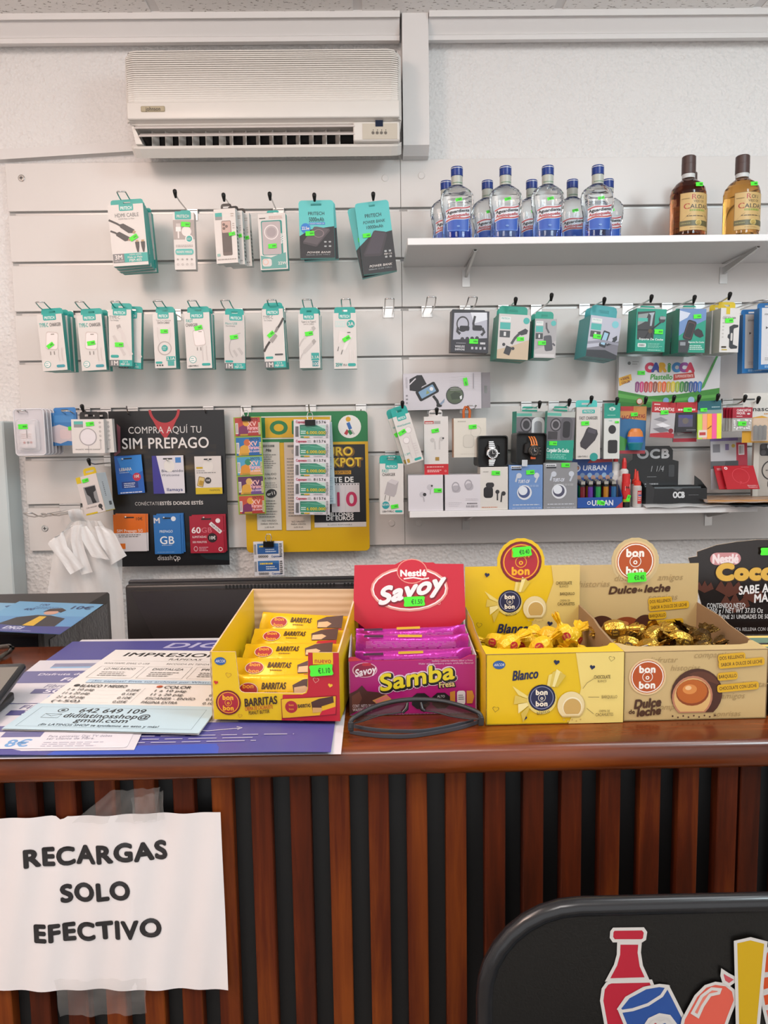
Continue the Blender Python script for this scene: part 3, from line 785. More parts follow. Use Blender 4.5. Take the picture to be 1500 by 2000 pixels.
carton('charger_box', 'second white type-C charger box from the left, {} on its hook', 'box', 179, 669, 48, 107, 2.19, .023, -2.5, art=chg('TYPE-C', 'CHARGER'), tab=PT, stick=(.49, .51, 16, 6), group=G1, n=2)
cab = pri(.2, .8) + [('t', 'TYPE-C', .28, .14, .055, '#6f7f7e', 'r', {'fit': .48}), ('t', 'Fast Charging', .26, .19, .025, '#8a8f8e', 'r', {'fit': .36})]
bot = [('r', 0, .89, .44, 1, '#6d6f70'), ('r', .44, .89, 1, 1, TEAL), ('t', '1M', .22, .945, .075, WH, 'x'), ('t', '3.3 ft', .7, .92, .03, WH, 'b'), ('t', 'PBP-101', .7, .965, .035, WH, 'b', {'fit': .42})]
carton('cable_box', 'box with a white braided type-C cable picture, {} on its hook', 'box', 235, 660, 44, 109, 2.19, .02, 1.5, art=cab + [('p', [(.33, .28), (.5, .26), (.56, .34), (.4, .37)], '#a9a4a2'), ('l', [(.45, .33), (.6, .42), (.72, .6), (.98, .8)], .16, '#d9d2cf'), ('l', [(.2, .46), (.4, .6), (.68, .8)], .12, '#cfc8c5'),
     ('rr', .06, .80, .42, .85, .5, '#2aa79e')] + bot, tab=(.9, 14, TEAL, .3), stick=(.45, .62, 17, 0), group=G1, n=2, shift=.016, drop=.004)
carton('cable_box', 'box with a coiled white data cable picture, {} on its hook', 'box', 321, 665, 41, 106, 2.19, .024, -.3, art=pri() + [('t', 'Type-C to Lightning', .5, .135, .022, '#8a8886', 'r', {'fit': .7}), ('t', 'DATA CABLE', .5, .18, .035, '#5a5856', 'b', {'fit': .56}), ('l', [(.2, .26), (.2, .42), (.3, .56)], .03, '#d6cecb'), ('l', [(.8, .26), (.8, .42), (.7, .56)], .03, '#d6cecb'),
     ('ring', .5, .64, .33, .14, '#b5aeab'), ('c', .5, .64, .15, '#2aa79e'), ('lines', .40, .61, .6, .67, 2, WH), ('r', .56, .79, .97, .87, TEAL), ('t', '3.1A', .77, .83, .05, WH, 'x'), ('r', .62, .875, .92, .96, '#47a8a1'), ('rr', .04, .88, .36, .92, .5, '#2aa79e'), ('c', .12, .95, .04, INK), ('c', .24, .95, .04, INK), ('c', .36, .95, .04, INK)],
     tab=PT, stick=(.52, .335, 15, 0), group=G1, n=2)
carton('charger_box', 'white fast charger box with round badge beside the coiled cable, {} on its hook', 'box', 387, 665, 49, 107, 2.19, .024, -1, art=pri() + [('t', 'FAST', .2, .145, .055, TEAL, 'b', {'fit': .28}), ('t', 'CHARGER', .28, .22, .055, '#555', 'b', {'fit': .48})] + plug(.55, .45, 1.15, 6) +
     [('c', .25, .84, .14, '#2aa79e'), ('c', .25, .84, .12, '#f0ecea'), ('lines', .17, .8, .33, .88, 2, '#56b5ae'), ('t', 'USB+TYPE-C', .26, .955, .03, '#555', 'b', {'fit': .4}), ('rr', .6, .91, .94, .955, .5, '#2aa79e'), ('l', [(.66, .6), (.64, .72), (.66, .86)], .025, '#d4ccc9'), ('l', [(.82, .6), (.8, .72), (.83, .86)], .025, '#d4ccc9')],
     tab=PT, stick=(.54, .275, 16, 14), group=G1, n=2)
carton('cable_box', 'grey-white box with a micro USB cable loop, {} on its hook', 'box', 458, 668, 40, 104, 2.19, .022, .8, yaw=6, front='#cfcac6', art=pri(.28, .9) + [('t', 'Micro USB', .36, .16, .04, '#57a8a2', 'r', {'fit': .58}), ('t', 'Fast Charging', .32, .205, .025, '#8a8f8e', 'r', {'fit': .44}),
     ('ring', .85, .6, .62, .06, '#b3aeab', {'a0': 95, 'a1': 225, 'asp': 1.15}), ('p', [(.4, .66), (.5, .64), (.66, .74), (.58, .78)], '#bdb8b5'), ('p', [(.62, .62), (.74, .6), (.92, .70), (.84, .75)], '#bdb8b5'), ('rr', .04, .84, .42, .88, .5, '#2aa79e')] + bot, tab=(.9, 14, TEAL, .3), stick=(.48, .41, 16, 8), group=G1, n=2)
carton('cable_box', 'white box with a black braided type-C cable, {} on its hook', 'box', 535, 661, 41, 113, 2.19, .021, -1.5, art=cab + [('l', [(1, .16), (.84, .26), (.66, .35)], .1, '#4a4644'), ('p', [(.66, .30), (.76, .33), (.64, .40), (.52, .40)], '#8a8583'), ('l', [(0, .72), (.12, .64), (.3, .55)], .1, '#3a3634'), ('p', [(.28, .53), (.58, .42), (.68, .46), (.42, .58)], '#a09a97'),
     ('rr', .06, .805, .42, .845, .5, '#2aa79e'), ('rr', .5, .76, .9, .79, .5, '#555')] + bot, tab=(.9, 14, TEAL, .3), stick=(.37, .43, 15, 40), group=G1, n=3)
carton('cable_box', 'white box with two silver connector heads, {} on its hook', 'box', 604, 666, 40, 104, 2.19, .02, -.3, art=pri() + [('t', 'Type-C to Type-C', .5, .145, .03, '#6d6a68', 'b', {'fit': .72}), ('t', 'DATA CABLE', .5, .19, .026, '#8a8784', 'r', {'fit': .5}), ('p', [(.62, .25), (.74, .22), (.84, .27), (.70, .33)], '#b9b4b1'), ('p', [(.22, .42), (.62, .27), (.70, .32), (.3, .47)], '#d2ccc9'),
     ('p', [(.62, .50), (.74, .46), (.84, .51), (.70, .58)], '#aaa5a2'), ('p', [(.18, .68), (.62, .51), (.70, .57), (.26, .74)], '#cbc5c2'), ('l', [(0, .86), (.12, .76), (.24, .70)], .06, '#c5bfbc'), ('l', [(0, .6), (.12, .51), (.24, .45)], .06, '#c5bfbc'), ('r', .58, .72, .96, .86, '#35a59d'), ('t', '3.1A', .77, .80, .05, WH, 'b'), ('r', .62, .87, .92, .97, '#2f8f95'), ('t', '100', .77, .925, .055, WH, 'b')],
     tab=PT, stick=(.50, .365, 16, 8), group=G1, n=3)
carton('charger_box', 'white 25W charger box with round teal 3A badge', 'box', 674, 666, 45, 107, 2.19, .025, 0, art=pri() + [('r', .08, .14, .52, .25, '#c9dad6'), ('t', 'FAST', .3, .195, .06, WH, 'b', {'fit': .4}), ('c', .76, .195, .17, '#2aa79e'), ('t', '3A', .76, .195, .06, WH, 'x'), ('p', [(.26, .32), (.62, .36), (.52, .46), (.2, .54)], '#e4dcd9'), ('rr', .6, .34, .74, .355, .5, '#4a4a48'),
     ('p', [(.66, .40), (.82, .40), (.5, .68), (.40, .64)], '#e8e2df'), ('l', [(.22, .6), (.17, .68)], .03, '#6a6562'), ('l', [(.38, .66), (.32, .74)], .03, '#6a6562'), ('r', .68, .66, .76, .74, '#e3dcd9'), ('r', .86, .66, .93, .74, '#e3dcd9'), ('l', [(.72, .74), (.7, .86)], .05, '#e3dcd9'), ('l', [(.9, .74), (.9, .86)], .05, '#e3dcd9'), ('t', '25W', .22, .925, .06, '#2f9f97', 'x', {'fit': .3}), ('t', 'EU', .48, .93, .035, '#6a6562', 'b'), ('rr', .6, .90, .95, .955, .5, '#2aa79e')],
     tab=(.92, 14, TEAL, .22), stick=(.56, .46, 16, 30), group=G1)

# ------------------------------------------------------------------ lower left rows
hook(40, 802, 5, 'looped wire hook with the clear blister packs', True, L=.19)
hook(128, 803, 5, 'looped wire hook with the blue blister pack', True, L=.15)
hook(161, 797, 5, 'black-tipped hook with the round magnetic charger boxes', False, L=.19)
hook(174, 902, 6, 'black-tipped hook with the yellow car mount box', False, L=.17)
hook(53, 1002, 7, 'low looped wire hook at the left edge, bare', True, L=.26, group='low wire hooks above the plastic bags')
hook(88, 1003, 7, 'low looped wire hook carrying the plastic bags', True, L=.22, group='low wire hooks above the plastic bags')
# clear blisters: shell with a bulging white charger
def blisters():
    R = rot(-.5); loc, w, h, k = place(55, 844, 58, 90, 2.185, R)
    o = thing('blister_pack', 'clear blister pack of a white USB charger, front of its row', 'blister pack', loc, R, 'clear blister packs in a row')
    s = MB(); s.box(-w / 2, w / 2, .010, .0125, 0, h, film_mat('blister_shell', (.86, .84, .88), .45, .1), .001); s.tube([(x, .010, z) for x, z in [(-w / 2 + .006, 0), (w / 2 - .006, 0), (w / 2, .006), (w / 2, h - .006), (w / 2 - .006, h), (-w / 2 + .006, h), (-w / 2, h - .006), (-w / 2, .006)]], .0022, 6, film_mat('blister_edge', (.8, .8, .84), .75, .12), closed=True); s.build('shell', o)
    MB().box(-w * .40, w * .36, -.004, .010, h * .08, h * .78, film_mat('blister_dome', (.9, .9, .93), .3, .05), .009, 3).build('dome', o)
    c = MB().box(-w * .30, w * .22, -.001, .0098, h * .14, h * .66, paint('#dcd6d8', .35), .006, 3).build('charger', o)
    q = Pr(w * .5, h * .5); q.run([('lines', .12, .35, .88, .6, 3, '#c59a92'), ('l', [(.5, .2), (.5, .55)], .06, '#5a5654'), ('c', .3, .75, .08, '#b5574e'), ('c', .55, .75, .08, '#4a4644'), ('c', .75, .75, .08, '#b5574e')]); q.build('front_print', c, (-w * .04, -.0012, h * .15))
    MB().box(-w / 2 + .003, w / 2 - .003, .0128, .0134, .003, h - .003, paint('#b9b4bb', .4)).build('backing_card', o)
    sticker(o, w, h, .36, .38, 19 * k, 0, y=-.002)
    rnd = random.Random(3)
    for i in range(1, 6):
        c = copy_tree(o); M = rot(-.5 + rnd.uniform(-1, 1)).to_4x4(); M.translation = loc + Vector((.002 * i, .019 * i, 0)); c.matrix_world = M
        c['label'] = 'clear blister pack of a white USB charger, %s of its row' % ORD[i]
blisters()
carton('blister_pack', 'blue carded charger blister between clear packs and round charger box', 'blister pack', 126, 838, 48, 64, 2.25, .012, -1, front='#3f83c4', side='#3a78b8', art=[('p', [(0, .42), (.3, .36), (.7, .46), (1, .38), (1, .9), (.6, .86), (.3, .94), (0, .88)], '#d9cfd6'), ('rr', .3, .5, .75, .8, .3, '#e6d3d6'), ('r', .05, .08, .9, .3, '#4f93d2')], tab=(.9, 10, '#3f83c4', .3), stick=(.8, .48, 14, 4), group=G1)
carton('charger_box', 'white square box with a round magnetic charger, {} on the black-tipped hook', 'box', 172, 852, 63, 66, 2.19, .02, .5, side='#cfcdcb', art=[('r', .08, .06, .36, .15, '#5cb3ab'), ('r', .08, .15, .36, .24, '#8d8f8f'), ('ring', .5, .52, .27, .1, '#a9a4a8'), ('c', .5, .52, .235, '#e2dde0'), ('l', [(.5, .79), (.5, 1)], .02, '#b5b0b2'),
     ('t', 'MAGNETIC WIRELESS CHARGER', .48, .89, .035, '#6a6866', 'b', {'fit': .76})] + [('ring', .88, .1 + .13 * i, .03, .4, '#a09c9a') for i in range(5)] + [('l', [(.88, .66), (.88, .88)], .03, '#c5bfbd')], tab=(.62, 15, '#1c1c1c', .3), stick=(.58, .14, 16, 6), group=G1, n=2, shift=.02)
def ymount_side(o, w, h, d):
    q = Pr(d, h, lambda x, z, k: Vector((w / 2 + k, x + d / 2, z))); q.run([('r', 0, 0, 1, 1, '#d5dcdc'), ('lines', .36, .22, .48, .62, 8, '#8b9090', .5, .05), ('r', .55, .76, .82, .86, '#6d7070'), ('r', 0, .985, 1, 1, '#d7c02a')]); q.build('side_print', o)
carton('car_mount_box', 'tilted white and yellow car mount box with a black holder window', 'box', 177, 966, 44, 76, 2.21, .055, -12.5, yaw=-9, front='#d9d0cc', side='#d9bc1c', art=[('r', 0, 0, .22, .16, '#d9bc1c'), ('r', .24, .28, .82, .74, '#8f9092'), ('p', [(.3, .3), (.8, .3), (.8, .42), (.66, .46), (.64, .6), (.7, .73), (.5, .73), (.46, .56), (.34, .48)], '#26272b'), ('t', 'CAR HOLDER', .4, .82, .035, '#5a5450', 'b', {'fit': .52}),
     ('c', .82, .84, .1, '#3a3a3c'), ('l', [(.82, .87), (.88, .95)], .06, '#3a3a3c'), ('r', .06, .96, .62, 1, '#d9bc1c')], tab=(.62, 15, '#d9bc1c', .4, .5), stick=(.44, .12, 14, 4), group=G1, sideart=ymount_side)

# plastic bags on the low hook
def bags():
    Y = 2.17
    o = thing('plastic_bags', 'bunch of white plastic carrier bags hung by their handles', 'plastic bags', at_y(165, 1250, Y))
    base = Vector(o.location)
    def sheet(name, pts, y, amp=.006, nu=10, nv=16, ph=0.0, mat=M_BAG):
        """pts: rows of (left x, right x, y) in photo pixels, top to bottom"""
        rows = [(at_y(a, c, Y), at_y(b, c2, Y)) for a, b, c, c2 in pts]
        def fn(u, v):
            t = v * (len(rows) - 1); i = min(int(t), len(rows) - 2); t -= i
            l = rows[i][0].lerp(rows[i + 1][0], t); r = rows[i][1].lerp(rows[i + 1][1], t)
            p = l.lerp(r, u); p.y += y + amp * math.sin(u * 11 + v * 5 + ph) + amp * .6 * math.sin(u * 23 - v * 9 + ph * 2)
            return p - base
        return MB().grid(fn, nu, nv, mat).build(name, o)
    sheet('bag_body', [(132, 172, 1020, 1016), (100, 200, 1070, 1062), (92, 222, 1100, 1100), (89, 234, 1160, 1150), (88, 240, 1262, 1262)], .02, .009, 18, 20, mat=M_BAGT)
    sheet('bag_body', [(150, 185, 1022, 1020), (118, 215, 1075, 1065), (100, 226, 1110, 1100), (97, 228, 1190, 1160), (95, 232, 1262, 1262)], .045, .01, 16, 18, 1.3, mat=M_BAGT)
    sheet('handle', [(128, 150, 1040, 1024), (97, 128, 1058, 1036), (112, 136, 1080, 1066), (130, 158, 1100, 1090), (144, 170, 1119, 1105)], -.02, .003, 6, 14, .4)
    sheet('handle', [(140, 162, 1026, 1024), (140, 162, 1055, 1050), (148, 168, 1085, 1075), (160, 184, 1122, 1116)], -.008, .003, 6, 12, 2.0)
    sheet('handle', [(162, 172, 1028, 1026), (165, 190, 1055, 1052), (178, 216, 1078, 1088), (182, 217, 1086, 1092)], -.014, .003, 6, 10, 3.0)
    sheet('handle', [(184, 200, 1028, 1028), (195, 220, 1060, 1036), (208, 238, 1085, 1070), (216, 246, 1104, 1086)], .004, .004, 6, 10, 4.0)
    b = MB(); c0, c1 = at_y(136, 997, Y) - base, at_y(165, 1022, Y) - base
    b.grid(lambda u, v: Vector((c0.x + (c1.x - c0.x) * u, -.012 + .03 * v * v + .004 * math.sin(u * 9), c0.z + (c1.z - c0.z) * v + .006 * math.sin(u * math.pi))), 8, 6, M_BAG); b.build('gathered_loop', o)
bags()
# ------------------------------------------------------------------ black SIM card board with its card packets
hook(247, 793, 5, 'wire hook at the left of the black SIM board', False, L=.06, knob=False)
hook(400, 800, 5, 'wire hook at the right of the black SIM board', False, L=.05, knob=False)
R = rot(0); loc, w, h, k = place(331, 955, 223, 304, 2.335, R)
o = thing('sim_card_board', 'black prepaid SIM poster board with a red map pin at its top', 'board', loc, R)
MB().box(-w / 2, w / 2, 0, .004, 0, h, paint('#17171a', .3), .0006).build('board', o)
neb, nt, b = newmat('printed_night_sky', .3)
tc = node(nt, 'ShaderNodeTexCoord'); n_ = node(nt, 'ShaderNodeTexNoise', Scale=14.0, Detail=5.0); mp = node(nt, 'ShaderNodeMapping'); mp.inputs['Scale'].default_value = (.5, 1, 2.0)
nt.links.new(tc.outputs['Object'], mp.inputs[0]); nt.links.new(mp.outputs[0], n_.inputs['Vector'])
r_ = ramp(nt, n_.outputs[0], [(.45, (.008, .008, .01, 1)), (.62, (.045, .028, .014, 1)), (.8, (.16, .11, .04, 1))]); nt.links.new(r_.outputs[0], b.inputs['Base Color'])
q = Pr(w, h)
q.r(.08, .22, .92, .45, neb)
q.run([('r', .0, .07, .07, .28, '#0a0a0e'), ('p', [(.07, .08), (.1, .1), (.09, .26), (.04, .285), (.03, .27), (.07, .25)], '#6d3a46'), ('p', [(.60, .85), (1, .83), (1, .97), (.8, .96)], '#0a2226'),
       ('ring', .485, -.005, .135, .17, '#b5323a', {'a0': 180, 'a1': 360}), ('p', [(.365, .035), (.385, .05), (.42, .075), (.485, .088), (.55, .075), (.585, .05), (.605, .035), (.55, .115), (.485, .185), (.42, .115)], '#b5323a'),
       ('t', 'COMPRA AQUÍ TU', .485, .122, .042, '#d8d4d2', 'r', {'fit': .64}), ('t', 'SIM PREPAGO', .485, .206, .066, '#e6e1de', 'b', {'fit': .76}),
       ('t', 'CONÉCTATE', .30, .592, .021, '#c9c5c2', 'r', {'fit': .215}), ('t', 'ESTÉS DONDE ESTÉS', .60, .592, .021, '#d5d1ce', 'x', {'fit': .38}), ('t', 'disash', .435, .945, .032, '#cfcbc8', 'r', {'fit': .135}), ('ring', .525, .948, .018, .25, '#cfcbc8'), ('p', [(.515, .958), (.535, .958), (.525, .972)], '#cfcbc8'), ('t', 'p', .557, .945, .032, '#cfcbc8', 'r')])
q.build('poster_print', o)
for px, py in [(242, 897), (329, 898), (408, 898), (248, 1009), (322, 1010), (399, 1010)]:
    p = at_y(px, py, 2.335) - Vector(loc)
    MB().tube([(p.x, 0, p.z), (p.x, -.02, p.z), (p.x + .004, -.026, p.z + .002)], .0022, 8, paint('#d5d2ce', .3)).build('peg', o)
G2 = 'prepaid SIM packets on the black board'
def sim(label, px, py, wp, hp, tilt, col, art, n=1, shift=.003, Y=2.322, slot=.3):
    R = rot(tilt); loc, w, h, k = place(px, py, wp, hp, Y, R)
    o = thing('sim_card_packet', label.format(ORD[0]), 'SIM packet', loc, R, G2)
    m = MB(); m.box(-w / 2, w / 2, 0, .0016, 0, h, paint(col, .35), .0004); m.build('card', o)
    q = Pr(w, h, start=.0003); q.run(art); q.rr(.5 - slot / 2, .065, .5 + slot / 2, .10, .5, '#222326'); q.build('front_print', o)
    for i in range(1, n):
        c = copy_tree(o); M = rot(tilt + (-1.2, 1.5, -.6)[i % 3]).to_4x4(); M.translation = loc + R @ Vector((shift * i, .0035 * i, .002 * i)); c.matrix_world = M
        c['label'] = label.format(ORD[i])
sim('blue prepaid SIM packet with red 10€ dot', 253, 927, 53, 75, -3, '#1f5fb5', [('p', [(.1, .05), (1, .0), (1, .42), (.62, .52), (.2, .3)], '#2f86d6'), ('t', 'LEBARA', .37, .355, .075, WH, 'x', {'fit': .46, 'rot': 2}), ('lines', .14, .42, .6, .46, 1, '#cfd9e6'), ('c', .76, .57, .15, '#c42a48'), ('t', '10€', .76, .555, .07, WH, 'x', {'fit': .2}), ('r', .18, .68, .78, .85, '#173b86'), ('lines', .26, .7, .7, .84, 3, '#cfd6ea', .5), ('lines', .1, .94, .92, .98, 1, '#dfe3ee', .6, .02)])
sim('white and purple welcome SIM packet', 329, 927, 61, 74, -.3, '#dedbe2', [('p', [(0, 0), (.14, 0), (.36, 1), (0, 1)], '#3a3590'), ('r', .74, .05, .92, .19, '#4a86c8'), ('t', 'Bienvenido', .63, .40, .065, '#55586a', 'b', {'fit': .7}), ('t', 'Welcome', .56, .51, .065, '#6d7080', 'r', {'fit': .58, 'sh': .2}), ('t', 'llamaya', .68, .895, .08, '#2d3a80', 'b', {'fit': .52}), ('c', .54, .27, .17, '#e6e2dc', {'asp': 1.15})])
sim('white and yellow SIM packet with a gold chip', 407, 928, 52, 74, -.3, '#ddd6d2', [('r', 0, .83, 1, 1, '#d7b91f'), ('t', 'MASMOVIL', .72, .9, .045, '#6d5c14', 'b', {'fit': .4}), ('r', .06, .28, .3, .33, '#c9a820'), ('lines', .06, .36, .8, .46, 2, '#777'), ('rr', .1, .54, .33, .80, .14, '#8a6a20', {'rot': -14}), ('rr', .12, .555, .31, .785, .14, '#dcc27a', {'rot': -14}), ('rr', .14, .64, .29, .77, .2, '#b98f2c', {'rot': -14}), ('c', .48, .64, .12, '#3a3836'), ('t', '10€', .48, .635, .05, WH, 'b', {'fit': .17}), ('c', .5, .27, .20, '#e4ded8', {'asp': 1.1})])
sim('orange and white 5G SIM packet, {} of its stack', 254, 1041, 63, 73, 0, '#d9d5d8', [('r', 0, 0, 1, .5, '#dd6a12'), ('t', 'SIM Prepago 5G', .5, .44, .075, '#e9dcd2', 'b', {'fit': .8}), ('lines', .14, .53, .95, .62, 2, '#4a4846', .4), ('r', .16, .78, .34, .93, '#d9701c'), ('t', '10€', .80, .12, .08, '#4a3018', 'b')], 2, .004)
sim('blue GB prepaid SIM packet, {} of its stack', 327, 1044, 52, 77, 0, '#2f73b9', [('t', 'M', .13, .14, .13, WH, 'x', {'fit': .26}), ('c', .75, .1, .09, '#e3e8ee'), ('t', 'PREPAGO', .46, .42, .06, '#dbe4ee', 'b', {'fit': .5}), ('t', 'GB', .48, .645, .19, '#eef1f4', 'b', {'fit': .56}), ('lines', .28, .76, .72, .79, 1, '#cfdcea'), ('lines', .1, .94, .9, .96, 1, '#a9c4de')], 3, .0055)
sim('red 60GB SIM packet, {} of its stack', 404, 1044, 66, 73, 0, '#a81f36', [('t', '60', .19, .38, .15, '#f0e6e6', 'x', {'fit': .28}), ('t', 'GB', .5, .38, .13, '#cf6a78', 'b', {'fit': .32}), ('t', 'ILIMITADAS', .28, .56, .055, '#e9d5d8', 'b', {'fit': .42}), ('t', '500 MINUTOS', .28, .7, .05, '#e9d5d8', 'b', {'fit': .42}), ('c', .66, .59, .14, '#26191c'), ('t', '10€', .66, .59, .085, WH, 'x', {'fit': .2}), ('rr', .55, .27, .98, .37, .15, '#e6e0e0', {'rot': -42}), ('t', '+5GB EXTRA', .765, .32, .05, '#3a3034', 'b', {'rot': -42, 'fit': .34}), ('c', .84, .13, .07, '#efe4e6'), ('ring', .89, .9, .06, .3, '#f0e6e6'), ('ring', .16, .88, .06, .3, '#d7a9b0', {'asp': 1.3}), ('lines', .26, .82, .56, .95, 3, '#d69aa6', .5)], 3, .004)

# ------------------------------------------------------------------ yellow and green lottery board
hook(474, 795, 5, 'small hook at the left of the lottery board', False, L=.06, knob=False)
hook(603, 790, 5, 'small hook at the middle of the lottery board', False, L=.08, knob=False)
hook(705, 800, 5, 'small hook at the right of the lottery board', False, L=.03, knob=False)
R = rot(0); loc, w, h, k = place(599, 942, 242, 274, 2.336, R)
LB = Vector(loc)
o = thing('lottery_board', 'yellow lottery notice board with a green header and white round emblem', 'board', loc, R)
cr = .014; pts = []
for cx, cz, a0 in ((w / 2 - cr, cr, -90), (w / 2 - cr, h - cr, 0), (-w / 2 + cr, h - cr, 90), (-w / 2 + cr, cr, 180)):
    pts += [(cx + cr * math.cos(RAD(a0 + i * 22.5)), cz + cr * math.sin(RAD(a0 + i * 22.5))) for i in range(5)]
MB().prism(pts, 0, .004, paint('#d8ab10', .35)).build('board', o)
q = Pr(w, h)
GR = '#1a7a44'
q.rr(.0, .0, 1, .3, .1, GR); q.r(0, .215, 1, .32, '#d8ab10')
q.run([('r', 0, .2, 1, .216, GR), ('r', .06, .03, .71, .038, '#dedad2'), ('r', .70, .03, .71, .19, '#dedad2'), ('r', .06, .182, .71, .19, '#dedad2'), ('r', .18, .04, .70, .18, '#d8ab10'), ('t', 'ONCE', .515, .11, .085, GR, 'o', {'fit': .60, 'sp': .14}),
       ('c', .855, .11, .092, '#e8e6e2'), ('c', .845, .058, .02, '#d7a41e'), ('l', [(.842, .082), (.862, .128)], .028, '#2f69b0'), ('l', [(.868, .135), (.892, .165)], .014, '#b5b3b0'), ('l', [(.842, .135), (.82, .165)], .026, '#b52f3a'), ('l', [(.848, .135), (.868, .165)], .026, GR),
       ('r', .555, .235, .975, .79, '#15171d'), ('r', .555, .79, .975, .825, '#d9d5d2'), ('t', 'EL JUEGO RESPONSABLE', .76, .808, .01, '#555', 'r', {'fit': .2}),
       ('t', 'EURO', .755, .287, .058, '#7a5410', 'w', {'fit': .27}), ('t', 'EURO', .745, .283, .058, '#e5bf2c', 'x', {'fit': .27}), ('t', 'JACKPOT', .765, .364, .058, '#7a5410', 'w', {'fit': .38}), ('t', 'JACKPOT', .755, .36, .058, '#e5bf2c', 'x', {'fit': .38}),
       ('r', .60, .42, .86, .447, '#c98f1c'), ('t', 'PRÓXIMO SORTEO', .73, .433, .018, '#2a2210', 'b', {'fit': .24}), ('t', 'BOTE DE', .76, .484, .036, '#f0ecea', 'x', {'fit': .24}), ('t', 'MILLONES', .762, .732, .026, '#eae6e4', 'x', {'fit': .225}), ('t', 'DE EUROS', .762, .762, .026, '#eae6e4', 'x', {'fit': .225})])
q.build('board_print', o)
# flip numbers in a clear pocket
c0 = at_y(675, 972, 2.333) - LB; cw, chh = 55 * k, 57 * k
pk = MB().box(c0.x - cw / 2, c0.x + cw / 2, -.005, -.0032, c0.z - chh / 2, c0.z + chh / 2, paint('#d9d3d6', .2), .0004).build('number_pocket', o)
q = Pr(cw, chh); q.run([('t', '1', .25, .55, .46, '#c4285a', 'x', {'fit': .28}), ('t', '0', .72, .55, .46, '#c4285a', 'x', {'fit': .42}), ('l', [(.49, .1), (.49, 1)], .008, '#bdb6ba')] + [('c', .05 + .1 * i, .04, .02, '#333') for i in range(10)]); q.build('pocket_print', pk, (c0.x, -.005, c0.z - chh / 2))
def slip(label, px, py, wp, hp, art, Y=2.3325, col='#cfcbc2', nm='receipt_slip'):
    R = rot(0); loc, w, h, k = place(px, py, wp, hp, Y, R)
    o = thing(nm, label, 'receipt', loc, R, 'receipts on the lottery board')
    MB().grid(lambda u, v: Vector(((u - .5) * w, .0008 * math.sin(v * 9), v * h)), 2, 8, paint(col, .6)).build('paper', o)
    q = Pr(w, h, start=.0012); q.run(art); q.build('print', o)
slip('long printed receipt with a round logo, behind the colourful tickets', 524, 950, 48, 172, [('bars', .2, .03, .8, .055, 16, '#555'), ('t', 'Mis', .55, .09, .03, '#3a3a38', 'x', {'sh': .2}), ('lines', .1, .13, .9, .30, 7, '#8a8782'), ('t', 'NO VÁLIDO', .5, .36, .022, '#4a4845', 'r', {'fit': .7}), ('t', 'PARA VENTA', .5, .41, .022, '#4a4845', 'r', {'fit': .7}), ('lines', .1, .45, .9, .52, 3, '#8a8782'), ('c', .62, .58, .22, '#2a2a2a', {'asp': .8, 'rot': 15}), ('t', 'er11', .62, .58, .035, '#d9d6d0', 'x', {'rot': 10, 'fit': .36}), ('lines', .1, .65, .9, .86, 7, '#8a8782'), ('t', 'NO VÁLIDO', .5, .89, .02, '#5a5855', 'r', {'fit': .6}), ('t', 'PARA VENTA', .5, .925, .02, '#5a5855', 'r', {'fit': .7}), ('t', '2,00 EUR', .5, .965, .015, '#5a5855', 'r', {'fit': .4})])
slip('long printed receipt behind the white and green tickets', 581, 950, 48, 172, [('bars', .15, .03, .75, .055, 16, '#555'), ('rr', .3, .08, .6, .13, .2, '#b5aea5'), ('lines', .1, .17, .9, .85, 20, '#9a948c', .3), ('t', 'NO VÁLIDO', .5, .9, .018, '#5a5855', 'r', {'fit': .55}), ('t', 'PARA VENTA', .5, .93, .018, '#5a5855', 'r', {'fit': .6}), ('t', '3,00 EUR', .5, .965, .015, '#5a5855', 'r', {'fit': .4})], col='#d5c9bb')
def strip(label, px, py, wp, hp, tilt, n, tick, Y, edge):
    R = rot(tilt); loc, w, h, k = place(px, py, wp, hp, Y, R)
    o = thing('ticket_strip', label, 'lottery tickets', loc, R, 'strips of lottery tickets')
    th = h / n
    for i in range(n):
        z0 = h - (i + 1) * th
        t = MB(); t.grid(lambda u, v: Vector(((u - .5) * w, -.0012 * math.sin(v * math.pi), z0 + .0006 + v * (th - .0006))), 2, 4, paint(edge, .5)); t.box(-w / 2, w / 2, .0005, .0012, z0, z0 + th, paint(edge, .5)); t = t.build('ticket', o)
        q = Pr(w, th, lambda x, z, kk: Vector((x, -kk - .0014, z0 + z)), start=.0003); q.sub = False; q.run(tick(i)); q.build('ticket_print', t)
    return o, loc
bg = ['#b8413a', '#1f6fae', '#4f9dc4', '#5a2f5c', '#c2503a']
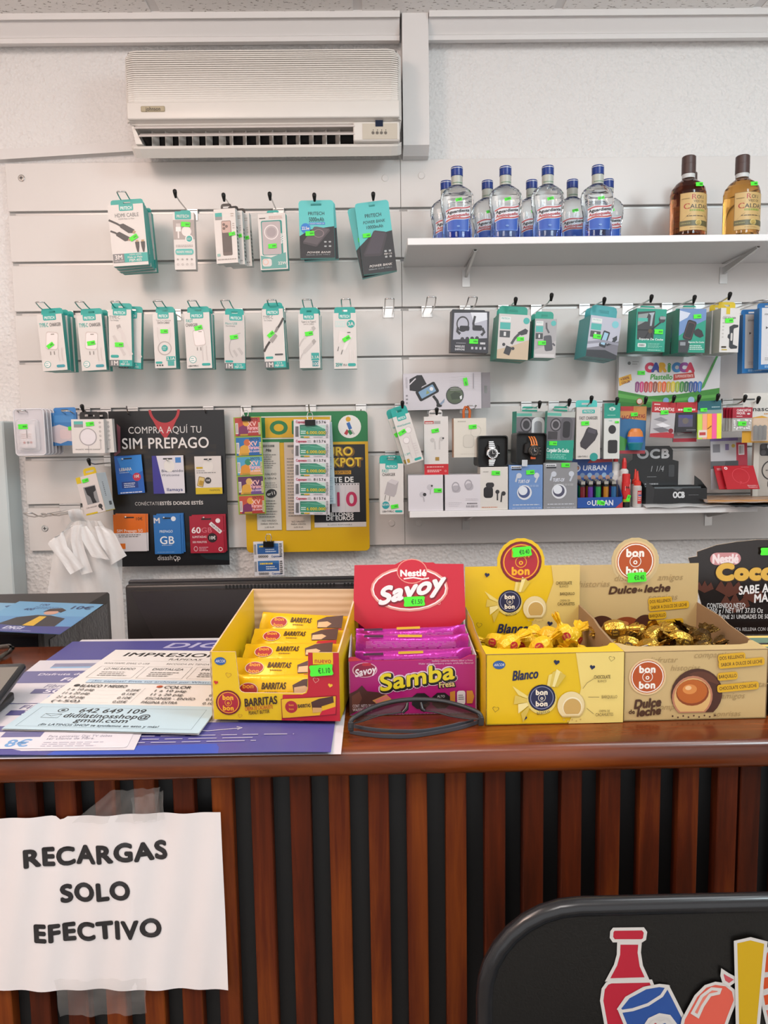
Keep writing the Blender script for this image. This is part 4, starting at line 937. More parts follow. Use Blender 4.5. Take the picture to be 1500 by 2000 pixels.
def tk1(i):
    return [('r', .05, .04, .95, .96, bg[i]), ('p', [(.12, .95), (.2, .5), (.45, .35), (.6, .95)], ['#7a2a5a', '#d9a03a', '#d9902c', '#d9a43a', '#7a2a5a'][i]), ('c', .45, .3, .12, ['#e0a03a', '#c96a3a', '#2f8a6a', '#d9b060', '#e0a03a'][i]), ('p', [(.4, .96), (.6, .7), (.9, .62), (.95, .96)], ['#a8322a', '#1a5fa0', '#d9a46a', '#6a4a8a', '#a8322a'][i]),
            ('t', '39775', .70, .14, .13, '#2a2420', 'b', {'fit': .36}), ('t', 'XV', .66, .36, .22, '#f0c0b8', 'x'), ('t', 'Verano', .68, .56, .19, '#f3b8bc', 'x', {'fit': .44, 'sh': .25}), ('t', '20.000€', .7, .76, .09, '#f2d6e2', 'b', {'fit': .4}), ('rr', .06, .3, .16, .85, .1, '#e3dcd8'), ('bars', .07, .34, .15, .8, 4, '#4a4644'), ('r', .88, .3, .95, .9, '#d9d2a8'), ('lines', .885, .32, .945, .88, 8, '#6a6444', .5), ('rr', .22, .86, .5, .95, .3, '#b5902c')]
strip('strip of five colourful summer lottery tickets with a lime edge', 488, 910, 54, 190, -1.2, 5, tk1, 2.295, '#8fae3c')
def tk2(i):
    return [('t', 'Cuponazo', .21, .13, .13, '#b52f50', 'x', {'fit': .30}), ('t', '81576', .73, .13, .13, '#333', 'b', {'fit': .36, 'sp': .12}), ('r', .17, .28, .88, .84, '#3f9478'), ('p', [(.17, .5), (.4, .34), (.88, .30), (.88, .28), (.17, .28)], '#2f7d66'), ('p', [(.62, .28), (.88, .28), (.88, .5)], '#bfd9d0'), ('l', [(.2, .4), (.4, .36), (.6, .42), (.85, .46)], .012, '#7fbba8'),
            ('t', '6.000.000', .62, .68, .16, '#3a5a20', 'o', {'fit': .56}), ('t', '6.000.000', .62, .68, .15, '#e6cf3a', 'b', {'fit': .54}), ('lines', .2, .56, .34, .76, 2, '#d9ece4', .5), ('bars', .05, .36, .14, .9, 5, '#555'), ('lines', .9, .24, .97, .96, 9, '#666', .5), ('r', .19, .88, .28, .95, '#2f8a4a'), ('r', .29, .88, .44, .95, '#c9a820'), ('lines', .55, .88, .86, .95, 1, '#8a8886'), ('lines', .38, .06, .5, .2, 2, '#9a9694')]
strip('strip of five white and green 6.000.000 lottery tickets', 609, 913, 70, 186, 1.3, 5, tk2, 2.285, '#dcd8de')
strip('second white ticket strip hanging behind the green ones', 635, 905, 34, 160, -1.5, 4, lambda i: [('lines', .1, .1, .9, .9, 7, '#9fb5c4', .4)], 2.305, '#bfd4dd')
def tk3(i): return [('r', .13, .12, .84, .72, '#2f5f9f'), ('p', [(.13, .4), (.5, .2), (.84, .3), (.84, .12), (.13, .12)], '#3f78b4'), ('lines', .2, .2, .7, .32, 1, '#e6c84a', .8), ('lines', .4, .4, .8, .64, 2, '#cfdcea', .5), ('t', '00000', .32, .86, .13, '#333', 'b', {'fit': .34}), ('t', 'Cuponazo', .76, .86, .12, '#2f5f9f', 'b', {'fit': .34}), ('bars', .02, .15, .1, .75, 4, '#555'), ('lines', .87, .1, .97, .9, 7, '#444', .6)]
strip('pair of blue and white lottery tickets clipped to the bottom of the yellow board', 525, 1091, 58, 68, -.5, 2, tk3, 2.312, '#dedce0')
def clip(label, px, py, s, Y):
    p = at_y(px, py, Y); k = scale_at(p); w = s * k
    o = thing('binder_clip', label, 'clip', p, None, 'black binder clips')
    TT = Matrix(((0, 1, 0, 0), (1, 0, 0, 0), (0, 0, 1, 0), (0, 0, 0, 1)))
    MB().prism([(-.006, 0), (.006, 0), (.0085, w * .55), (-.0085, w * .55)], -w / 2, w / 2, M_BLACK, T=TT).build('spring_body', o)
    for y in (-.004, .004):
        MB().tube([(-w * .2, y * 1.6, w * .5), (-w * .3, y, w * .9), (-w * .18, y, w * 1.25), (w * .18, y, w * 1.25), (w * .3, y, w * .9), (w * .2, y * 1.6, w * .5)], .0009, 6, M_CHROME).build('wire_arm', o)
clip('black binder clip on the colourful summer tickets', 481, 822, 16, 2.29)
clip('black binder clip on the 6.000.000 tickets', 606, 831, 20, 2.28)
clip('black binder clip on the blue and white pair of tickets', 525, 1068, 20, 2.305)
# ------------------------------------------------------------------ bottles on the upper shelf
def glass(name, col, ior=1.42):
    m, nt, b = newmat(name, .03, Base_Color=col + (1,), Transmission_Weight=1.0, IOR=ior); return m, nt, b
m, nt, b = glass('clear_to_blue_glass', (.93, .97, .97), 1.36)
tc = node(nt, 'ShaderNodeTexCoord'); sx = node(nt, 'ShaderNodeSeparateXYZ'); nt.links.new(tc.outputs['Object'], sx.inputs[0])
mr = node(nt, 'ShaderNodeMapRange'); mr.inputs['From Max'].default_value = .21; nt.links.new(sx.outputs['Z'], mr.inputs[0])
r_ = ramp(nt, mr.outputs[0], [(0.0, (.14, .22, .62, 1)), (.16, (.20, .32, .76, 1)), (.42, (.72, .84, .95, 1)), (.55, (.95, .98, .98, 1)), (1, (.95, .98, .98, 1))]); nt.links.new(r_.outputs[0], b.inputs['Base Color'])
M_AGU = m
M_RUM = glass('dark_rum_glass', (.34, .12, .05), 1.36)[0]
M_RUM2 = glass('amber_rum_glass', (.62, .30, .07), 1.36)[0]
def aguardiente(label, px, Y, group):
    p0 = at_y(px, 460, Y); H = .2185
    o = thing('liquor_bottle', label, 'bottle', (p0.x, Y, Z_US + .0005), None, group); o.scale = (1.06, 1.06, .89)
    prof = [(.0001, 0), (.036, .0), (.0385, .004), (.0392, .025), (.0375, .05), (.0380, .07), (.0415, .092), (.0438, .112), (.0438, .126), (.0415, .138), (.0350, .1485), (.026, .1565), (.018, .162), (.0148, .165), (.0142, .172), (.0142, .186)]
    MB().lathe(prof, 32, M_AGU, 1.0, .62, cap=False).build('glass_body', o)
    MB().lathe([(.0148, .163), (.0150, .165), (.0150, .19), (.0145, .191)], 24, paint('#b9bdb4', .3), cap=True).build('neck_label', o)
    q = Pr(.05, .02, lambda x, z, kk: Vector(((.0152 + kk) * math.sin(x / .0152), -(.0152 + kk) * math.cos(x / .0152), .168 + z)), start=.0001)
    q.p([(.1, .75), (.9, .35), (.9, .5), (.1, .9)], '#b5443c'); q.p([(.1, .4), (.9, 0), (.9, .1), (.1, .5)], '#a8403a'); q.r(.2, .9, .8, 1.0, '#5f8a6a'); q.build('neck_print', o)
    cp = MB(); cp.lathe([(.0152, .191), (.0158, .192), (.0158, .202)], 24, paint('#1d3a86', .2), cap=True); cp.lathe([(.0158, .202), (.0158, .2165), (.0148, H)], 24, paint('#24408c', .15), cap=True)
    cp.lathe([(.0160, .2125), (.0160, .2145)], 24, paint('#d5d8de', .2), cap=False)
    cp.build('screw_cap', o)
    # label wrapped on the flattened front
    def fm(x, z, kk):
        a = x / .043; rr = .0418 + kk
        return Vector((rr * math.sin(a), -(.0415 * .62 + kk + .0012) * math.cos(a), .018 + z))
    q = Pr(.070, .10, fm, start=.0003)
    W2 = '#dfe3ea'
    q.r(.06, .58, .94, .98, '#3f6cc0'); q.r(.1, .62, .9, .94, '#2c57b4')
    n = 10
    def band(v0, v1, col):
        for i in range(n):
            u0, u1 = i / n, (i + 1) / n; f = lambda u: -.16 * u - .03 * math.sin(u * 6)
            q.p([(u0, v1 + f(u0)), (u1, v1 + f(u1)), (u1, v0 + f(u1)), (u0, v0 + f(u0))], col)
    band(.34, .72, W2); band(.36, .40, '#b8484a'); band(.66, .70, '#b8484a')
    q.t('Aguardiente', .5, .385, .085, '#26262c', 'x', fit=.9, rot=8, sh=.15); q.t('Antioqueño', .5, .505, .085, '#b8383e', 'x', fit=.88, rot=8, sh=.15)
    for a, b_ in (((.08, .74), (.08, .96)), ((.08, .96), (.92, .96)), ((.92, .96), (.92, .64))): q.l([a, b_], .015, '#c9d4ea')
    q.c(.5, .84, .06, '#6f92d0', .7)
    q.build('label', o)
    sticker(o, .08, .2, .52, .43, .018, 14, fmap=lambda X, Z, kk: Vector((X, -.0262 - kk * .5 + abs(X) * .05, Z)))
    return o
Gb = 'clear and blue aguardiente bottles on the upper shelf'
YB0, YB1 = YP - .27 + .032, YP - .27 + .145
for i, x in enumerate((893, 987, 1069, 1166)): aguardiente('clear and blue liquor bottle in the front row, %s from the left' % ('leftmost', 'second', 'third', 'rightmost')[i], x, YB0, Gb)
for i, x in enumerate((872, 952, 1038, 1117, 1186)): aguardiente('clear and blue liquor bottle in the rear row, %s from the left' % ('leftmost', 'second', 'middle one, third', 'fourth', 'rightmost, fifth')[i], x, YB1, Gb)
def rum(label, px, Y, mat, tilt=0):
    p0 = at_y(px, 455, Y)
    o = thing('rum_bottle', label, 'bottle', (p0.x, Y, Z_US + .0005), None, 'rum bottles on the upper shelf'); o.scale = (1.08, 1.08, .93)
    MB().lathe([(.0001, 0), (.041, 0), (.044, .004), (.0445, .09), (.0445, .128), (.041, .143), (.031, .158), (.02, .168), (.0155, .172), (.0148, .178), (.0148, .21)], 36, mat, cap=False).build('glass_body', o)
    MB().lathe([(.0158, .174), (.0162, .175), (.0162, .188), (.0156, .1885)], 24, paint('#cfd0cf', .4)).build('neck_seal', o)
    c = MB(); c.lathe([(.0172, .186), (.0174, .187), (.0174, .214), (.0176, .2145), (.0176, .2155), (.0174, .216), (.0172, .236), (.015, .2385)], 28, paint('#4a3430', .4)); c.build('cap', o)
    rr = .0447
    q = Pr(.084, .108, lambda x, z, kk: Vector(((rr + kk) * math.sin(x / rr + .12), -(rr + kk) * math.cos(x / rr + .12), .012 + z)), start=.0007, dz=.00014)
    q.r(0, 0, 1, 1, '#8a6a34'); q.r(.015, .012, .985, .988, '#c9a76a')
    q.t('R', .40, .115, .13, '#a8322c', 'b'); q.t('ON', .60, .125, .09, '#33302a', 'b', fit=.24); q.t('VIEJO DE', .56, .235, .06, '#5a4a30', 'b', fit=.34); q.t('C', .2, .36, .14, '#a8322c', 'b'); q.t('ALDAS', .60, .37, .105, '#2f2c28', 'b', fit=.62)
    q.lines(.28, .42, .78, .5, 1, '#8f9a44', .7, .02); q.p([(.08, .72), (.22, .6), (.3, .56), (.7, .56), (.82, .6), (.94, .72), (.8, .62), (.2, .62)], '#4a3a28'); q.lines(.2, .6, .84, .64, 1, '#4a3a28', .5)
    q.r(0, .74, 1, .88, '#5f5a38'); q.c(.55, .8, .1, '#d9c47a'); q.c(.55, .8, .075, '#b59a50'); q.lines(.04, .78, .4, .84, 1, '#8f8a5a', .5); q.lines(.3, .92, .75, .95, 1, '#a88a50')
    q.lines(.06, .14, .3, .18, 1, '#7a6a40'); q.build('label', o)
    q2 = sticker(o, .09, .2, .62, .285, .022, 6, fmap=lambda X, Z, kk: Vector((.046 * math.sin(X / .046), -.046 * math.cos(X / .046) * .98 - .0005, Z)))
rum('dark rum bottle with tan label, left one in front', 1342, YB0 + .012, M_RUM)
rum('dark rum bottle hidden behind the left rum bottle', 1346, YB1 + .03, M_RUM)
rum('amber rum bottle with tan label at the right end', 1446, YB0 + .012, M_RUM2)

# ------------------------------------------------------------------ right panel: hooks and boxed accessories
for px, py, nm in [(1007, 588, 'with the windscreen phone holder box'), (1077, 580, 'with the small grey phone holder box'), (1180, 588, 'with the tilted dashboard holder box'), (1272, 583, 'with the green bicycle holder box'), (1356, 584, 'with the green vent magnet box'), (1425, 578, 'with the yellow-tabbed holder box')]:
    hook(px, py, 3, 'black-tipped hook ' + nm, False, L=.2)
hook(924, 580, 3, 'looped wire hook with the sport earphone box', True, L=.19)
hook(1500, 586, 3, 'looped wire hook with the blue and white cable boxes', True, L=.19)
GT = '#1f9a84'; G3 = 'boxed phone accessories hung on the right panel'
carton('earphone_box', 'black box with a clear window showing sport ear-hook earphones', 'box', 918, 648, 74, 80, 2.19, .035, 2, yaw=3, front='#35343a', side='#3a393c', art=[('p', [(.07, .06), (.94, .03), (.96, .64), (.05, .70)], '#b5b6c2'), ('p', [(.5, .04), (.93, .03), (.95, .2), (.6, .3)], '#dfe3ea'), ('ring', .30, .32, .17, .2, '#3c3a3e', {'asp': 1.2}), ('rr', .22, .36, .48, .48, .3, '#2f2d32'), ('l', [(.18, .4), (.16, .5), (.24, .56)], .07, '#3c3a3e'), ('rr', .56, .34, .82, .47, .3, '#2f2d32'), ('l', [(.62, .12), (.58, .3), (.6, .4)], .06, '#3c3a3e'), ('l', [(.82, .4), (.88, .5), (.8, .58)], .07, '#3c3a3e')] +
     [('c', .3 + .13 * i, .68 - .01 * i, .05, '#3f3d42') for i in range(4)] + [('r', 0, .70, 1, 1, '#34333a'), ('t', 'WIRELESS', .24, .86, .05, '#dcdce0', 'b', {'fit': .26}), ('t', 'EARPHONE', .24, .93, .045, '#dcdce0', 'b', {'fit': .26}), ('lines', .14, .76, .4, .8, 1, '#a9a9b0'), ('lines', .78, .73, .95, .79, 1, '#dcdce0', .8)] + [('rr', .54 + .11 * i, .86, .60 + .11 * i, .92, .2, '#bdbdc4') for i in range(4)],
     tab=(.9, 6, '#2a2a2e', .3), stick=(.60, .73, 18, 0), group=G3)
def hold(sky, ground, body, extra=[]): return [('r', 0, 0, 1, 1, sky), ('p', [(0, .80), (.4, .72), (1, .55), (1, 1), (0, 1)], ground), ('r', .05, .06, .38, .17, '#e0e2e0'), ('t', 'PRITECH', .21, .1, .035, '#49a8a0', 'b', {'fit': .26}), ('r', .05, .19, .38, .34, '#4fb0a8'), ('r', .05, .37, .38, .52, '#4a4a4c'), ('r', .18, .4, .25, .49, '#d9d9d9')] + body + extra
carton('car_mount_box', 'teal and white windscreen phone holder box, {} of the pair', 'box', 1003, 658, 62, 86, 2.19, .045, 3.5, yaw=3, front='#cfc9c4', side=GT, art=hold('#cfcac8', '#c9b59a', [('l', [(.30, .90), (.38, .72)], .2, '#3c3a3e'), ('l', [(.44, .66), (.55, .52), (.68, .42)], .08, '#4a484c'), ('p', [(.62, .40), (.86, .30), (.95, .34), (.92, .42), (.74, .46)], '#3c3a3e'), ('c', .2, .68, .05, '#3c3a3e'), ('c', .5, .76, .05, '#3c3a3e'), ('c', .88, .13, .1, '#49b0a8')]), tab=(.92, 18, GT, .3, .5), stick=(.72, .54, 15, 4), group=G3, n=2)
carton('car_mount_box', 'small grey and teal phone holder box beside the windscreen holder, {} of the pair', 'box', 1065, 661, 43, 75, 2.19, .04, 2, yaw=2, front='#a5a2a4', side=GT, art=hold('#a9a6a8', '#b9b5b5', [('rr', .45, .42, .82, .82, .25, '#55535a', {'rot': 8}), ('l', [(.52, .1), (.54, .24), (.66, .36)], .08, '#5a575c'), ('l', [(.84, .62), (.95, .68)], .08, '#55535a'), ('c', .85, .11, .12, '#57b5b0'), ('r', .04, .9, .94, .98, '#cfcccc')]), tab=(.85, 16, GT, .3, .5), stick=(.35, .62, 16, 3), group=G3, n=2)
carton('car_mount_box', 'tilted teal dashboard holder box with a road picture, {} of the pair', 'box', 1179, 659, 62, 79, 2.19, .05, 7, yaw=4, front='#b3b4c0', side='#3a9ea3', art=hold('#b9bac8', '#77757f', [('p', [(0, .84), (.6, .8), (1, .9), (1, 1), (0, 1)], '#2f3036'), ('rr', .42, .34, .64, .74, .15, '#2a2b30', {'rot': -12}), ('rr', .46, .38, .60, .68, .1, '#9cc4dc', {'rot': -12}), ('l', [(.62, .68), (.78, .62), (.86, .52)], .06, '#2a2b30'), ('p', [(.78, .5), (.92, .42), (.94, .52), (.86, .6)], '#2a2b30'), ('c', .82, .16, .11, '#7cc4cc'), ('p', [(0, .7), (.5, .62), (1, .66), (1, .6), (.5, .56), (0, .64)], '#8f8f9c')]), tab=(.86, 24, '#3a9ea3', .32, .5), stick=(.28, .50, 17, 0), group=G3, n=2)
carton('bicycle_mount_box', 'green bicycle phone holder box with a cyclist photo', 'box', 1271, 645, 60, 82, 2.19, .06, 2, yaw=4, front='#1f9a82', side='#1f9480', art=[('p', [(.03, .08), (.62, .05), (.60, .72), (.05, .72)], '#3c3a3c'), ('p', [(.05, .14), (.4, .1), (.3, .3), (.05, .4)], '#8f9a98'), ('p', [(.40, .1), (.60, .08), (.56, .16), (.52, .4), (.46, .4), (.48, .16)], '#a9b4bc'), ('r', .05, .22, .38, .3, '#4fb5a4'), ('l', [(.05, .5), (.5, .5), (.9, .26)], .05, '#232225'), ('l', [(.3, .7), (.5, .46), (.56, .7)], .05, '#232225'), ('c', .48, .52, .07, '#5a4a30'), ('c', .86, .24, .11, '#3c3c40'), ('rr', .78, .17, .98, .24, .4, '#9a9ca0'),
     ('t', 'Soporte De Coche', .52, .71, .045, '#e6f0ec', 'x', {'fit': .82, 'sh': .15}), ('rr', .08, .81, .36, .90, .2, '#dce4e0'), ('bars', .12, .83, .32, .88, 10, '#333'), ('lines', .42, .8, .95, .92, 4, '#8fd0be', .4), ('lines', .42, .94, .95, .98, 1, '#8fd0be', .6)], tab=(.5, 9, GT, .5, .5), stick=(.76, .53, 18, 0), group=G3)
carton('car_mount_box', 'green air-vent magnetic holder box, {} of the pair', 'box', 1352, 646, 53, 84, 2.19, .05, 1, yaw=2, front='#22997f', side='#1c8a72', art=[('p', [(0, 0), (1, 0), (1, .25), (.5, .4), (0, .62)], '#6f8fc0'), ('p', [(0, .04), (.4, .1), (.3, .2), (0, .3)], '#cfd6e6'), ('rr', .22, .26, .58, .72, .25, '#2e2a2e', {'rot': -16}), ('rr', .26, .3, .54, .68, .25, '#5a3a3c', {'rot': -16}), ('rr', .28, .32, .52, .66, .25, '#2a262a', {'rot': -16}), ('c', .70, .54, .13, '#332f33'), ('p', [(.7, .44), (.86, .5), (.94, .62), (.8, .66), (.66, .62)], '#332f33'), ('p', [(0, .72), (.34, .70), (.42, .8), (.36, 1), (0, 1)], '#3a3c40'), ('r', .06, .76, .26, .84, '#8f949a'), ('t', 'Soporte De Coche', .66, .76, .035, '#e6f0ec', 'x', {'fit': .6, 'sh': .15}), ('lines', .42, .82, .95, .94, 3, '#bfe0d6', .55)], tab=(.5, 9, GT, .5, .5), stick=(.66, .175, 16, 4), group=G3, n=2)
carton('car_mount_box', 'white and yellow car holder box on the right, {} of the pair', 'box', 1425, 645, 38, 85, 2.19, .045, 1, yaw=2, front='#dcd9d6', side='#b9bdb6', art=[('r', .28, 0, .48, .14, '#d9bc1c'), ('t', 'CAR HOLDER', .45, .225, .04, '#3a3836', 'b', {'fit': .7}), ('lines', .14, .18, .5, .2, 1, '#77736f'), ('lines', .1, .3, .2, .7, 5, '#b9b4b0', .3), ('p', [(.48, .42), (.70, .37), (.94, .38), (.94, .43), (.72, .46), (.70, .5), (.70, .82), (.94, .86), (.92, .91), (.6, .92), (.5, .88), (.5, .7), (.40, .66), (.42, .6), (.5, .58)], '#33363c'), ('rr', .56, .56, .66, .74, .5, '#cfccc8'), ('r', .1, .86, .35, .9, '#4a4030'), ('r', .12, .93, .4, .95, '#c9ac1c')], tab=(.9, 14, '#d9bc1c', .3, .5), stick=(.44, .285, 17, 4), group=G3, n=2, shift=-.004)
BL = '#1d6fb0'
mv = [('r', 0, .92, 1, 1, BL), ('r', 0, 0, .08, 1, BL), ('t', 'mov', .32, .10, .035, '#5a5a5c', 'b', {'fit': .3}), ('p', [(.22, .30), (.30, .32), (.22, .345)], '#4a4a4c'), ('rr', .55, .22, .8, .44, .15, '#55565a'), ('rr', .6, .26, .75, .4, .15, '#8d8f92'), ('lines', .2, .80, .7, .86, 2, '#9a9896', .4), ('lines', .2, .935, .7, .975, 2, '#a9cbe6', .5)]
carton('cable_box', 'blue-edged grey cable box at the right edge, rear one', 'box', 1479, 671, 58, 113, 2.235, .03, -1, front='#bdb6b2', side=BL, art=mv, stick=(.55, .55, 16, 4), tab=(.8, 12, BL, .3), group=G3)
carton('cable_box', 'blue-edged white cable box at the right edge, front one', 'box', 1512, 661, 60, 118, 2.18, .03, -1, front='#d5d4d8', side=BL, art=mv, stick=(.6, .5, 16, 4), tab=(.8, 12, BL, .3), group=G3)

# ------------------------------------------------------------------ big packs leaning above the lower row
o_, w_, h_, k_ = carton('phone_mount_package', 'long grey motorcycle phone holder package lying across the hooks', 'package', 864, 764, 152, 71, 2.295, .05, -.6, front='#cfcbd2', side='#9a969c', art=[('p', [(.08, .16), (.18, .05), (.24, .05), (.30, .3), (.24, .36), (.2, .5), (.08, .46)], '#26262a'), ('l', [(.08, .3), (.16, .14)], .015, '#d9d6dc'), ('rr', .165, .34, .445, .66, .16, '#1f2024', {'rot': 27}), ('rr', .20, .395, .41, .605, .1, '#7fa3c4', {'rot': 27}), ('p', [(.3, .46), (.34, .54), (.29, .58)], '#8f9a6a'), ('c', .36, .43, .025, '#e6eaee'), ('l', [(.38, .62), (.43, .76), (.45, .9)], .035, '#26262a'), ('rr', .42, .84, .49, .93, .4, '#26262a'), ('p', [(.46, .84), (.53, .7), (.52, .8), (.48, .88)], '#8a9ab0'), ('c', .66, .62, .115, '#3a3c42'), ('c', .66, .62, .105, '#55624e'), ('p', [(.6, .6), (.66, .52), (.73, .56), (.74, .72), (.62, .74)], '#3f4a3c'), ('p', [(.72, .66), (.75, .62), (.75, .72), (.73, .74)], '#dfe3e6'),
     ('lines', .03, .1, .06, .4, 8, '#aaa6ae', .4), ('lines', .03, .55, .06, .85, 3, '#8a868e', .4)] + [('l', [(.6, .12 + .045 * i), (1, .10 + .045 * i)], .003, '#e6e3e8') for i in range(9)] + [('l', [(.9, .03), (.9, .45)], .008, '#8f8b92')], stick=(.80, .26, 16, -80), group=G3)
fl = MB(); TT = Matrix.Translation((w_ / 2, .003, 0)); plate = MB()
fw = 18 * k_
fl.box(0, fw, 0, .0015, .002, h_ * .42, paint('#8e8a90', .3), T=TT); fl.box(0, fw * .35, 0, .0015, h_ * .42, h_ * .62, paint('#8e8a90', .3), T=TT); fl.box(fw * .65, fw, 0, .0015, h_ * .42, h_ * .62, paint('#8e8a90', .3), T=TT); fl.box(0, fw, 0, .0015, h_ * .62, h_ - .002, paint('#8e8a90', .3), T=TT); fl.build('hang_flap', o_)
hook(922, 792, 5, 'looped wire hook under the motorcycle holder package', True, L=.17)
cols = ['#8a3f7a', '#c9407a', '#b5383f', '#d0554a', '#8a4a3a', '#d9853a', '#e0602a', '#c9a83a', '#d9c43a', '#9ab43a', '#3f8a3a', '#2f6a4a', '#3a5a8a', '#2f4f9a', '#3f7ac0']
ca = [('p', [(0, .66), (.3, .78), (.6, .74), (1, .62), (1, 1), (0, 1)], '#3f8a34'), ('p', [(0, .72), (.4, .86), (1, .74), (1, .8), (.4, .92), (0, .8)], '#5aa648'), ('p', [(0, .88), (.5, .98), (1, .86), (1, 1), (0, 1)], '#2f7a2c'), ('c', .1, .13, .016, '#777'), ('lines', .13, .08, .2, .17, 2, '#999')]
ca += [('t', c, .30 + .065 * i + (.0 if i < 4 else .012), .215, .155 if c != 'i' else .155, col, 'w', {}) for i, (c, col) in enumerate(zip('CARiOCA', ['#c4284a', '#3a4a9a', '#e0a82a', '#3f9a4a', '#3a86c4', '#8a3a8a', '#c4284a']))]
ca += [('t', 'Plastello', .42, .40, .10, '#3f9a3a', 'x', {'fit': .22, 'sh': .1}), ('p', [(.54, .35), (.74, .31), (.75, .42), (.54, .47)], '#b5382f'), ('t', 'SUPERRESISTENTE', .645, .385, .05, '#e8c8c0', 'b', {'fit': .18, 'rot': 2}), ('p', [(.0, .42), (.12, .34), (.13, .46), (.01, .58)], '#e0a82a'), ('t', '+300%', .06, .43, .05, '#7a2a1a', 'x', {'fit': .09, 'rot': 14}), ('t', 'COLOR', .07, .5, .045, '#7a2a1a', 'x', {'fit': .085, 'rot': 14})]
for i, c in enumerate(cols):
    u = .165 + .044 * i; ca += [('p', [(u, .52), (u + .012, .49), (u + .028, .49), (u + .041, .52), (u + .035, .68), (u + .02, .71), (u, .68)], c), ('l', [(u + .02, .53), (u + .016, .68)], .004, '#e9d9d0')]
ca += [('p', [(.95, .0), (.97, .0), (.845, .60), (.815, .66), (.82, .58)], '#4a9a4a'), ('c', .21, .88, .03, '#d9cfc4'), ('ring', .21, .88, .03, .2, '#c44a3a'), ('c', .47, .87, .03, '#7fa8d0'), ('c', .72, .86, .033, '#9fc0dc')]
carton('wax_crayon_box', 'wide white wax crayon box with a rainbow of crayons', 'box', 1307, 746, 199, 98, 2.315, .022, .6, front='#d6d4d6', side='#c9c6c8', art=ca, stick=(.22, .32, 15, 0), group=G3)

# ------------------------------------------------------------------ third row, right
for px, py, nm in [(786, 790, 'with the tilted earphone boxes'), (1054, 790, 'with the silver windscreen holder blister'), (1112, 786, 'with the black windscreen holder blister'), (1155, 780, 'with the car charger box'), (1205, 783, 'with the narrow teal and white box'),
                   (1261, 782, 'with the sharpener card'), (1316, 779, 'with the metal sharpener bag'), (1365, 778, 'with the eraser bag'), (1402, 776, 'with the neon sticky notes'), (1455, 778, 'with the thumbtack bags'), (1481, 781, 'with the battery card')]:
    hook(px, py, 5, 'black-tipped hook ' + nm, False, L=.19)
hook(853, 803, 5, 'wire hook with the red-based earbud box', False, L=.17)
hook(765, 893, 6, 'looped wire hook with the low fast charger boxes', True, L=.17)
carton('earphone_box', 'tilted white wired earphone box, {} of the pair', 'box', 797, 857, 34, 96, 2.185, .02, -16.5, art=pri() + [('t', 'Wired Earphones', .5, .2, .035, '#49b0a8', 'b', {'fit': .8}), ('c', .66, .33, .2, '#cfc6c6'), ('c', .66, .33, .16, '#ece6e5'), ('c', .38, .52, .2, '#cfc6c6'), ('c', .38, .52, .16, '#ece6e5'), ('l', [(.66, .44), (.66, .9)], .05, '#d6cecd'), ('l', [(.38, .63), (.4, .9)], .05, '#d6cecd'), ('t', '1.2M', .2, .79, .04, '#6fbcb5', 'b'), ('r', .08, .89, .22, .97, '#b8963a'), ('rr', .5, .92, .92, .97, .5, '#2aa79e'), ('lines', .7, .6, .9, .85, 5, '#d6cecd', .3)], tab=(.95, 18, TEAL, .3), stick=(.28, .34, 16, 16), group=G3, n=2, shift=-.01, jit=1.5)
carton('charger_box', 'white fast charger box below the tilted earphones, {} on its hook', 'box', 765, 955, 46, 99, 2.195, .026, .4, art=pri() + [('t', 'FAST', .24, .145, .055, '#3fa9a0', 'b', {'fit': .3}), ('t', 'CHARGER', .38, .215, .055, '#55504d', 'b', {'fit': .55}), ('p', [(.32, .36), (.5, .3), (.8, .35), (.68, .6), (.6, .66), (.18, .6)], '#b5aeb0'), ('p', [(.32, .36), (.5, .3), (.8, .35), (.66, .42)], '#cfc8ca'), ('l', [(.24, .62), (.2, .72)], .03, '#8a8580'), ('l', [(.42, .64), (.38, .74)], .03, '#8a8580'), ('c', .24, .82, .16, '#2a9aa0'), ('t', '65W', .24, .81, .045, WH, 'b'), ('t', 'USB+TYPE-C', .34, .945, .035, '#55504d', 'b', {'fit': .5}), ('rr', .64, .92, .95, .965, .5, '#2aa79e')], tab=(.96, 15, TEAL, .3), stick=(.62, .845, 15, 10), group=G3, n=2, shift=-.004)
carton('earbud_box', 'tall white earbud box with a red base', 'box', 852, 871, 47, 114, 2.21, .03, 0, front='#ddd9d6', side='#d2cecb', art=[('r', 0, .81, 1, 1, '#c4202c'), ('r', .02, .075, .4, .125, '#b5302f'), ('lines', .05, .085, .38, .115, 1, WH, .8, .05), ('r', .42, .075, .68, .125, '#a9a5a3'), ('c', .34, .4, .09, '#c4c0be'), ('l', [(.44, .42), (.46, .56)], .05, '#c9c5c3'), ('c', .72, .38, .09, '#c4c0be'), ('c', .79, .37, .04, '#444'), ('l', [(.64, .4), (.64, .56)], .05, '#c9c5c3'), ('r', .46, .69, .62, .75, '#a8843a'), ('lines', .1, .84, .9, .87, 1, '#e3a8a6', .6), ('lines', .12, .9, .75, .95, 2, '#e8b5b2', .6), ('ring', .88, .93, .04, .3, '#e8b5b2')], tab=(.56, 13, '#dcd8d6', .5, .5), stick=(.46, .24, 15, 10), group=G3)
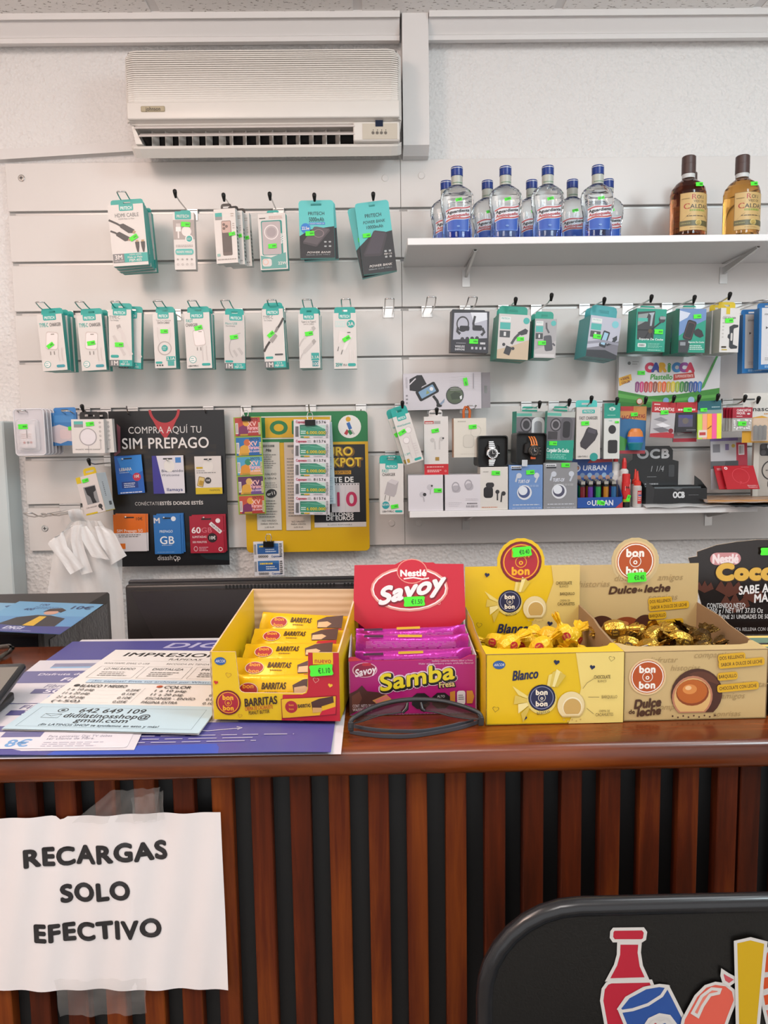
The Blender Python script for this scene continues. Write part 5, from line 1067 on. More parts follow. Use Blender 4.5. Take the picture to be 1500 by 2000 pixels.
carton('earbud_box', 'cream square earbud box hanging from an orange strap', 'box', 918, 855, 64, 76, 2.2, .032, 0, yaw=4, front='#dcd6ca', side='#c9a084', art=[('lines', .12, .05, .38, .11, 1, '#b5b0a6', .5, .05), ('rr', .28, .42, .62, .76, .3, '#c4bfb4'), ('rr', .30, .43, .60, .74, .3, '#d3cdc2'), ('ring', .68, .34, .15, .07, '#bdb8ae', {'asp': 1.2, 'rot': -40}), ('lines', .2, .9, .8, .93, 1, '#c9c3b8')], stick=(.58, .22, 16, 4), group=G3)
p = at_y(911, 803, 2.215); b_ = MB(); b_.tube([(p.x - .008, 2.215, p.z - .02), (p.x - .009, 2.213, p.z), (p.x - .004, 2.212, p.z + .012), (p.x + .004, 2.212, p.z + .012), (p.x + .01, 2.213, p.z), (p.x + .009, 2.215, p.z - .02)], .004, 8, paint('#c9621c', .4)); tag(b_.build('carry_strap'), 'orange strap holding the cream earbud box', 'strap')
def holder2(sil, txt): return [('p', [(0, 0), (.6, .02), (1, .0), (1, .2), (0, .2)], '#b9bdb8'), ('r', 0, .12, 1, .70, '#6f6c72'), ('c', .32, .28, .2, '#3a383c', {'asp': 1.2}), ('ring', .32, .28, .16, .3, '#8a878c', {'asp': 1.2}), ('rr', .5, .12, .92, .62, .4, '#dfe2e6' if sil else '#5c5a60'), ('rr', .58, .2, .84, .54, .4, '#9a9ca2' if sil else '#2a292d'), ('r', .06, .42, .4, .58, '#3f3c40'), ('p', [(0, .62), (1, .58), (1, 1), (0, 1)], GT), ('t', txt, .45, .80, .075, '#e3efec', 'x', {'fit': .8}), ('lines', .05, .87, .95, .97, 3, '#7fc4b4', .5), ('r', 0, .04, .5, .1, '#5fb5a4')]
carton('car_mount_blister', 'silver phone holder blister behind the orange watch', 'blister pack', 1038, 850, 62, 92, 2.255, .04, 1, yaw=8, front='#8f9290', side=GT, art=holder2(True, 'Cargador De Coche'), tab=(.5, 10, GT, .5, .5), group=G3)
carton('car_mount_blister', 'black phone holder blister right of the orange watch', 'blister pack', 1094, 851, 54, 95, 2.21, .04, 3, yaw=-4, front='#7a7c7c', side=GT, art=holder2(False, 'Cargador De Coche'), tab=(.5, 10, GT, .5, .5), stick=(.26, .66, 16, 0), group=G3)
carton('car_charger_box', 'white car charger box with a rounded teal top', 'box', 1149, 846, 47, 101, 2.2, .024, 0, front='#d3cec9', side='#b5b2ae', art=[('rr', .24, .05, .76, .12, .2, TEAL), ('t', 'PRITECH', .5, .085, .04, WH, 'b', {'fit': .42}), ('t', 'FAST CHARGER', .5, .21, .06, '#5a5653', 'b', {'fit': .76}), ('p', [(.42, .42), (.5, .38), (.86, .44), (.90, .52), (.78, .64), (.4, .82), (.18, .76), (.16, .68), (.3, .56)], '#3f3a40'), ('p', [(.5, .4), (.84, .45), (.78, .52), (.48, .48)], '#55505a'), ('t', 'USB+TYPE-C', .28, .95, .03, '#5a5653', 'b', {'fit': .42}), ('c', .74, .96, .17, '#2a9a92')], tab=(.9, 14, '#4fc4bc', .4), stick=(.36, .31, 16, 2), group=G3)
carton('case_box', 'narrow teal and white box with two black shapes', 'box', 1195, 842, 31, 108, 2.21, .02, 0, front='#d8dad6', side='#b9bbb7', art=[('r', 0, 0, 1, .27, '#1f9a86'), ('c', .5, .1, .2, '#d0e4de', {'asp': .6}), ('t', 'a', .5, .1, .05, '#1f9a86', 'x'), ('lines', .2, .2, .8, .23, 1, '#9fd4c8'), ('c', .52, .47, .24, '#2c2a2c', {'asp': 1.15}), ('rr', .26, .66, .86, .90, .2, '#2c2a2c'), ('lines', .3, .3, .6, .33, 1, '#5ab0a4')], stick=(.8, .34, 8, 0), group=G3)
def card_thing(name, label, cat, px, py, wp, hp, Y, tilt, col, art, th=.0016, stick=None, group='stationery cards on the right panel', n=1, shift=.0, step=.008):
    R = rot(tilt); loc, w, h, k = place(px, py, wp, hp, Y, R)
    o = thing(name, label.format(ORD[0]), cat, loc, R, group)
    MB().box(-w / 2, w / 2, 0, th, 0, h, paint(col, .3), .0004).build('card', o)
    q = Pr(w, h, start=.0003); q.run(art); q.build('front_print', o)
    if stick: sticker(o, w, h, stick[0], stick[1], stick[2] * k, stick[3], y=-.001)
    for i in range(1, n):
        c = copy_tree(o); M = R.to_4x4(); M.translation = loc + Vector((shift * i, step * i, 0)); c.matrix_world = M; c['label'] = label.format(ORD[i])
    return o, w, h, k
o, w, h, k = card_thing('sharpener_card', 'carded container sharpener in orange and blue', 'sharpener', 1236, 840, 51, 92, 2.225, 1, '#2f6a9a', [('p', [(0, 0), (1, 0), (1, .3), (0, .24)], '#c98a4a'), ('r', 0, 0, .5, .1, '#b5302f'), ('t', 'SACAPUNTAS', .5, .22, .075, '#8a2a2a', 'x', {'fit': .9, 'rot': 4}), ('p', [(0, .62), (.3, .7), (.2, 1), (0, 1)], '#4a9a4a'), ('r', 0, .93, 1, 1, '#a83a44')], stick=(.52, .17, 14, 4))
b = MB(); b.lathe([(.018, h * .26), (.024, h * .4), (.0235, h * .42)], 20, paint('#1f7a86', .15), 1, .5, T=Matrix.Translation((.004, -.012, -h * .18))); b.lathe([(.0235, h * .36), (.0245, h * .44), (.024, h * .48)], 20, paint('#2f6ac0', .3), 1, .5, T=Matrix.Translation((.004, -.012, -h * .12)))
b.lathe([(.024, h * .36), (.021, h * .46), (.013, h * .53), (.0001, h * .54)], 20, paint('#d9803a', .3), 1, .5, T=Matrix.Translation((.004, -.012, 0)), cap=False); b.build('sharpener', o)
card_thing('sharpener_bag', 'red-topped bag of small metal sharpeners', 'sharpeners', 1295, 820, 47, 69, 2.2, 3.5, '#b9b6ba', [('r', 0, 0, 1, .30, '#b5242c'), ('t', 'SACAPUNTAS', .52, .2, .09, '#f0dcd8', 'x', {'fit': .82}), ('lines', .08, .04, .34, .1, 1, '#f0dcd8', .5, .05), ('p', [(.1, .5), (.4, .42), (.7, .5), (.5, .56)], '#8d8a90'), ('p', [(.2, .64), (.5, .58), (.84, .66), (.5, .72)], '#e6e4e8'), ('p', [(.1, .76), (.5, .7), (.9, .8), (.4, .86)], '#77747a'), ('p', [(0, .9), (.7, .84), (1, .88), (1, 1), (0, 1)], '#b5303a'), ('c', .86, .8, .1, '#8a2a34')], th=.008, stick=(.52, .29, 16, 6))
card_thing('eraser_bag', 'red-topped bag with a black eraser card', 'eraser', 1341, 815, 43, 58, 2.2, 0, '#2e2d31', [('r', 0, 0, 1, .34, '#b5242c'), ('lines', .1, .18, .9, .3, 1, '#f0dcd8', .5, .05), ('r', .12, .42, .78, .82, '#5a566a'), ('p', [(.12, .42), (.78, .42), (.78, .56), (.12, .5)], '#4a4a8a'), ('c', .45, .62, .14, '#6f665f'), ('lines', .5, .9, .95, .95, 1, '#a9a6aa')], th=.006, stick=(.52, .25, 17, 0))
card_thing('eraser_bag', 'clear red-based bag hanging below the black eraser card', 'eraser', 1338, 838, 46, 50, 2.23, 0, '#a9a2a4', [('r', 0, .86, 1, 1, '#b02a3c'), ('r', .3, .6, .8, .66, '#8a2a3a'), ('p', [(.1, .6), (.5, .66), (.2, .74)], '#dcd6d8')], th=.006)
o, w, h, k = card_thing('sticky_notes_bag', 'clear bag of neon striped sticky notes with a teal header', 'sticky notes', 1385, 820, 47, 74, 2.2, -1, '#7f9a9c', [('r', 0, 0, 1, .24, '#1f5f6c'), ('lines', .6, .14, .95, .2, 1, '#bcd0d4')], th=.002, stick=(.25, .235, 14, 0))
for i, c in enumerate(['#b8d94a', '#f0a088', '#f5a83a', '#f05a9a', '#e3e03a']):
    MB().box(-w / 2 + w * .2 * i - .001, -w / 2 + w * .2 * (i + 1) - .0015, -.006, -.0006, .0, h * .66, paint(c, .5, gain=1.0)).build('note_pad', o)
q = Pr(w, h, start=.0062); q.run([('rr', .02, .76, .38, .96, .1, '#e8d8d0'), ('r', .06, .82, .32, .90, '#c4423f'), ('l', [(.4, .74), (.56, .66)], .04, '#8a4a1a')]); q.build('insert_print', o)
for i in range(4):
    lab = 'red-headed bag of white thumbtacks, %s of its row' % ORD[i]
    R = rot(0); loc, w, h, k = place(1450 - 6 * i, 819, 39, 46, 2.195 + .012 * i, R)
    o = thing('thumbtack_bag', lab, 'thumbtacks', loc, R, 'thumbtack bags in a row')
    MB().box(-w / 2, w / 2, 0, .006, 0, h * .56, film_mat('tack_bag_film', (.62, .62, .6), .55, .1), .001).build('bag', o)
    MB().box(-w / 2, w / 2, .0, .004, h * .56, h, paint('#a81f34', .35)).build('header_card', o)
    q = Pr(w, h, start=.0004); q.run([('t', 'CHINCHETAS', .56, .12, .095, '#f0dcdc', 'x', {'fit': .72}), ('t', 'NIQUEL', .42, .24, .09, '#f0dcdc', 'x', {'fit': .44}), ('lines', .2, .33, .5, .4, 1, '#e8c8cc', .5, .05), ('c', .8, .27, .08, '#d9cfd0', {'asp': .6})]); q.build('header_print', o)
    if i == 0:
        rnd = random.Random(5); t = MB()
        for j in range(26):
            x, z = rnd.uniform(-.4, .42) * w, rnd.uniform(.06, .48) * h
            t.lathe([(.003, 0), (.0026, .001), (.0001, .0016)], 8, paint('#e3e0e0', .3), cap=False, T=Matrix.Translation((x, -.0003, z)) @ Matrix.Rotation(RAD(90), 4, 'X'))
        t.build('thumbtacks', o, 'stuff'); sticker(o, w, h, .46, .68, 17 * k, 0, y=-.002)
# batteries on a yellow card, cable pack at the right edge
o, w, h, k = card_thing('battery_card', 'white and yellow battery card at the right edge', 'batteries', 1488, 816, 76, 96, 2.205, 0, '#d9d5ce', [('t', 'Panasonic', .5, .32, .085, '#3a3a3c', 'x', {'fit': .95}), ('lines', .55, .4, .85, .44, 1, '#c98a3a', .5, .05), ('p', [(0, .62), (.2, .5), (.5, .46), (.9, .55), (1, .7), (1, 1), (0, 1)], '#d39a1c'), ('r', .06, .11, .3, .14, '#4a4a4a')], group='carded goods at the right edge')
for i in range(3):
    MB().lathe([(.0058, 0), (.0058, .042), (.0025, .0425), (.0025, .0445)], 14, paint('#3f3a24', .25, .5), T=Matrix.Translation((-w * .18 + .0135 * i, -.006, h * .05))).build('battery', o)
MB().box(-w * .28, w * .2, -.013, -.0005, h * .02, h * .5, M_CLEAR, .003, 2).build('blister', o)
sticker(o, w, h, .12, .54, 9 * k, 0, y=-.001)
card_thing('cable_pack', 'beige pack with a black ring and cable at the right edge', 'cable pack', 1500, 915, 58, 108, 2.262, 0, '#b5ada4', [('r', 0, 0, .18, 1, '#cfc9c0'), ('rr', .2, .05, .7, .27, .2, '#2c2a2c'), ('c', .32, .1, .09, '#4a484a'), ('c', .32, .21, .09, '#4a484a'), ('c', .56, .1, .12, '#d5d5d8'), ('ring', .62, .53, .34, .12, '#3a3634'), ('lines', .42, .51, .82, .55, 1, '#55504c', .5, .02), ('rr', .5, .72, .62, .84, .4, '#3a3634')], th=.012, stick=(.6, .24, 14, 0), group='carded goods at the right edge')

# ------------------------------------------------------------------ lower shelf
YF = YLS + .008; G4 = 'boxes standing on the lower shelf'
def stand(name, label, px0, px1, pt, d, **kw):
    """carton standing on the lower shelf, spanning px0..px1 with its top at pt"""
    a, b = at_y((px0 + px1) / 2, pt, YF), scale_at(at_y((px0 + px1) / 2, 960, YF))
    h = (a.z - Z_LS - .0005) / b
    base = Vector((a.x, YF, Z_LS + .0005)); c = base + Vector((0, 0, h * b / 2)); v = c - CAM
    px = 750 + FPX * v.dot(CR) / v.dot(CF); py = 1000 - FPX * v.dot(CU) / v.dot(CF)
    return carton(name, label, 'box', px, py, px1 - px0, h, YF, d, group=G4, **kw)
stand('earbud_box', 'plain white earbud box at the left end of the lower shelf', 797, 865, 928, .07, front='#dcd8de', side='#cfcbd2', art=[('c', .62, .34, .085, '#c9c5cc'), ('c', .68, .3, .03, '#444'), ('l', [(.64, .4), (.63, .54)], .035, '#bdb9c0'), ('c', .4, .54, .08, '#c4c0c8'), ('c', .47, .54, .05, '#3a383c'), ('l', [(.43, .6), (.46, .74)], .035, '#bdb9c0')], stick=(.85, .43, 16, 0))
stand('earbud_box', 'plain white clip earbud box, second on the lower shelf', 869, 938, 927, .07, front='#dcd8de', side='#cfcbd2', art=[('rr', .2, .3, .44, .5, .4, '#b5b1b8'), ('ring', .3, .34, .11, .25, '#a9a5ac', {'asp': 1.3}), ('rr', .58, .24, .8, .44, .4, '#b5b1b8'), ('ring', .66, .28, .11, .25, '#a9a5ac', {'asp': 1.3}), ('lines', .1, .76, .5, .9, 3, '#c9c5cc', .3), ('lines', .58, .66, .95, .74, 2, '#c0bcc4', .3), ('lines', .62, .78, .92, .83, 1, '#77737a', .6, .02), ('bars', .6, .86, .94, .92, 10, '#9a969c')])
stand('earbud_box', 'white box with black earbuds on the lower shelf', 938, 992, 912, .06, front='#dcd8d2', side='#c9c5be', art=[('rr', .12, .46, .46, .72, .3, '#2a282a'), ('rr', .2, .36, .5, .48, .45, '#333134'), ('c', .62, .58, .075, '#3a383a'), ('l', [(.62, .6), (.62, .78)], .05, '#3a383a'), ('c', .84, .62, .08, '#3a383a'), ('l', [(.78, .63), (.75, .82)], .05, '#3a383a'), ('lines', .1, .08, .35, .14, 1, '#a9a5a0'), ('lines', .05, .92, .62, .95, 1, '#cf8a6a', .6, .02)], stick=(.56, .14, 17, -2))
TO = lambda c1, c2: [('rr', .06, .02, .37, .075, .1, '#dcdfe4'), ('lines', .08, .03, .35, .07, 1, '#33353a', .6, .02), ('r', .08, .085, .37, .115, '#2c2e34'), ('l', [(.26, .22), (.2, .38)], .05, '#c3cad6'), ('c', .3, .24, .08, '#c9cfda'), ('l', [(.86, .26), (.78, .4)], .05, '#c3cad6'), ('c', .82, .24, .08, '#c9cfda'), ('t', 'TURT-OF', .44, .37, .07, '#d9deea', 'x', {'fit': .34, 'sh': .2}), ('lines', .3, .43, .88, .5, 1, c1, .7, .02), ('c', .46, .62, .22, '#dfe3ea'), ('c', .45, .61, .175, c2), ('c', .42, .58, .13, '#e3e8f0'), ('lines', .12, .88, .9, .91, 1, '#d3d8e2', .6, .0), ('lines', .1, .96, .95, .98, 1, '#c9cfda', .5, .0)]
stand('earbud_box', 'blue earbud box on the lower shelf', 994, 1060, 908, .06, front='#6f93c9', side='#5f82b5', art=TO('#8fabd6', '#4a5a8a'), stick=(.63, .165, 17, 3))
stand('earbud_box', 'grey earbud box on the lower shelf', 1062, 1128, 904, .06, front='#8e8f93', side='#c0c2c4', art=TO('#a3a4a8', '#55556a'), stick=(.64, .05, 17, -2))
# watch boxes standing on the earbud boxes
def watch(label, px, py, s, tilt, yaw, orange):
    R = rot(tilt, yaw); Y = YF + .002
    loc, w, h, k = place(px, py, s, s, Y, R)
    o = thing('watch_box', label, 'watch', loc, R, 'wristwatches in open boxes')
    dk = paint('#3a3937', .35); bl = paint('#0d0d0e', .6)
    rd = .008; pts = []
    for cx, cz, a0 in ((w / 2 - rd, rd, -90), (w / 2 - rd, h - rd, 0), (-w / 2 + rd, h - rd, 90), (-w / 2 + rd, rd, 180)):
        pts += [(cx + rd * math.cos(RAD(a0 + i * 30)), cz + rd * math.sin(RAD(a0 + i * 30))) for i in range(4)]
    n = len(pts); inn = [(x * .94, h / 2 + (z - h / 2) * .94) for x, z in pts]
    m = MB(); vs = [(x, 0, z) for x, z in pts] + [(x, .055, z) for x, z in pts] + [(x, 0, z) for x, z in inn] + [(x, .012, z) for x, z in inn]
    m.add(vs, [((i + 1) % n, i, n + i, n + (i + 1) % n) for i in range(n)] + [tuple(range(2 * n - 1, n - 1, -1))], dk, True)
    m.add(vs, [(i, (i + 1) % n, 2 * n + (i + 1) % n, 2 * n + i) for i in range(n)] + [(2 * n + i, 2 * n + (i + 1) % n, 3 * n + (i + 1) % n, 3 * n + i) for i in range(n)], bl)
    m.add(vs, [tuple(range(3 * n, 4 * n))], bl); m.build('tin', o)
    MB().lathe([(.013, 0), (.017, .004), (.016, .03), (.012, .034)], 16, bl, 1.3, .5, T=Matrix.Translation((0, .006, h / 2 - .017))).build('cushion', o)
    cz = h * .42; cx = -.004 if not orange else .006; X = Matrix.Rotation(RAD(90), 4, 'X')
    st = M_STEEL if not orange else paint('#4a4642', .25, .8)
    wt = MB(); wt.lathe([(.0165, -.003), (.018, 0), (.0175, .004), (.0145, .0055)], 32, st, T=Matrix.Translation((cx, -.004, cz)) @ X); wt.lathe([(.0022, 0), (.0022, .005)], 10, st, T=Matrix.Translation((cx + .0175, -.003, cz)) @ Matrix.Rotation(RAD(90), 4, 'Y'))
    wt.build('watch_case', o)
    dl = MB(); dl.lathe([(.0125, 0), (.0125, .0004)], 28, paint('#141416', .2), T=Matrix.Translation((cx, -.0095, cz)) @ X)
    for i in range(12):
        a = RAD(30 * i); x, z = cx + .0102 * math.sin(a), cz + .0102 * math.cos(a); r = .0009
        dl.box(x - r, x + r, -.0105, -.0099, z - r, z + r, paint('#e3e3e3' if not orange else '#a8907a', .3))
    dl.box(cx - .0006, cx + .0006, -.0106, -.0099, cz, cz + .008, paint('#d9d9d9', .2)); dl.box(cx, cx + .006, -.0106, -.0099, cz - .0005, cz + .0005, paint('#d9d9d9', .2)); dl.build('dial', o)
    if not orange:
        for sg in (1, -1):
            for i in range(4):
                z = cz + sg * (.019 + .0052 * i); ww = .0105 - .0009 * i; MB().box(cx - ww, cx + ww, -.006 + .0032 * i, -.001 + .0032 * i, z - .0024, z + .0024, st, .001).build('bracelet_link', o)
    else:
        for dx in (-.0075, 0, .0075):
            MB().grid(lambda u, v: Vector((cx + dx - .0022 + .0044 * u - .006 * v * v, -.007 + .012 * v * v, cz + .017 + .026 * v)), 1, 6, paint('#e07a2c', .45)).build('strap_band', o)
        MB().box(cx - .011, cx + .011, -.008, -.003, cz + .0155, cz + .0195, paint('#e07a2c', .45), .001).build('strap_base', o)
        MB().box(cx - .009, cx + .006, -.006, -.001, cz - .024, cz - .0165, paint('#d9602a', .45), .001).build('strap_base', o)
        for dz in (.009, -.009): MB().lathe([(.0022, 0), (.0022, .005)], 10, st, T=Matrix.Translation((cx + .0155, -.003, cz + dz)) @ Matrix.Rotation(RAD(90), 4, 'Y')).build('pusher', o)
        MB().box(-w * .34, -w * .16, -.012, -.0115, -.006, h * .14, paint('#c9cdd2', .4)).build('paper_tag', o)
    return o
watch('steel wristwatch with black dial in a dark open box', 963, 881, 60, 0, 6, False)
watch('wristwatch with an orange strap in a dark open box', 1038, 876, 61, 1.5, 6, True)

# lighters in a blue tray
def lighters():
    p0, p1 = at_y(1127, 990, YF), at_y(1216, 990, YF); w = p1.x - p0.x; cx = (p0.x + p1.x) / 2; k = scale_at(p0)
    o = thing('lighter_tray', 'blue cardboard display tray of lighters with a tall blue back card', 'display tray', (cx, YF, Z_LS + .0006), None)
    bl = paint('#1f4f9f', .35); hf = 21 * k; d = .06; th = .0012
    MB().box(-w / 2, w / 2, 0, th, 0, hf, bl).build('front_panel', o)
    TT = Matrix(((0, 1, 0, 0), (1, 0, 0, 0), (0, 0, 1, 0), (0, 0, 0, 1)))
    for x in (-w / 2, w / 2 - th): MB().prism([(0, 0), (d, 0), (d, hf * 2.6), (d * .6, hf * 2.0), (0, hf)], x, x + th, bl, T=TT).build('side_panel', o)
    MB().box(-w / 2, w / 2, 0, d, 0, th, bl).build('tray_floor', o)
    hb = 96 * k; MB().box(-w / 2, w * .40, d, d + th, 0, hb, bl).build('back_card', o)
    q = Pr(w, hf); q.run([('t', 'URBAN', .56, .52, .48, '#e3e6ee', 'x', {'fit': .48}), ('ring', .26, .52, .04, .4, '#e3e6ee'), ('p', [(.84, 1), (1, .4), (1, 1)], '#b8343c')]); q.build('front_print', o)
    q = Pr(w * .9, hb, lambda x, z, kk: Vector((x - w * .05, d - kk, z))); q.run([('p', [(.38, .10), (.46, .02), (1, .02), (1, .08)], '#b5343c'), ('t', 'URBAN', .56, .2, .10, '#dfe3ee', 'x', {'fit': .6, 'sh': .1}), ('ring', .12, .2, .09, .3, '#dfe3ee'), ('c', .12, .2, .05, '#c98a5a')] + [('c', .08 + .09 * i, .35 + .05 * (i % 2), .06, ['#8fb0d0', '#b08a7a', '#7a90b0', '#9a7a6a'][i % 4]) for i in range(11)]); q.build('back_print', o)
    sticker(o, w, hf, .52, .5, 16 * k, -12)
    cols = ['#6a1a24', '#5a2a8a', '#1f8a4a', '#a8701c', '#1f5a8a']
    for row in range(3):
        for i in range(5):
            x = -w / 2 + .010 + (w - .02) * (i + .5) / 5 - .002; y = .012 + .018 * row; H = .079 + .002 * row
            names = ['dark red', 'purple', 'green', 'amber', 'blue']
            t = thing('lighter', '%s lighter in the %s row of the blue tray' % (names[i], ('front', 'middle', 'rear')[row]), 'lighter', (cx + x, YF + y, Z_LS + .0006 + th), None, 'lighters in the tray')
            c = cols[(i + row * 2) % 5] if row else cols[i]
            if row: t['label'] = '%s lighter, number %s from the left in the %s row of the blue tray' % (names[(i + row * 2) % 5], ('one', 'two', 'three', 'four', 'five')[i], ('front', 'middle', 'rear')[row])
            MB().lathe([(.0001, 0), (.0075, 0), (.0078, .002), (.0078, H * .78), (.0072, H * .79)], 14, paint(c, .12, gain=1.0), 1.0, .75, cap=False).build('tank', t)
            MB().lathe([(.0076, H * .775), (.0078, H * .78), (.0076, H * .86)], 14, M_BLACK, 1, .75).build('collar', t)
            MB().box(-.0068, .0068, -.0052, .0052, H * .86, H, paint('#a9a49c', .25, .9), .001).build('metal_hood', t)
lighters()
# glue
def glue(label, px, Y, H, r, body, cap, kind):
    p = at_y(px, 985, Y); o = thing('glue_bottle' if kind != 'stick' else 'glue_stick', label, 'glue', (p.x, Y, Z_LS + .0006), None, 'glue on the lower shelf')
    if kind == 'white':
        MB().lathe([(.0001, 0), (r, 0), (r, H * .55), (r * .7, H * .62), (r * .5, H * .64)], 20, body, cap=False).build('bottle', o)
        MB().lathe([(r * .62, H * .63), (r * .62, H * .74), (r * .35, H * .78)], 16, body).build('collar', o); MB().lathe([(r * .36, H * .77), (r * .34, H * .92), (r * .2, H), (.0001, H)], 14, cap, cap=False).build('cap', o)
    elif kind == 'stick':
        MB().lathe([(.0001, 0), (r * .95, 0), (r * .95, H * .16)], 20, M_BLACK, cap=False).build('screw_base', o); MB().lathe([(r, H * .16), (r, H * .24)], 20, paint('#b8cf2a', .4)).build('band', o)
        MB().lathe([(r, H * .24), (r, H * .74), (r * .9, H * .76)], 20, body).build('tube', o); MB().lathe([(r * .93, H * .75), (r * .93, H * .98), (r * .8, H)], 20, cap).build('cap', o)
        q = Pr(.02, H * .3, lambda x, z, kk: Vector(((r + kk) * math.sin(x / r), -(r + kk) * math.cos(x / r), H * .4 + z))); q.p([(.2, .2), (.95, .05), (.95, .5), (.2, .65)], '#e8e4e0'); q.t('Pritt', .58, .34, .22, '#222', 'x', rot=6, fit=.6); q.build('label', o)
        sticker(o, .024, H, .6, .72, .02, 70, fmap=lambda X, Z, kk: Vector((X, -r - .001 - kk, Z)))
    else:
        MB().lathe([(.0001, 0), (r, 0), (r, H * .56), (r * .8, H * .6)], 20, body, cap=False).build('bottle', o); MB().lathe([(r * .8, H * .59), (r * .8, H * .7), (r * .5, H * .73), (r * .42, H * .74), (r * .15, H), (.0001, H)], 16, cap, cap=False).build('nozzle', o)
        q = Pr(.022, H * .36, lambda x, z, kk: Vector(((r + kk) * math.sin(x / r), -(r + kk) * math.cos(x / r), H * .1 + z))); q.r(.35, 0, 1, 1, '#c42a2c'); q.lines(.4, .1, .95, .8, 5, '#e8c4c0', .5); q.r(.45, .3, .95, .42, '#3a5a9a'); q.build('label', o)
RED = paint('#d02a2a', .35); WHT = paint('#d9d6d4', .4)
TR = film_mat('clear_glue_plastic', (.72, .70, .68), .6, .15)
glue('white glue bottle with red cap behind, left one', 1201, YF + .075, .172, .02, WHT, RED, 'white')
glue('white glue bottle with red cap beside the lighter tray', 1218, YF + .045, .146, .02, WHT, RED, 'white')
glue('upright red glue stick with black base', 1222, YF + .016, .1, .0125, RED, RED, 'stick')
glue('clear glue bottle with red nozzle, in front', 1244, YF + .014, .108, .013, TR, paint('#d83a2c', .35), 'clear')
glue('clear glue bottle with red nozzle, behind the front one', 1240, YF + .045, .112, .0125, TR, paint('#d83a2c', .35), 'clear')
# rolling paper display
def papers():
    Y = YF + .016; p0, p1 = at_y(1262, 980, Y), at_y(1379, 980, Y); w = p1.x - p0.x; cx = (p0.x + p1.x) / 2; k = scale_at(p0); z0 = Z_LS + .008
    o = thing('rolling_paper_display', 'black rolling paper display box with a stepped back card', 'display box', (cx, Y, z0), rot(0, -3))
    bk = paint('#1b1c1e', .25); hf = 30 * k; d = .10
    MB().box(-w * .38, w / 2, 0, .0012, 0, hf, bk).build('front_panel', o)
    TT = Matrix(((0, 1, 0, 0), (1, 0, 0, 0), (0, 0, 1, 0), (0, 0, 0, 1)))
    for x in (-w / 2, w / 2 - .0012): MB().prism([(0, 0), (d, 0), (d, hf * 1.7), (d * .5, hf * 1.45), (0, hf)], x, x + .0012, bk, T=TT).build('side_panel', o)
    MB().box(-w / 2, w / 2, 0, d, 0, .0012, bk).build('box_floor', o)
    MB().prism([(-w * .5, 0), (-w * .38, 0), (-w * .36, hf * 1.05), (-w * .5, hf * 1.5)], -.002, -.001, paint('#2a2a2c', .3)).build('corner_flap', o)
    hb = 112 * k
    MB().prism([(-w * .66, 0), (w * .20, 0), (w * .20, hb * .72), (w * .1, hb * .75), (w * .1, hb * .92), (w * .04, hb), (-w * .52, hb), (-w * .58, hb * .93), (-w * .58, hb * .76), (-w * .66, hb * .70)], d - .01, d - .009, bk).build('back_card', o)
    q = Pr(w, hb, lambda x, z, kk: Vector((x - w * .23, d - .0105 - kk, z))); sv = paint('#c9cbce', .35)
    q.t('OCB', .5, .14, .15, sv, 'o', fit=.56, sp=.06); q.t('1 1/4', .56, .41, .1, '#a9abae', 'r', fit=.24, sh=.2); q.lines(.4, .54, .6, .57, 1, '#8a8c8e'); q.lines(.36, .66, .64, .70, 1, '#a9abae', .6); q.rr(.76, .34, .86, .56, .2, '#3f4144'); q.build('back_print', o)
    q = Pr(w, hf); q.t('OCB', .54, .42, .36, '#d5d7d9', 'o', fit=.19); q.lines(.7, .4, .9, .48, 1, '#77797c'); q.p([(.44, .0), (.6, .0), (.52, .16)], '#55575a'); q.build('front_print', o)
    for i in range(9):
        t = thing('rolling_paper_pack', 'thin black rolling paper pack in the display, %s from the front' % (['first', 'second', 'third', 'fourth', 'fifth', 'sixth', 'seventh', 'eighth', 'ninth'][i]), 'rolling papers', Vector((cx, Y, z0 + .0016)) + rot(0, -3) @ Vector((.004 if i % 2 else 0, .006 + .009 * i, 0)), rot(0, -3, -14), 'rolling paper packs')
        MB().box(-w * .40, w * .44, 0, .006, 0, hf * 1.1, paint('#232427', .25), .001).build('packet', t)
papers()
# film-wrapped packs and red folders at the right end of the shelf
pk = [at_y(1262, 992, YF - .02), at_y(1458, 992, YF - .02)]; w = pk[1].x - pk[0].x; cx = (pk[0].x + pk[1].x) / 2
o = thing('plastic_sleeve_pack', 'flat clear plastic pack under the black display box', 'plastic pack', (cx, YF - .022, Z_LS + .0006))
MB().grid(lambda u, v: Vector(((u - .5) * w, v * .16, .0078 + .0022 * math.sin(u * 19) * math.sin(v * 7 + 1) - .007 * (1 - min(1, v * 6)))), 24, 10, film_mat('sleeve_film', (.92, .92, .92), .6, .08)).build('film', o)
MB().box(-w * .49, w * .47, .006, .155, 0, .004, paint('#b5b3b2', .5), .001).build('contents', o)
pb = [at_y(1386, 985, 2.15), at_y(1560, 985, 2.15)]
o = thing('envelope_pack', 'film-wrapped stack of tan envelopes at the right end of the shelf', 'envelopes', ((pb[0].x + pb[1].x) / 2, 2.15, Z_LS + .0085), rot(0, -6))
w = pb[1].x - pb[0].x; MB().box(-w / 2, w / 2, .0, .17, .004, .012, paint('#b9854a', .5), .002).build('envelopes', o)
MB().grid(lambda u, v: Vector(((u - .5) * (w + .02), -.01 + v * .19, .0135 + .0014 * math.sin(u * 23 + v * 9) - .008 * (1 - min(1, v * 8)))), 20, 8, M_CLEAR).build('wrapping_film', o)
o = thing('document_pack', 'dark film-wrapped pack below the tan envelopes', 'plastic pack', ((pb[0].x + pb[1].x) / 2 + .02, 2.16, Z_LS + .0006), rot(0, 5))
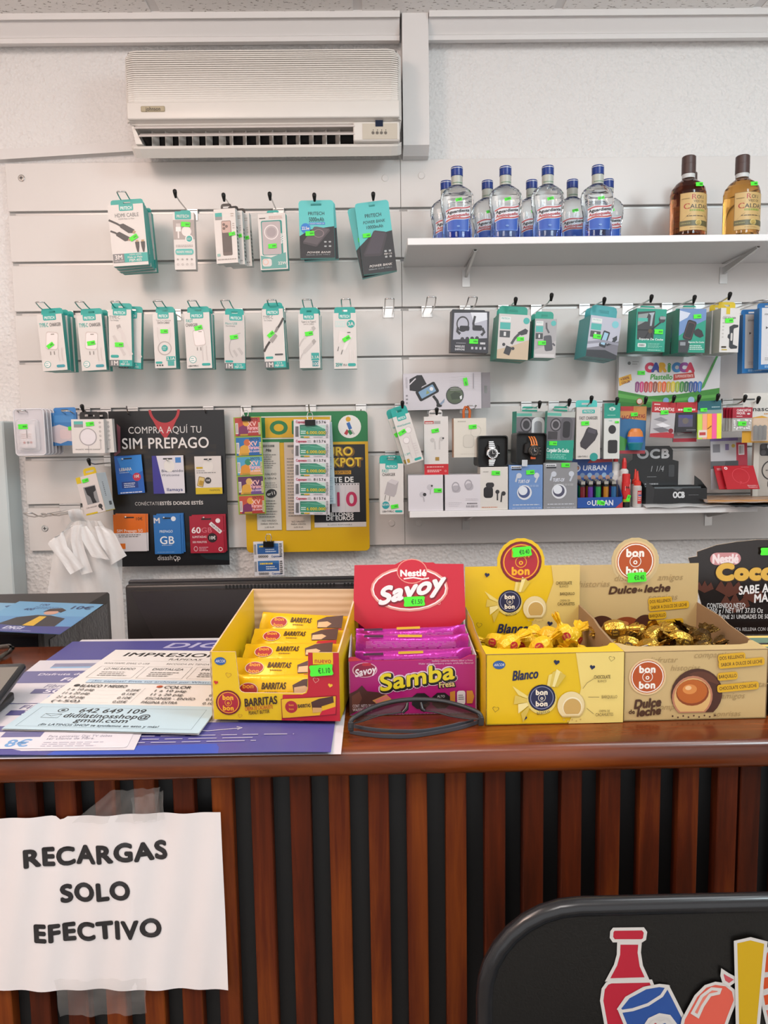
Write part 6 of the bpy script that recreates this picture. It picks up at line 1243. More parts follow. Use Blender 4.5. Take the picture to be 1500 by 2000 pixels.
MB().grid(lambda u, v: Vector(((u - .34) * w * .95, -.02 + v * .18, .006 + .0012 * math.sin(u * 31 + v * 12) - .005 * (1 - min(1, v * 6)))), 20, 8, paint('#4a5054', .15)).build('sleeves', o)
vz = [('ring', .52, .45, .26, .05, '#d8505a'), ('p', [(.44, .66), (.52, .70), (.42, .84), (.46, .74)], '#cf3f4a'), ('t', 'Bienvenido a', .80, .86, .05, '#ecd0d2', 'b', {'fit': .3}), ('t', 'Vodafone', .80, .93, .05, '#ecd0d2', 'b', {'fit': .28}), ('c', .12, .11, .05, '#f0e6e6'), ('c', .12, .11, .025, '#c4202c'), ('lines', .6, .06, .9, .09, 1, '#d98a90')]
def folder(label, px, py, wp, hp, Y, tilt, col, art, lean=-8):
    R = rot(tilt, 0, lean); loc, w, h, k = place(px, py, wp, hp, Y, R)
    o = thing('red_folder' if col[1] in 'bc' else 'sleeve_card', label, 'folder', loc, R, 'folders at the right end of the lower shelf')
    MB().box(-w / 2, w / 2, 0, .003, 0, h, paint(col, .3), .0005).build('cover', o)
    q = Pr(w, h); q.run(art); q.build('front_print', o)
folder('red square folder with a round speech emblem, front one', 1446, 932, 64, 52, 2.235, 0, '#b8202c', vz, lean=-32)
folder('red square folder peeking out behind the front one', 1430, 932, 62, 52, 2.25, 0, '#b3202c', [('lines', .08, .1, .3, .2, 2, '#e3b5b8', .5), ('lines', .2, .9, .5, .94, 1, '#e3b5b8', .5)], lean=-32)
folder('clear grey sleeve with cards above the red folders', 1424, 905, 72, 100, 2.275, -1, '#a5a2a8', [('r', 0, .06, .7, .45, '#b9b6ba'), ('r', .7, .1, 1, .62, '#a8243a'), ('r', .76, .14, .92, .34, '#dcd8dc'), ('bars', .78, .16, .9, .32, 6, '#555'), ('r', .06, .12, .26, .28, '#77747a'), ('r', .4, .12, .5, .24, '#6f5f8a'), ('c', .62, .16, .05, '#b59a3a'), ('r', .0, .0, .75, .06, '#77689a'), ('p', [(.0, .45), (.5, .45), (.42, .56), (0, .6)], '#55575a'), ('p', [(.4, .45), (.75, .45), (.75, .6), (.36, .6)], '#3c3e42')], lean=-4)
# ------------------------------------------------------------------ papers on the counter
def sheet(name, label, cat, corners, z, art, col, group='papers on the counter', curl=0.0, th=.0006):
    """corners: photo pixels TL, TR, BR, BL of a sheet lying at height z; None = completed as a parallelogram"""
    P = [at_z(c[0], c[1], z) if c else None for c in corners]
    if P[1] is None: P[1] = P[0] + (P[2] - P[3])
    if P[3] is None: P[3] = P[2] - (P[1] - P[0])
    o = thing(name, label, cat, P[3], None, group); B = Vector(P[3])
    w = ((P[1] - P[0]).length + (P[2] - P[3]).length) / 2; h = ((P[0] - P[3]).length + (P[1] - P[2]).length) / 2
    def fm(x, zz, kk):
        u, v = x / w + .5, zz / h
        p = P[3].lerp(P[2], u).lerp(P[0].lerp(P[1], u), v) - B
        return p + Vector((0, 0, kk + curl * (1 - v) ** 6 * (.6 + .4 * math.sin(u * 9))))
    m = MB(); m.grid(lambda u, v: fm((u - .5) * w, v * h, th), 12, 12, paint(col, .35)); m.build('paper', o)
    q = Pr(w, h, fm, start=th + .0003, dz=.00003); q.run(art); q.build('print', o)
    return o
PUR, LAV = '#4a4a8c', '#cfccd8'
sheet('laminated_sheet', 'white laminated sheet under the blue poster on the counter', 'paper', [(160, 1250), (690, 1243), (666, 1474), (-190, 1486)], CT + .0006, [], '#d9d6da')
blue = [('r', 0, 0, 1, 1, '#514f93'), ('p', [(.0, .97), (1, .93), (1, 1), (0, 1)], '#3a55b8'), ('t', 'DIGI', .47, .065, .06, '#b9b6d6', 'x', {'fit': .24, 'sh': .25}),
        ('rr', .42, .35, .93, .80, .05, '#d8d2cc')]
for i in range(5): blue += [('l', [(.42, .49 + .075 * i), (.93, .49 + .075 * i)], .0015, '#a9a6ba')]
for x in (.56, .70, .82): blue += [('l', [(x, .36), (x, .80)], .0015, '#a9a6ba')]
for i, (a, b) in enumerate((('10€', '6€'), ('12€', '-'), ('15€', '-'))):
    v = .60 + .07 * i; blue += [('t', a, .62, v, .035, '#5f8ac4', 'x', {'fit': .055}), ('t', '-', .755, v, .03, '#777'), ('t', b, .87, v, .035, '#4a4a9a' if b != '-' else '#777', 'x'), ('t', 'Llamadas Ilimitadas', .49, v, .018, '#77748a', 'b', {'fit': .10})]
blue += [('l', [(.62, .845), (.68, .86), (.76, .845)], .003, '#d9d6e6'), ('l', [(.75, .835), (.765, .843), (.755, .855)], .003, '#d9d6e6'), ('lines', .36, .88, .93, .94, 3, '#a5a3c6', .3), ('t', '250GB', .44, .79, .03, '#77748a', 'b', {'fit': .05})]
sheet('price_poster', 'large blue mobile tariff poster lying on the counter', 'poster', [(142, 1254), (677, 1249), (646, 1474), (-182, 1482)], CT + .0018, blue, '#4a4a92', curl=.003)
fib = [('r', 0, 0, 1, 1, '#d3d0d8'), ('r', .14, .05, .48, .10, '#8d8ea8'), ('r', .50, .05, .84, .10, '#8d8ea8'), ('r', .14, .10, .84, .12, '#8fb4d6'), ('r', .0, .16, 1, .32, '#6d6c98'), ('t', 'Disfruta de FIBRA', .36, .205, .028, '#d9d6e3', 'b', {'fit': .5, 'sh': .1}), ('t', 'Fibra', .4, .275, .04, '#e3e0ea', 'x', {'fit': .2, 'sh': .2}),
       ('t', 'Fibra SMART', .42, .36, .04, '#8a88a0', 'b', {'fit': .36, 'sh': .2}), ('r', .2, .395, .62, .45, '#6d6a94'), ('t', '500Mb', .42, .422, .038, '#e3e0ea', 'x', {'fit': .30}), ('t', '10€', .42, .505, .055, '#6f9fd0', 'x', {'fit': .22}), ('r', .1, .56, 1, .566, '#4f4d84'), ('t', 'Fibra', .32, .60, .04, '#6a6890', 'b', {'fit': .18, 'sh': .2}), ('r', .2, .635, .62, .685, '#4f4d84'), ('t', '300Mb', .42, .66, .038, '#e3e0ea', 'x', {'fit': .28}), ('t', '15€', .40, .735, .05, '#6f9fd0', 'x', {'fit': .22}), ('r', 0, .79, 1, .84, '#6d6c98'),
       ('rr', .3, .845, .96, .985, .1, '#d9d6de'), ('r', .3, .845, .50, .89, '#6d6c98'), ('t', '8€', .42, .94, .055, '#6f9fd0', 'x', {'fit': .12}), ('t', 'Para contratar Digi TV debes', .70, .885, .018, '#77758c', 'r', {'fit': .32}), ('t', 'ser cliente de Fibra.', .66, .905, .018, '#77758c', 'r', {'fit': .24}), ('lines', .54, .93, .85, .975, 3, '#a9a7b8', .35)]
sheet('tariff_flyer', 'lavender fibre tariff flyer under the printing price sheet', 'flyer', [(78, 1291), (345, 1288), (262, 1466), (-150, 1470)], CT + .0042, fib, '#d3d0d8')
imp = [('r', 0, 0, 1, 1, '#e6e2de'), ('t', 'IMPRESIONES', .5, .075, .055, '#2a2826', 'x', {'fit': .8, 'sh': .1}), ('t', 'RÁPIDAS', .55, .145, .026, '#3a3836', 'b', {'fit': .22, 'sh': .1}), ('l', [(.08, .175), (.95, .175)], .002, '#8a8684'), ('t', 'WHATSAPP, EMAIL O USB', .2, .215, .022, '#55524f', 'r', {'fit': .3}), ('t', 'RECOGIDA EN TIENDA', .6, .215, .022, '#55524f', 'r', {'fit': .28})]
for i, t_ in enumerate(('LO MÁS RÁPIDO', 'DIGITALIZA', 'PRECIOS')):
    x = .06 + .31 * i
    for a, b in (((x, .26), (x + .28, .26)), ((x + .28, .26), (x + .28, .42)), ((x + .28, .42), (x, .42)), ((x, .42), (x, .26))): imp += [('l', [a, b], .002, '#77736f')]
    imp += [('t', t_, x + .14, .295, .028, '#4a4744', 'r', {'fit': .2}), ('lines', x + .05, .33, x + .24, .40, 3, '#8a8683', .4)]
imp += [('p', [(.1, .445), (.95, .445), (.95, .49), (.1, .49)], '#b9cfe0'), ('t', '¡Sin esperas! Envía tus archivos por WhatsApp', .52, .467, .02, '#3a5a80', 'b', {'fit': .78}), ('c', .075, .525, .018, '#333'), ('t', 'BLANCO Y NEGRO', .24, .53, .03, '#3f3c3a', 'b', {'fit': .28}), ('c', .57, .525, .018, '#b5512c'), ('t', 'COLOR', .68, .53, .03, '#3f3c3a', 'b', {'fit': .16})]
for i, (a, b) in enumerate((('1 a 10 pág.', '0.25€'), ('11 a 20 pág.', '0.15€'), ('21 a 50 pág.', '0.10€'), ('(+50)', '0.05€'))):
    v = .575 + .045 * i; imp += [('t', a, .05, v, .024, '#4a4744', 'b', 'l', {'fit': .17}), ('l', [(.23, v + .01), (.38, v + .01)], .001, '#8a8683'), ('t', b, .40, v, .024, '#4a4744', 'b', 'l', {'fit': .08})]
    c = ('1 a 10 pág.', '11 a 20 pág.', 'ESCÁNER - ENVÍO', 'PÁGINA EXTRA')[i]; imp += [('t', c, .56, v, .024, '#4a4744', 'b', 'l', {'fit': .2 if i != 2 else .28}), ('t', ('0.40€', '0.30€', '0.80€', '0.10€')[i], .90, v, .024, '#4a4744', 'b', 'l', {'fit': .08})]
imp += [('l', [(.5, .55), (.5, .72)], .002, '#8a8683'), ('p', [(0, .745), (1, .745), (1, 1), (0, 1)], '#b9d2de')]
for a, b in (((.05, .78), (.95, .78)), ((.95, .78), (.95, .97)), ((.95, .97), (.05, .97)), ((.05, .97), (.05, .78))): imp += [('l', [a, b], .002, '#5f7a86')]
imp += [('ring', .19, .812, .028, .2, '#33383a', {'asp': 1.0}), ('c', .19, .812, .012, '#33383a'), ('t', '642 649 109', .46, .81, .042, '#2e3234', 'b', {'fit': .36}), ('l', [(.12, .85), (.21, .85), (.21, .888), (.12, .888), (.12, .85), (.165, .872), (.21, .85)], .003, '#33383a'), ('t', 'didilatinosshop@', .46, .862, .04, '#2e3234', 'b', {'fit': .46}), ('t', 'gmail.com', .46, .905, .036, '#2e3234', 'b', {'fit': .28}), ('t', '¡En LATINOS SHOP te ayudamos en esto y más!', .47, .952, .018, '#3a4a54', 'b', {'fit': .62})]
sheet('price_sheet', 'white printing price sheet with a pale blue footer on the counter', 'paper', [(226, 1270), None, (388, 1436), (3, 1427)], CT + .0062, imp, '#e6e2de')

# ------------------------------------------------------------------ things at the left end and behind the counter
XR_, YA, YZ = -.635, Y_B + .045, 1.76
ZT = CT + .014
o = thing('computer_case', 'black computer case behind the counter with brochures on top', 'computer', ((XR_ - .25), YA, DZ + .0005))
pl = paint('#3a3634', .5); sd = newmat('leathery_black_side', .35, Base_Color=(.05, .048, .05, 1))[0]; wrinkle(sd, 60, .8, .004)
H = ZT - DZ - .0005
MB().box(-.25, .25, 0, YZ - YA, 0, H, pl, .004).build('case_body', o)
MB().box(.2502, .2512, .025, YZ - YA - .025, .03, H - .022, sd).build('side_panel', o)
MB().box(-.24, .24, -.002, -.0003, H - .03, H - .004, M_BLKG).build('front_bezel', o)
dg = [('r', 0, 0, 1, 1, '#6fa9d2'), ('p', [(0, .55), (1, .45), (1, 1), (0, 1)], '#5f96c8'), ('t', '100', .36, .10, .06, '#2f4a7a', 'x', {'fit': .12}), ('lines', .3, .16, .62, .26, 3, '#3f6a9a', .5), ('t', '400', .28, .28, .07, '#2f4a7a', 'x', {'fit': .12}), ('t', '10€', .82, .16, .11, '#26406e', 'x', {'fit': .26}), ('p', [(.22, .80), (.3, .56), (.48, .46), (.62, .46), (.82, .54), (.84, .82)], '#2f2a2e'), ('p', [(.52, .5), (.6, .5), (.62, .8), (.5, .8)], '#d9b02c'), ('c', .58, .37, .075, '#d0a08a', {'asp': 1.15}), ('p', [(.48, .36), (.5, .24), (.62, .2), (.70, .27), (.68, .36), (.62, .31), (.53, .33)], '#3a2a26'), ('p', [(0, .76), (.5, .82), (1, .78), (1, 1), (0, 1)], '#3d4286'), ('t', 'DIGI', .45, .875, .075, '#d5d8ea', 'x', {'fit': .2, 'sh': .2}), ('t', 'Elección Inteligente', .5, .945, .03, '#aab0d6', 'r', {'fit': .36})]
sheet('brochure', 'blue telecom brochure lying on the computer case', 'brochure', [(38, 1175), (202, 1181), (117, 1240), None], ZT + .004, dg, '#6fa9d2', 'brochures on the computer case')
sheet('brochure', 'second blue brochure partly under the first at the left edge', 'brochure', [(-70, 1176), (70, 1180), (20, 1215), None], ZT + .001, [('r', 0, 0, 1, 1, '#7fb2d6'), ('t', '€', .7, .2, .12, '#3a5a8a', 'x')], '#7fb2d6', 'brochures on the computer case')
# monitor seen from behind
ym = 1.47
a, b = at_y(243, 1140, ym), at_y(705, 1126, ym); w = b.x - a.x + .06
o = thing('computer_monitor', 'black monitor seen from behind with a slotted top edge', 'monitor', (a.x + w / 2, ym, DZ + .0005)); zt = a.z - DZ - .004
blk = paint('#211c1b', .35)
MB().box(-w / 2, w / 2, 0, .03, zt - .34, zt, blk, .006, 3).build('rear_shell', o)
MB().box(-w / 2 - .003, w / 2 + .003, .03, .042, zt - .345, zt + .004, paint('#222124', .3), .003).build('screen_bezel', o)
MB().prism([(-w * .47, zt - .01), (w * .47, zt - .01), (w * .30, zt - .22), (-w * .30, zt - .22)], -.014, .0004, paint('#272120', .35)).build('rear_bulge', o)
me = None
for row in range(1):
    for i in range(64):
        x = -w * .12 + i * .0072
        if x > w * .46 or 30 < i < 33: continue
        if me is None: s = MB().box(-.0016, .0016, -.0012, .006, zt - .012, zt - .003, paint('#050505', .6)).build('vent_slot', o); me = s.data
        else:
            s = bpy.data.objects.new('vent_slot', me); COL.objects.link(s); s.parent = o
        s.location = (x, 0, 0)
MB().box(-.03, .03, -.03, .0, .004, zt - .15, blk, .004).build('stand_post', o); MB().box(-.12, .12, -.06, .12, 0, .01, blk, .004).build('stand_foot', o)
# card terminal at the left edge
p = at_z(-52, 1378, CT + .018)
o = thing('card_terminal', 'black card reader on a stand at the left edge of the counter', 'card reader', (p.x, p.y, CT + .0055), rot(0, 4, 0))
MB().box(-.045, .035, -.035, .05, 0, .014, M_BLACK, .004, 2).build('stand', o)
T = Matrix.Translation((0, .0, .016)) @ Matrix.Rotation(RAD(12), 4, 'X')
MB().box(-.06, .042, -.06, .085, 0, .014, paint('#26262a', .25), .006, 3, T=T).build('reader_body', o)
MB().box(-.055, .036, -.03, .07, .0141, .0147, paint('#77736c', .12), T=T).build('screen', o)
c = [at_z(-40, 1300, CT + .006), at_z(0, 1284, CT + .006), at_z(18, 1273, CT + .006), at_z(24, 1266, CT + .02), at_z(18, 1262, CT + .02), at_z(0, 1264, CT + .01)]
tag(MB().tube(c, .0042, 8, paint('#4a4640', .5)).build('cable'), 'dark grey cable curling in front of the computer case', 'cable')

# ------------------------------------------------------------------ open candy boxes
TTX = Matrix(((0, 1, 0, 0), (1, 0, 0, 0), (0, 0, 1, 0), (0, 0, 0, 1)))
def frame(fl, fr, z):
    a, b = at_z(fl[0], fl[1], z), at_z(fr[0], fr[1], z); d = b - a
    return (a + b) / 2, d.length, math.degrees(math.atan2(d.y, d.x)), scale_at((a + b) / 2)
def bonlogo(u, v, r, base, edge, ink, asp_h):
    return [('c', u, v, r, edge), ('c', u, v, r * .9, base), ('ring', u, v, r * .86, .06, ink if base != '#20264a' else '#8a90b0'), ('t', 'bon', u, v - r * .42 * asp_h, r * .36 * asp_h, ink, 'o', {'sp': .06}), ('t', 'o', u, v, r * .26 * asp_h, ink, 'x'), ('ring', u, v, r * .28, .12, ink), ('t', 'bon', u, v + r * .44 * asp_h, r * .36 * asp_h, ink, 'o', {'sp': .06})]
def flowpack(name, label, loc, R, L, Hh, th, mat, art, group, crimp=.012, cat='candy bar'):
    """flow-wrapped bar: length L along x, face Hh high towards -y"""
    o = thing(name, label, cat, loc, R, group); m = MB(); n = 16; secs = []
    for x, sh_, st in ((-L / 2, 1.02, .06), (-L / 2 + crimp, 1.0, .08), (-L / 2 + crimp * 1.6, .94, .7), (-L / 2 + crimp * 2.2, .9, 1), (0, .9, 1.04), (L / 2 - crimp * 2.2, .9, 1), (L / 2 - crimp * 1.6, .94, .7), (L / 2 - crimp, 1.0, .08), (L / 2, 1.02, .06)):
        ring = []
        for i in range(n):
            a = 2 * math.pi * i / n; c, s = math.cos(a), math.sin(a)
            ring.append(Vector((x + (.001 if abs(x) > L / 2 - .001 and i % 2 else 0), math.copysign(abs(s) ** .55, s) * th / 2 * st, math.copysign(abs(c) ** .55, c) * Hh / 2 * sh_)))
        secs.append(ring)
    vs = [p for r in secs for p in r]
    m.add(vs, [(i * n + k, i * n + (k + 1) % n, (i + 1) * n + (k + 1) % n, (i + 1) * n + k) for i in range(8) for k in range(n)], mat, True); m.add(vs, [tuple(range(n)), tuple(range(9 * n - 1, 8 * n - 1, -1))], mat); m.build('wrapper', o)
    q = Pr(L - 2.4 * crimp, Hh * .8, lambda x, z, kk: Vector((x, -th / 2 * 1.06 - kk, z - Hh * .4)), start=.0004); q.run(art); q.build('print', o)
    return o
FOIL_Y = wrinkle(newmat('yellow_foil_wrapper', .22, .15, Base_Color=hexlin('#e8b81a') + (1,))[0], 55, .35)
FOIL_P = wrinkle(newmat('magenta_foil_wrapper', .2, .45, Base_Color=hexlin('#b8309a') + (1,))[0], 70, .5)
YEL = '#e3bd10'
# --- peanut butter bars box
def barritas():
    z0 = CT + .0085; c, w, yaw, k = frame((414, 1406), (665, 1407), z0); hf = 136 * k; d = .225; R = rot(0, yaw - 1.6)
    o = thing('candy_box', 'open yellow and red box of peanut butter bars', 'candy box', c, R, 'open candy boxes on the counter')
    ye, bd, th = paint(YEL, .35), M_CARD, .0022
    P = lambda u, v: ((u - .5) * w, (1 - v) * hf)
    outl = [P(0, 1), P(1, 1), P(1, 0), P(.765, 0), P(.752, .53), P(.735, .585), P(.71, .60), P(.26, .60), P(.235, .585), P(.222, .55), P(.20, 0), P(0, 0)]
    MB().prism(outl, 0, th, ye, bd).build('front_panel', o)
    hb = hf * 1.40
    for s in (-1, 1):
        x = -w / 2 if s < 0 else w / 2 - th
        MB().prism([(0, 0), (d, 0), (d, hb), (0, hf)], x, x + th, ye, bd, T=TTX).build('side_panel', o)
    MB().box(-w / 2 + th, w / 2 - th, d - th, d, 0, hb, bd).build('back_panel', o); MB().box(-w / 2 + th, w / 2 - th, th, d - th, 0, .002, bd).build('box_floor', o)
    asp = w / hf; q = Pr(w, hf)
    q.run([('p', [(.765, 0), (1, 0), (1, 1), (.545, 1), (.56, .62), (.71, .615), (.745, .59), (.757, .53)], '#b81a2c'), ('p', [(.80, 0), (.955, 0), (.955, .17), (.80, .17)], YEL), ('t', 'nuevo', .877, .115, .07, '#b0222c', 'b', {'fit': .13}),
           ('c', .08, .135, .045, '#2f5a9a', {'asp': .7}), ('t', 'ARCOR', .08, .135, .04, '#e6e8ee', 'b', {'fit': .075, 'sh': .2}), ('heart', .14, .34, .024, '#b5832c', -10, .16), ('heart', .04, .45, .017, '#c42c2c', -12), ('heart', .22, .94, .018, '#b5832c', -10, .2), ('heart', .82, .40, .024, '#e8b0a0', -10, .16), ('heart', .93, .475, .018, '#e8b82c', -12)])
    q.run(bonlogo(.132, .745, .098, '#a82430', '#6a1820', '#f0b020', asp))
    q.run([('t', 'BARRITAS', .385, .72, .11, '#3a2412', 'x', {'fit': .26, 'rot': 6, 'sh': .12}), ('t', 'CREMA DE CACAHUETE', .37, .815, .055, '#b8502c', 'b', {'fit': .22, 'rot': 6, 'sh': .12}), ('t', 'PEANUT BUTTER', .37, .88, .05, '#4a2c14', 'b', {'fit': .165, 'rot': 6, 'sh': .12}),
           ('p', [(.545, .68), (.57, .68), (.955, .62), (.975, .62), (.97, .90), (.60, .96), (.55, .97)], '#8a1420'), ('p', [(.55, .69), (.57, .68), (.80, .655), (.97, .63), (.965, .89), (.60, .955), (.555, .96)], '#e0b21c'), ('p', [(.86, .85), (.97, .78), (.965, .89), (.84, .92)], '#c42434'), ('c', .625, .795, .048, '#a82430'), ('t', 'bon', .625, .765, .03, '#f0b020', 'x'), ('t', 'bon', .625, .825, .03, '#f0b020', 'x'), ('t', 'BARRITAS', .725, .775, .05, '#3a2412', 'x', {'fit': .10, 'rot': 5}), ('p', [(.78, .72), (.84, .67), (.95, .63), (.955, .72), (.86, .78), (.86, .86), (.79, .86)], '#4a2c20'), ('p', [(.79, .80), (.86, .80), (.86, .86), (.79, .88)], '#d0a060')])
    q.build('front_print', o)
    sticker(o, w, hf, .865, .25, 46 * k, 5, '€1.10', sh=22 * k)
    bar = [('c', .15, .46, .115, '#d9c0a0', {'asp': .72}), ('c', .15, .46, .105, '#a82c2c', {'asp': .72}), ('t', 'bon', .15, .32, .15, '#f0a020', 'x', {'sx': 1.2}), ('t', 'bon', .15, .60, .15, '#f0a020', 'x', {'sx': 1.2}), ('t', 'BARRITAS', .44, .32, .22, '#4a3010', 'x', {'fit': .28, 'sh': .25}), ('lines', .34, .5, .54, .58, 1, '#8a6a2c', .5), ('lines', .2, .8, .72, .95, 1, '#b5852c', .6), ('p', [(.66, .3), (.78, .1), (1, .0), (1, .6), (.8, .62), (.68, .66)], '#5a4038'), ('p', [(.68, .38), (.8, .32), (.86, .42), (.8, .6), (.68, .62)], '#d8b48a'), ('p', [(.76, .68), (1, .62), (1, 1), (.72, 1)], '#b8242c')]
    for i in range(5):
        L = .146; xs_ = (.0, -.003, .0, .002, .004)[i]
        loc = c + R @ Vector((xs_, .028 + .043 * i, .030 + .0105 * i))
        flowpack('chocolate_bar', 'yellow wrapped peanut butter bar, %s in the yellow and red box' % ('front one', 'second row', 'third row', 'fourth row', 'rear one')[i], loc, R @ rot((-1, 1, -.5, 1, 3)[i], 0, (-16, -50, -55, -56, -44)[i]), L, .046, .016, FOIL_Y, bar, 'wrapped bars in the open boxes')
barritas()
# --- strawberry wafer box
def samba():
    z0 = CT + .0008; c, w, yaw, k = frame((683, 1398), (931, 1393), z0); hf = 117 * k; d = .185; R = rot(0, yaw)
    o = thing('candy_box', 'open magenta box of strawberry wafers with a red lid card', 'candy box', c, R, 'open candy boxes on the counter')
    mg, rd, wh, th = paint('#a8106e', .35), paint('#c41f36', .35), paint('#cfc9cc', .6), .0016
    P = lambda u, v: ((u - .5) * w, (1 - v) * hf)
    MB().prism([P(0, 1), P(1, 1), P(1, 0), P(.95, 0), P(.88, .07), P(.12, .07), P(.05, 0), P(0, 0)], 0, th, mg, rd).build('front_panel', o)
    for s in (-1, 1):
        x = -w / 2 if s < 0 else w / 2 - th
        MB().prism([(0, 0), (d, 0), (d, hf * 1.15), (0, hf)], x, x + th, wh if s < 0 else wh, T=TTX).build('side_panel', o)
    MB().box(-w / 2, w / 2, d - th, d, 0, hf * 1.1, mg).build('back_panel', o); MB().box(-w / 2, w / 2, 0, d, 0, th, wh).build('box_floor', o)
    q = Pr(w, hf)
    q.run([('p', [(0, .02), (.05, .0), (.1, .06), (0, .07)], '#c8323c'), ('c', .125, .22, .095, '#8a0f3c', {'asp': .62}), ('ring', .125, .22, .098, .1, '#d9a0b8', {'asp': .62}), ('t', 'Savoy', .125, .24, .12, '#e8dce4', 'x', {'fit': .17, 'rot': 12, 'sh': .3}), ('rr', .105, .1, .175, .15, .4, '#b5203a'), ('t', 'Galleta cubierta rellena sabor a fresa', .81, .085, .03, '#e0bcd4', 'b', {'fit': .32}), ('t', 'Wafer with strawberry cream, artificially flavored', .76, .13, .03, '#e0bcd4', 'b', {'fit': .43}),
           ('t', 'Samba', .53, .362, .27, '#dcc0d2', 'v', {'fit': .60, 'rot': 9, 'sh': .12}), ('t', 'Samba', .532, .368, .27, '#17120f', 'w', {'fit': .60, 'rot': 9, 'sh': .12}), ('t', 'Samba', .525, .352, .27, '#dcc91e', 'x', {'fit': .60, 'rot': 9, 'sh': .12}), ('t', 'Fresa', .765, .49, .1, '#17120f', 'w', {'fit': .135, 'rot': 5}), ('t', 'Fresa', .765, .488, .09, '#d9c07a', 'x', {'fit': .125, 'rot': 5}),
           ('p', [(0, .62), (.06, .56), (.1, .48), (.14, .58), (.22, .60), (.30, .66), (.2, .80), (.12, .86), (0, .98)], '#4a2620'), ('p', [(.02, .66), (.08, .58), (.1, .7), (.05, .9), (.02, .9)], '#6a3a2e'), ('p', [(.18, .74), (.29, .64), (.33, .72), (.24, .84)], '#c98a4a'), ('p', [(.2, .74), (.29, .66), (.31, .70), (.22, .79)], '#d0706a'), ('t', 'CONT. NETO 20 UND', .12, .83, .05, '#e0cfd6', 'b', {'fit': .19}), ('t', 'WAFERS/ 400 g', .10, .895, .05, '#e0cfd6', 'b', {'fit': .15}),
           ('p', [(.49, .70), (.53, .63), (.59, .63), (.63, .70), (.63, .83), (.59, .90), (.53, .90), (.49, .83)], '#141214'), ('p', [(.65, .70), (.69, .63), (.75, .63), (.79, .70), (.79, .83), (.75, .90), (.69, .90), (.65, .83)], '#141214'), ('t', 'ALTO', .72, .69, .04, '#d9d5d8', 'b', {'fit': .06}), ('p', [(.79, .62), (.83, .60), (.83, .82), (.79, .82)], '#c4842c'), ('rr', .845, .6, .91, .84, .3, '#d5d2d6'), ('p', [(.92, .6), (.965, .6), (.98, .7), (.965, .82), (.92, .82)], '#c4842c'), ('lines', .855, .66, .9, .76, 3, '#4a484c', .4)])
    q.build('front_print', o)
    # red lid card, leaning back
    Yl = c.y + .135; cc = at_y(799, 1171, Yl); kk_ = scale_at(cc)
    wl, hl = 220 * kk_, 138 * kk_
    lid = MB(); loc = R.inverted() @ (cc - c)
    T = Matrix.Translation(loc) @ Matrix.Rotation(RAD(-7), 4, 'X')
    F = lambda u, v: ((u - .5) * wl, (.5 - v) * hl)
    ol = [F(.02, 0), F(.38, .0), F(.42, -.03), F(.46, -.06), F(.52, -.07), F(.56, -.04), F(.60, -.035), F(.66, -.02), F(.72, -.02), F(.74, .0), F(.99, .01), F(1, .78), F(.90, .95), F(.82, 1.0), F(.16, .97), F(.0, .76)]
    lid.prism(ol, 0, .0015, rd, paint('#d9c8c8', .6), T=T).build('lid_card', o)
    q = Pr(wl, hl, lambda x, z, k2: T @ Vector((x, -k2, z - hl / 2)), start=.0005); q.sub = False
    q.c(.505, .35, .345, '#e0968a', .58); q.c(.505, .35, .33, '#f0e6e4', .56); q.c(.505, .35, .318, '#b81c34', .545)
    q.c(.53, .10, .135, '#e39a8c', .82); q.c(.53, .10, .128, '#c41f36', .80); q.t('Nestlé', .54, .125, .085, '#f2ecec', 'o', fit=.235); q.l([(.455, .205), (.54, .19), (.63, .215), (.68, .20)], .012, '#f2ecec')
    q.t('Savoy', .505, .368, .215, '#7a1526', 'w', fit=.60, rot=13, sh=.38); q.t('Savoy', .50, .355, .215, '#f0ecec', 'o', fit=.60, rot=13, sh=.38); q.ring(.765, .56, .013, .3, '#e0a8a4')
    q.build('lid_print', o)
    sticker(o, wl, hl, .545, .525, 42 * kk_, 2, '€1.50', sh=19 * kk_, fmap=lambda X, Z, k2: T @ Vector((X, -k2, Z - hl / 2)))
    art = [('r', 0, .55, 1, .86, '#a02a7a'), ('lines', .02, .2, .98, .55, 5, '#c06aa8', .4, .02), ('r', 0, .88, 1, 1, '#c0b5be'), ('r', .35, -.12, .6, .0, '#d9b01e'), ('r', .0, -.1, .2, .02, '#4a1a3a')]
    for i, (y, z, ln) in enumerate(((.026, hf * .80, -4), (.058, hf * .96, -8), (.09, hf * .98, -14), (.12, hf * .6, -10), (.15, hf * .6, -10))):
        flowpack('wafer_bar', 'magenta wrapped strawberry wafer, %s in the magenta box' % ('front one', 'second row', 'third row', 'fourth row', 'rear one')[i], c + R @ Vector((0.002, y, z)), R @ rot((-1, 1.2, -1, 0, 0)[i], 0, ln), w * .93, .036, .022, FOIL_P, art, 'wrapped bars in the open boxes', .010)
samba()
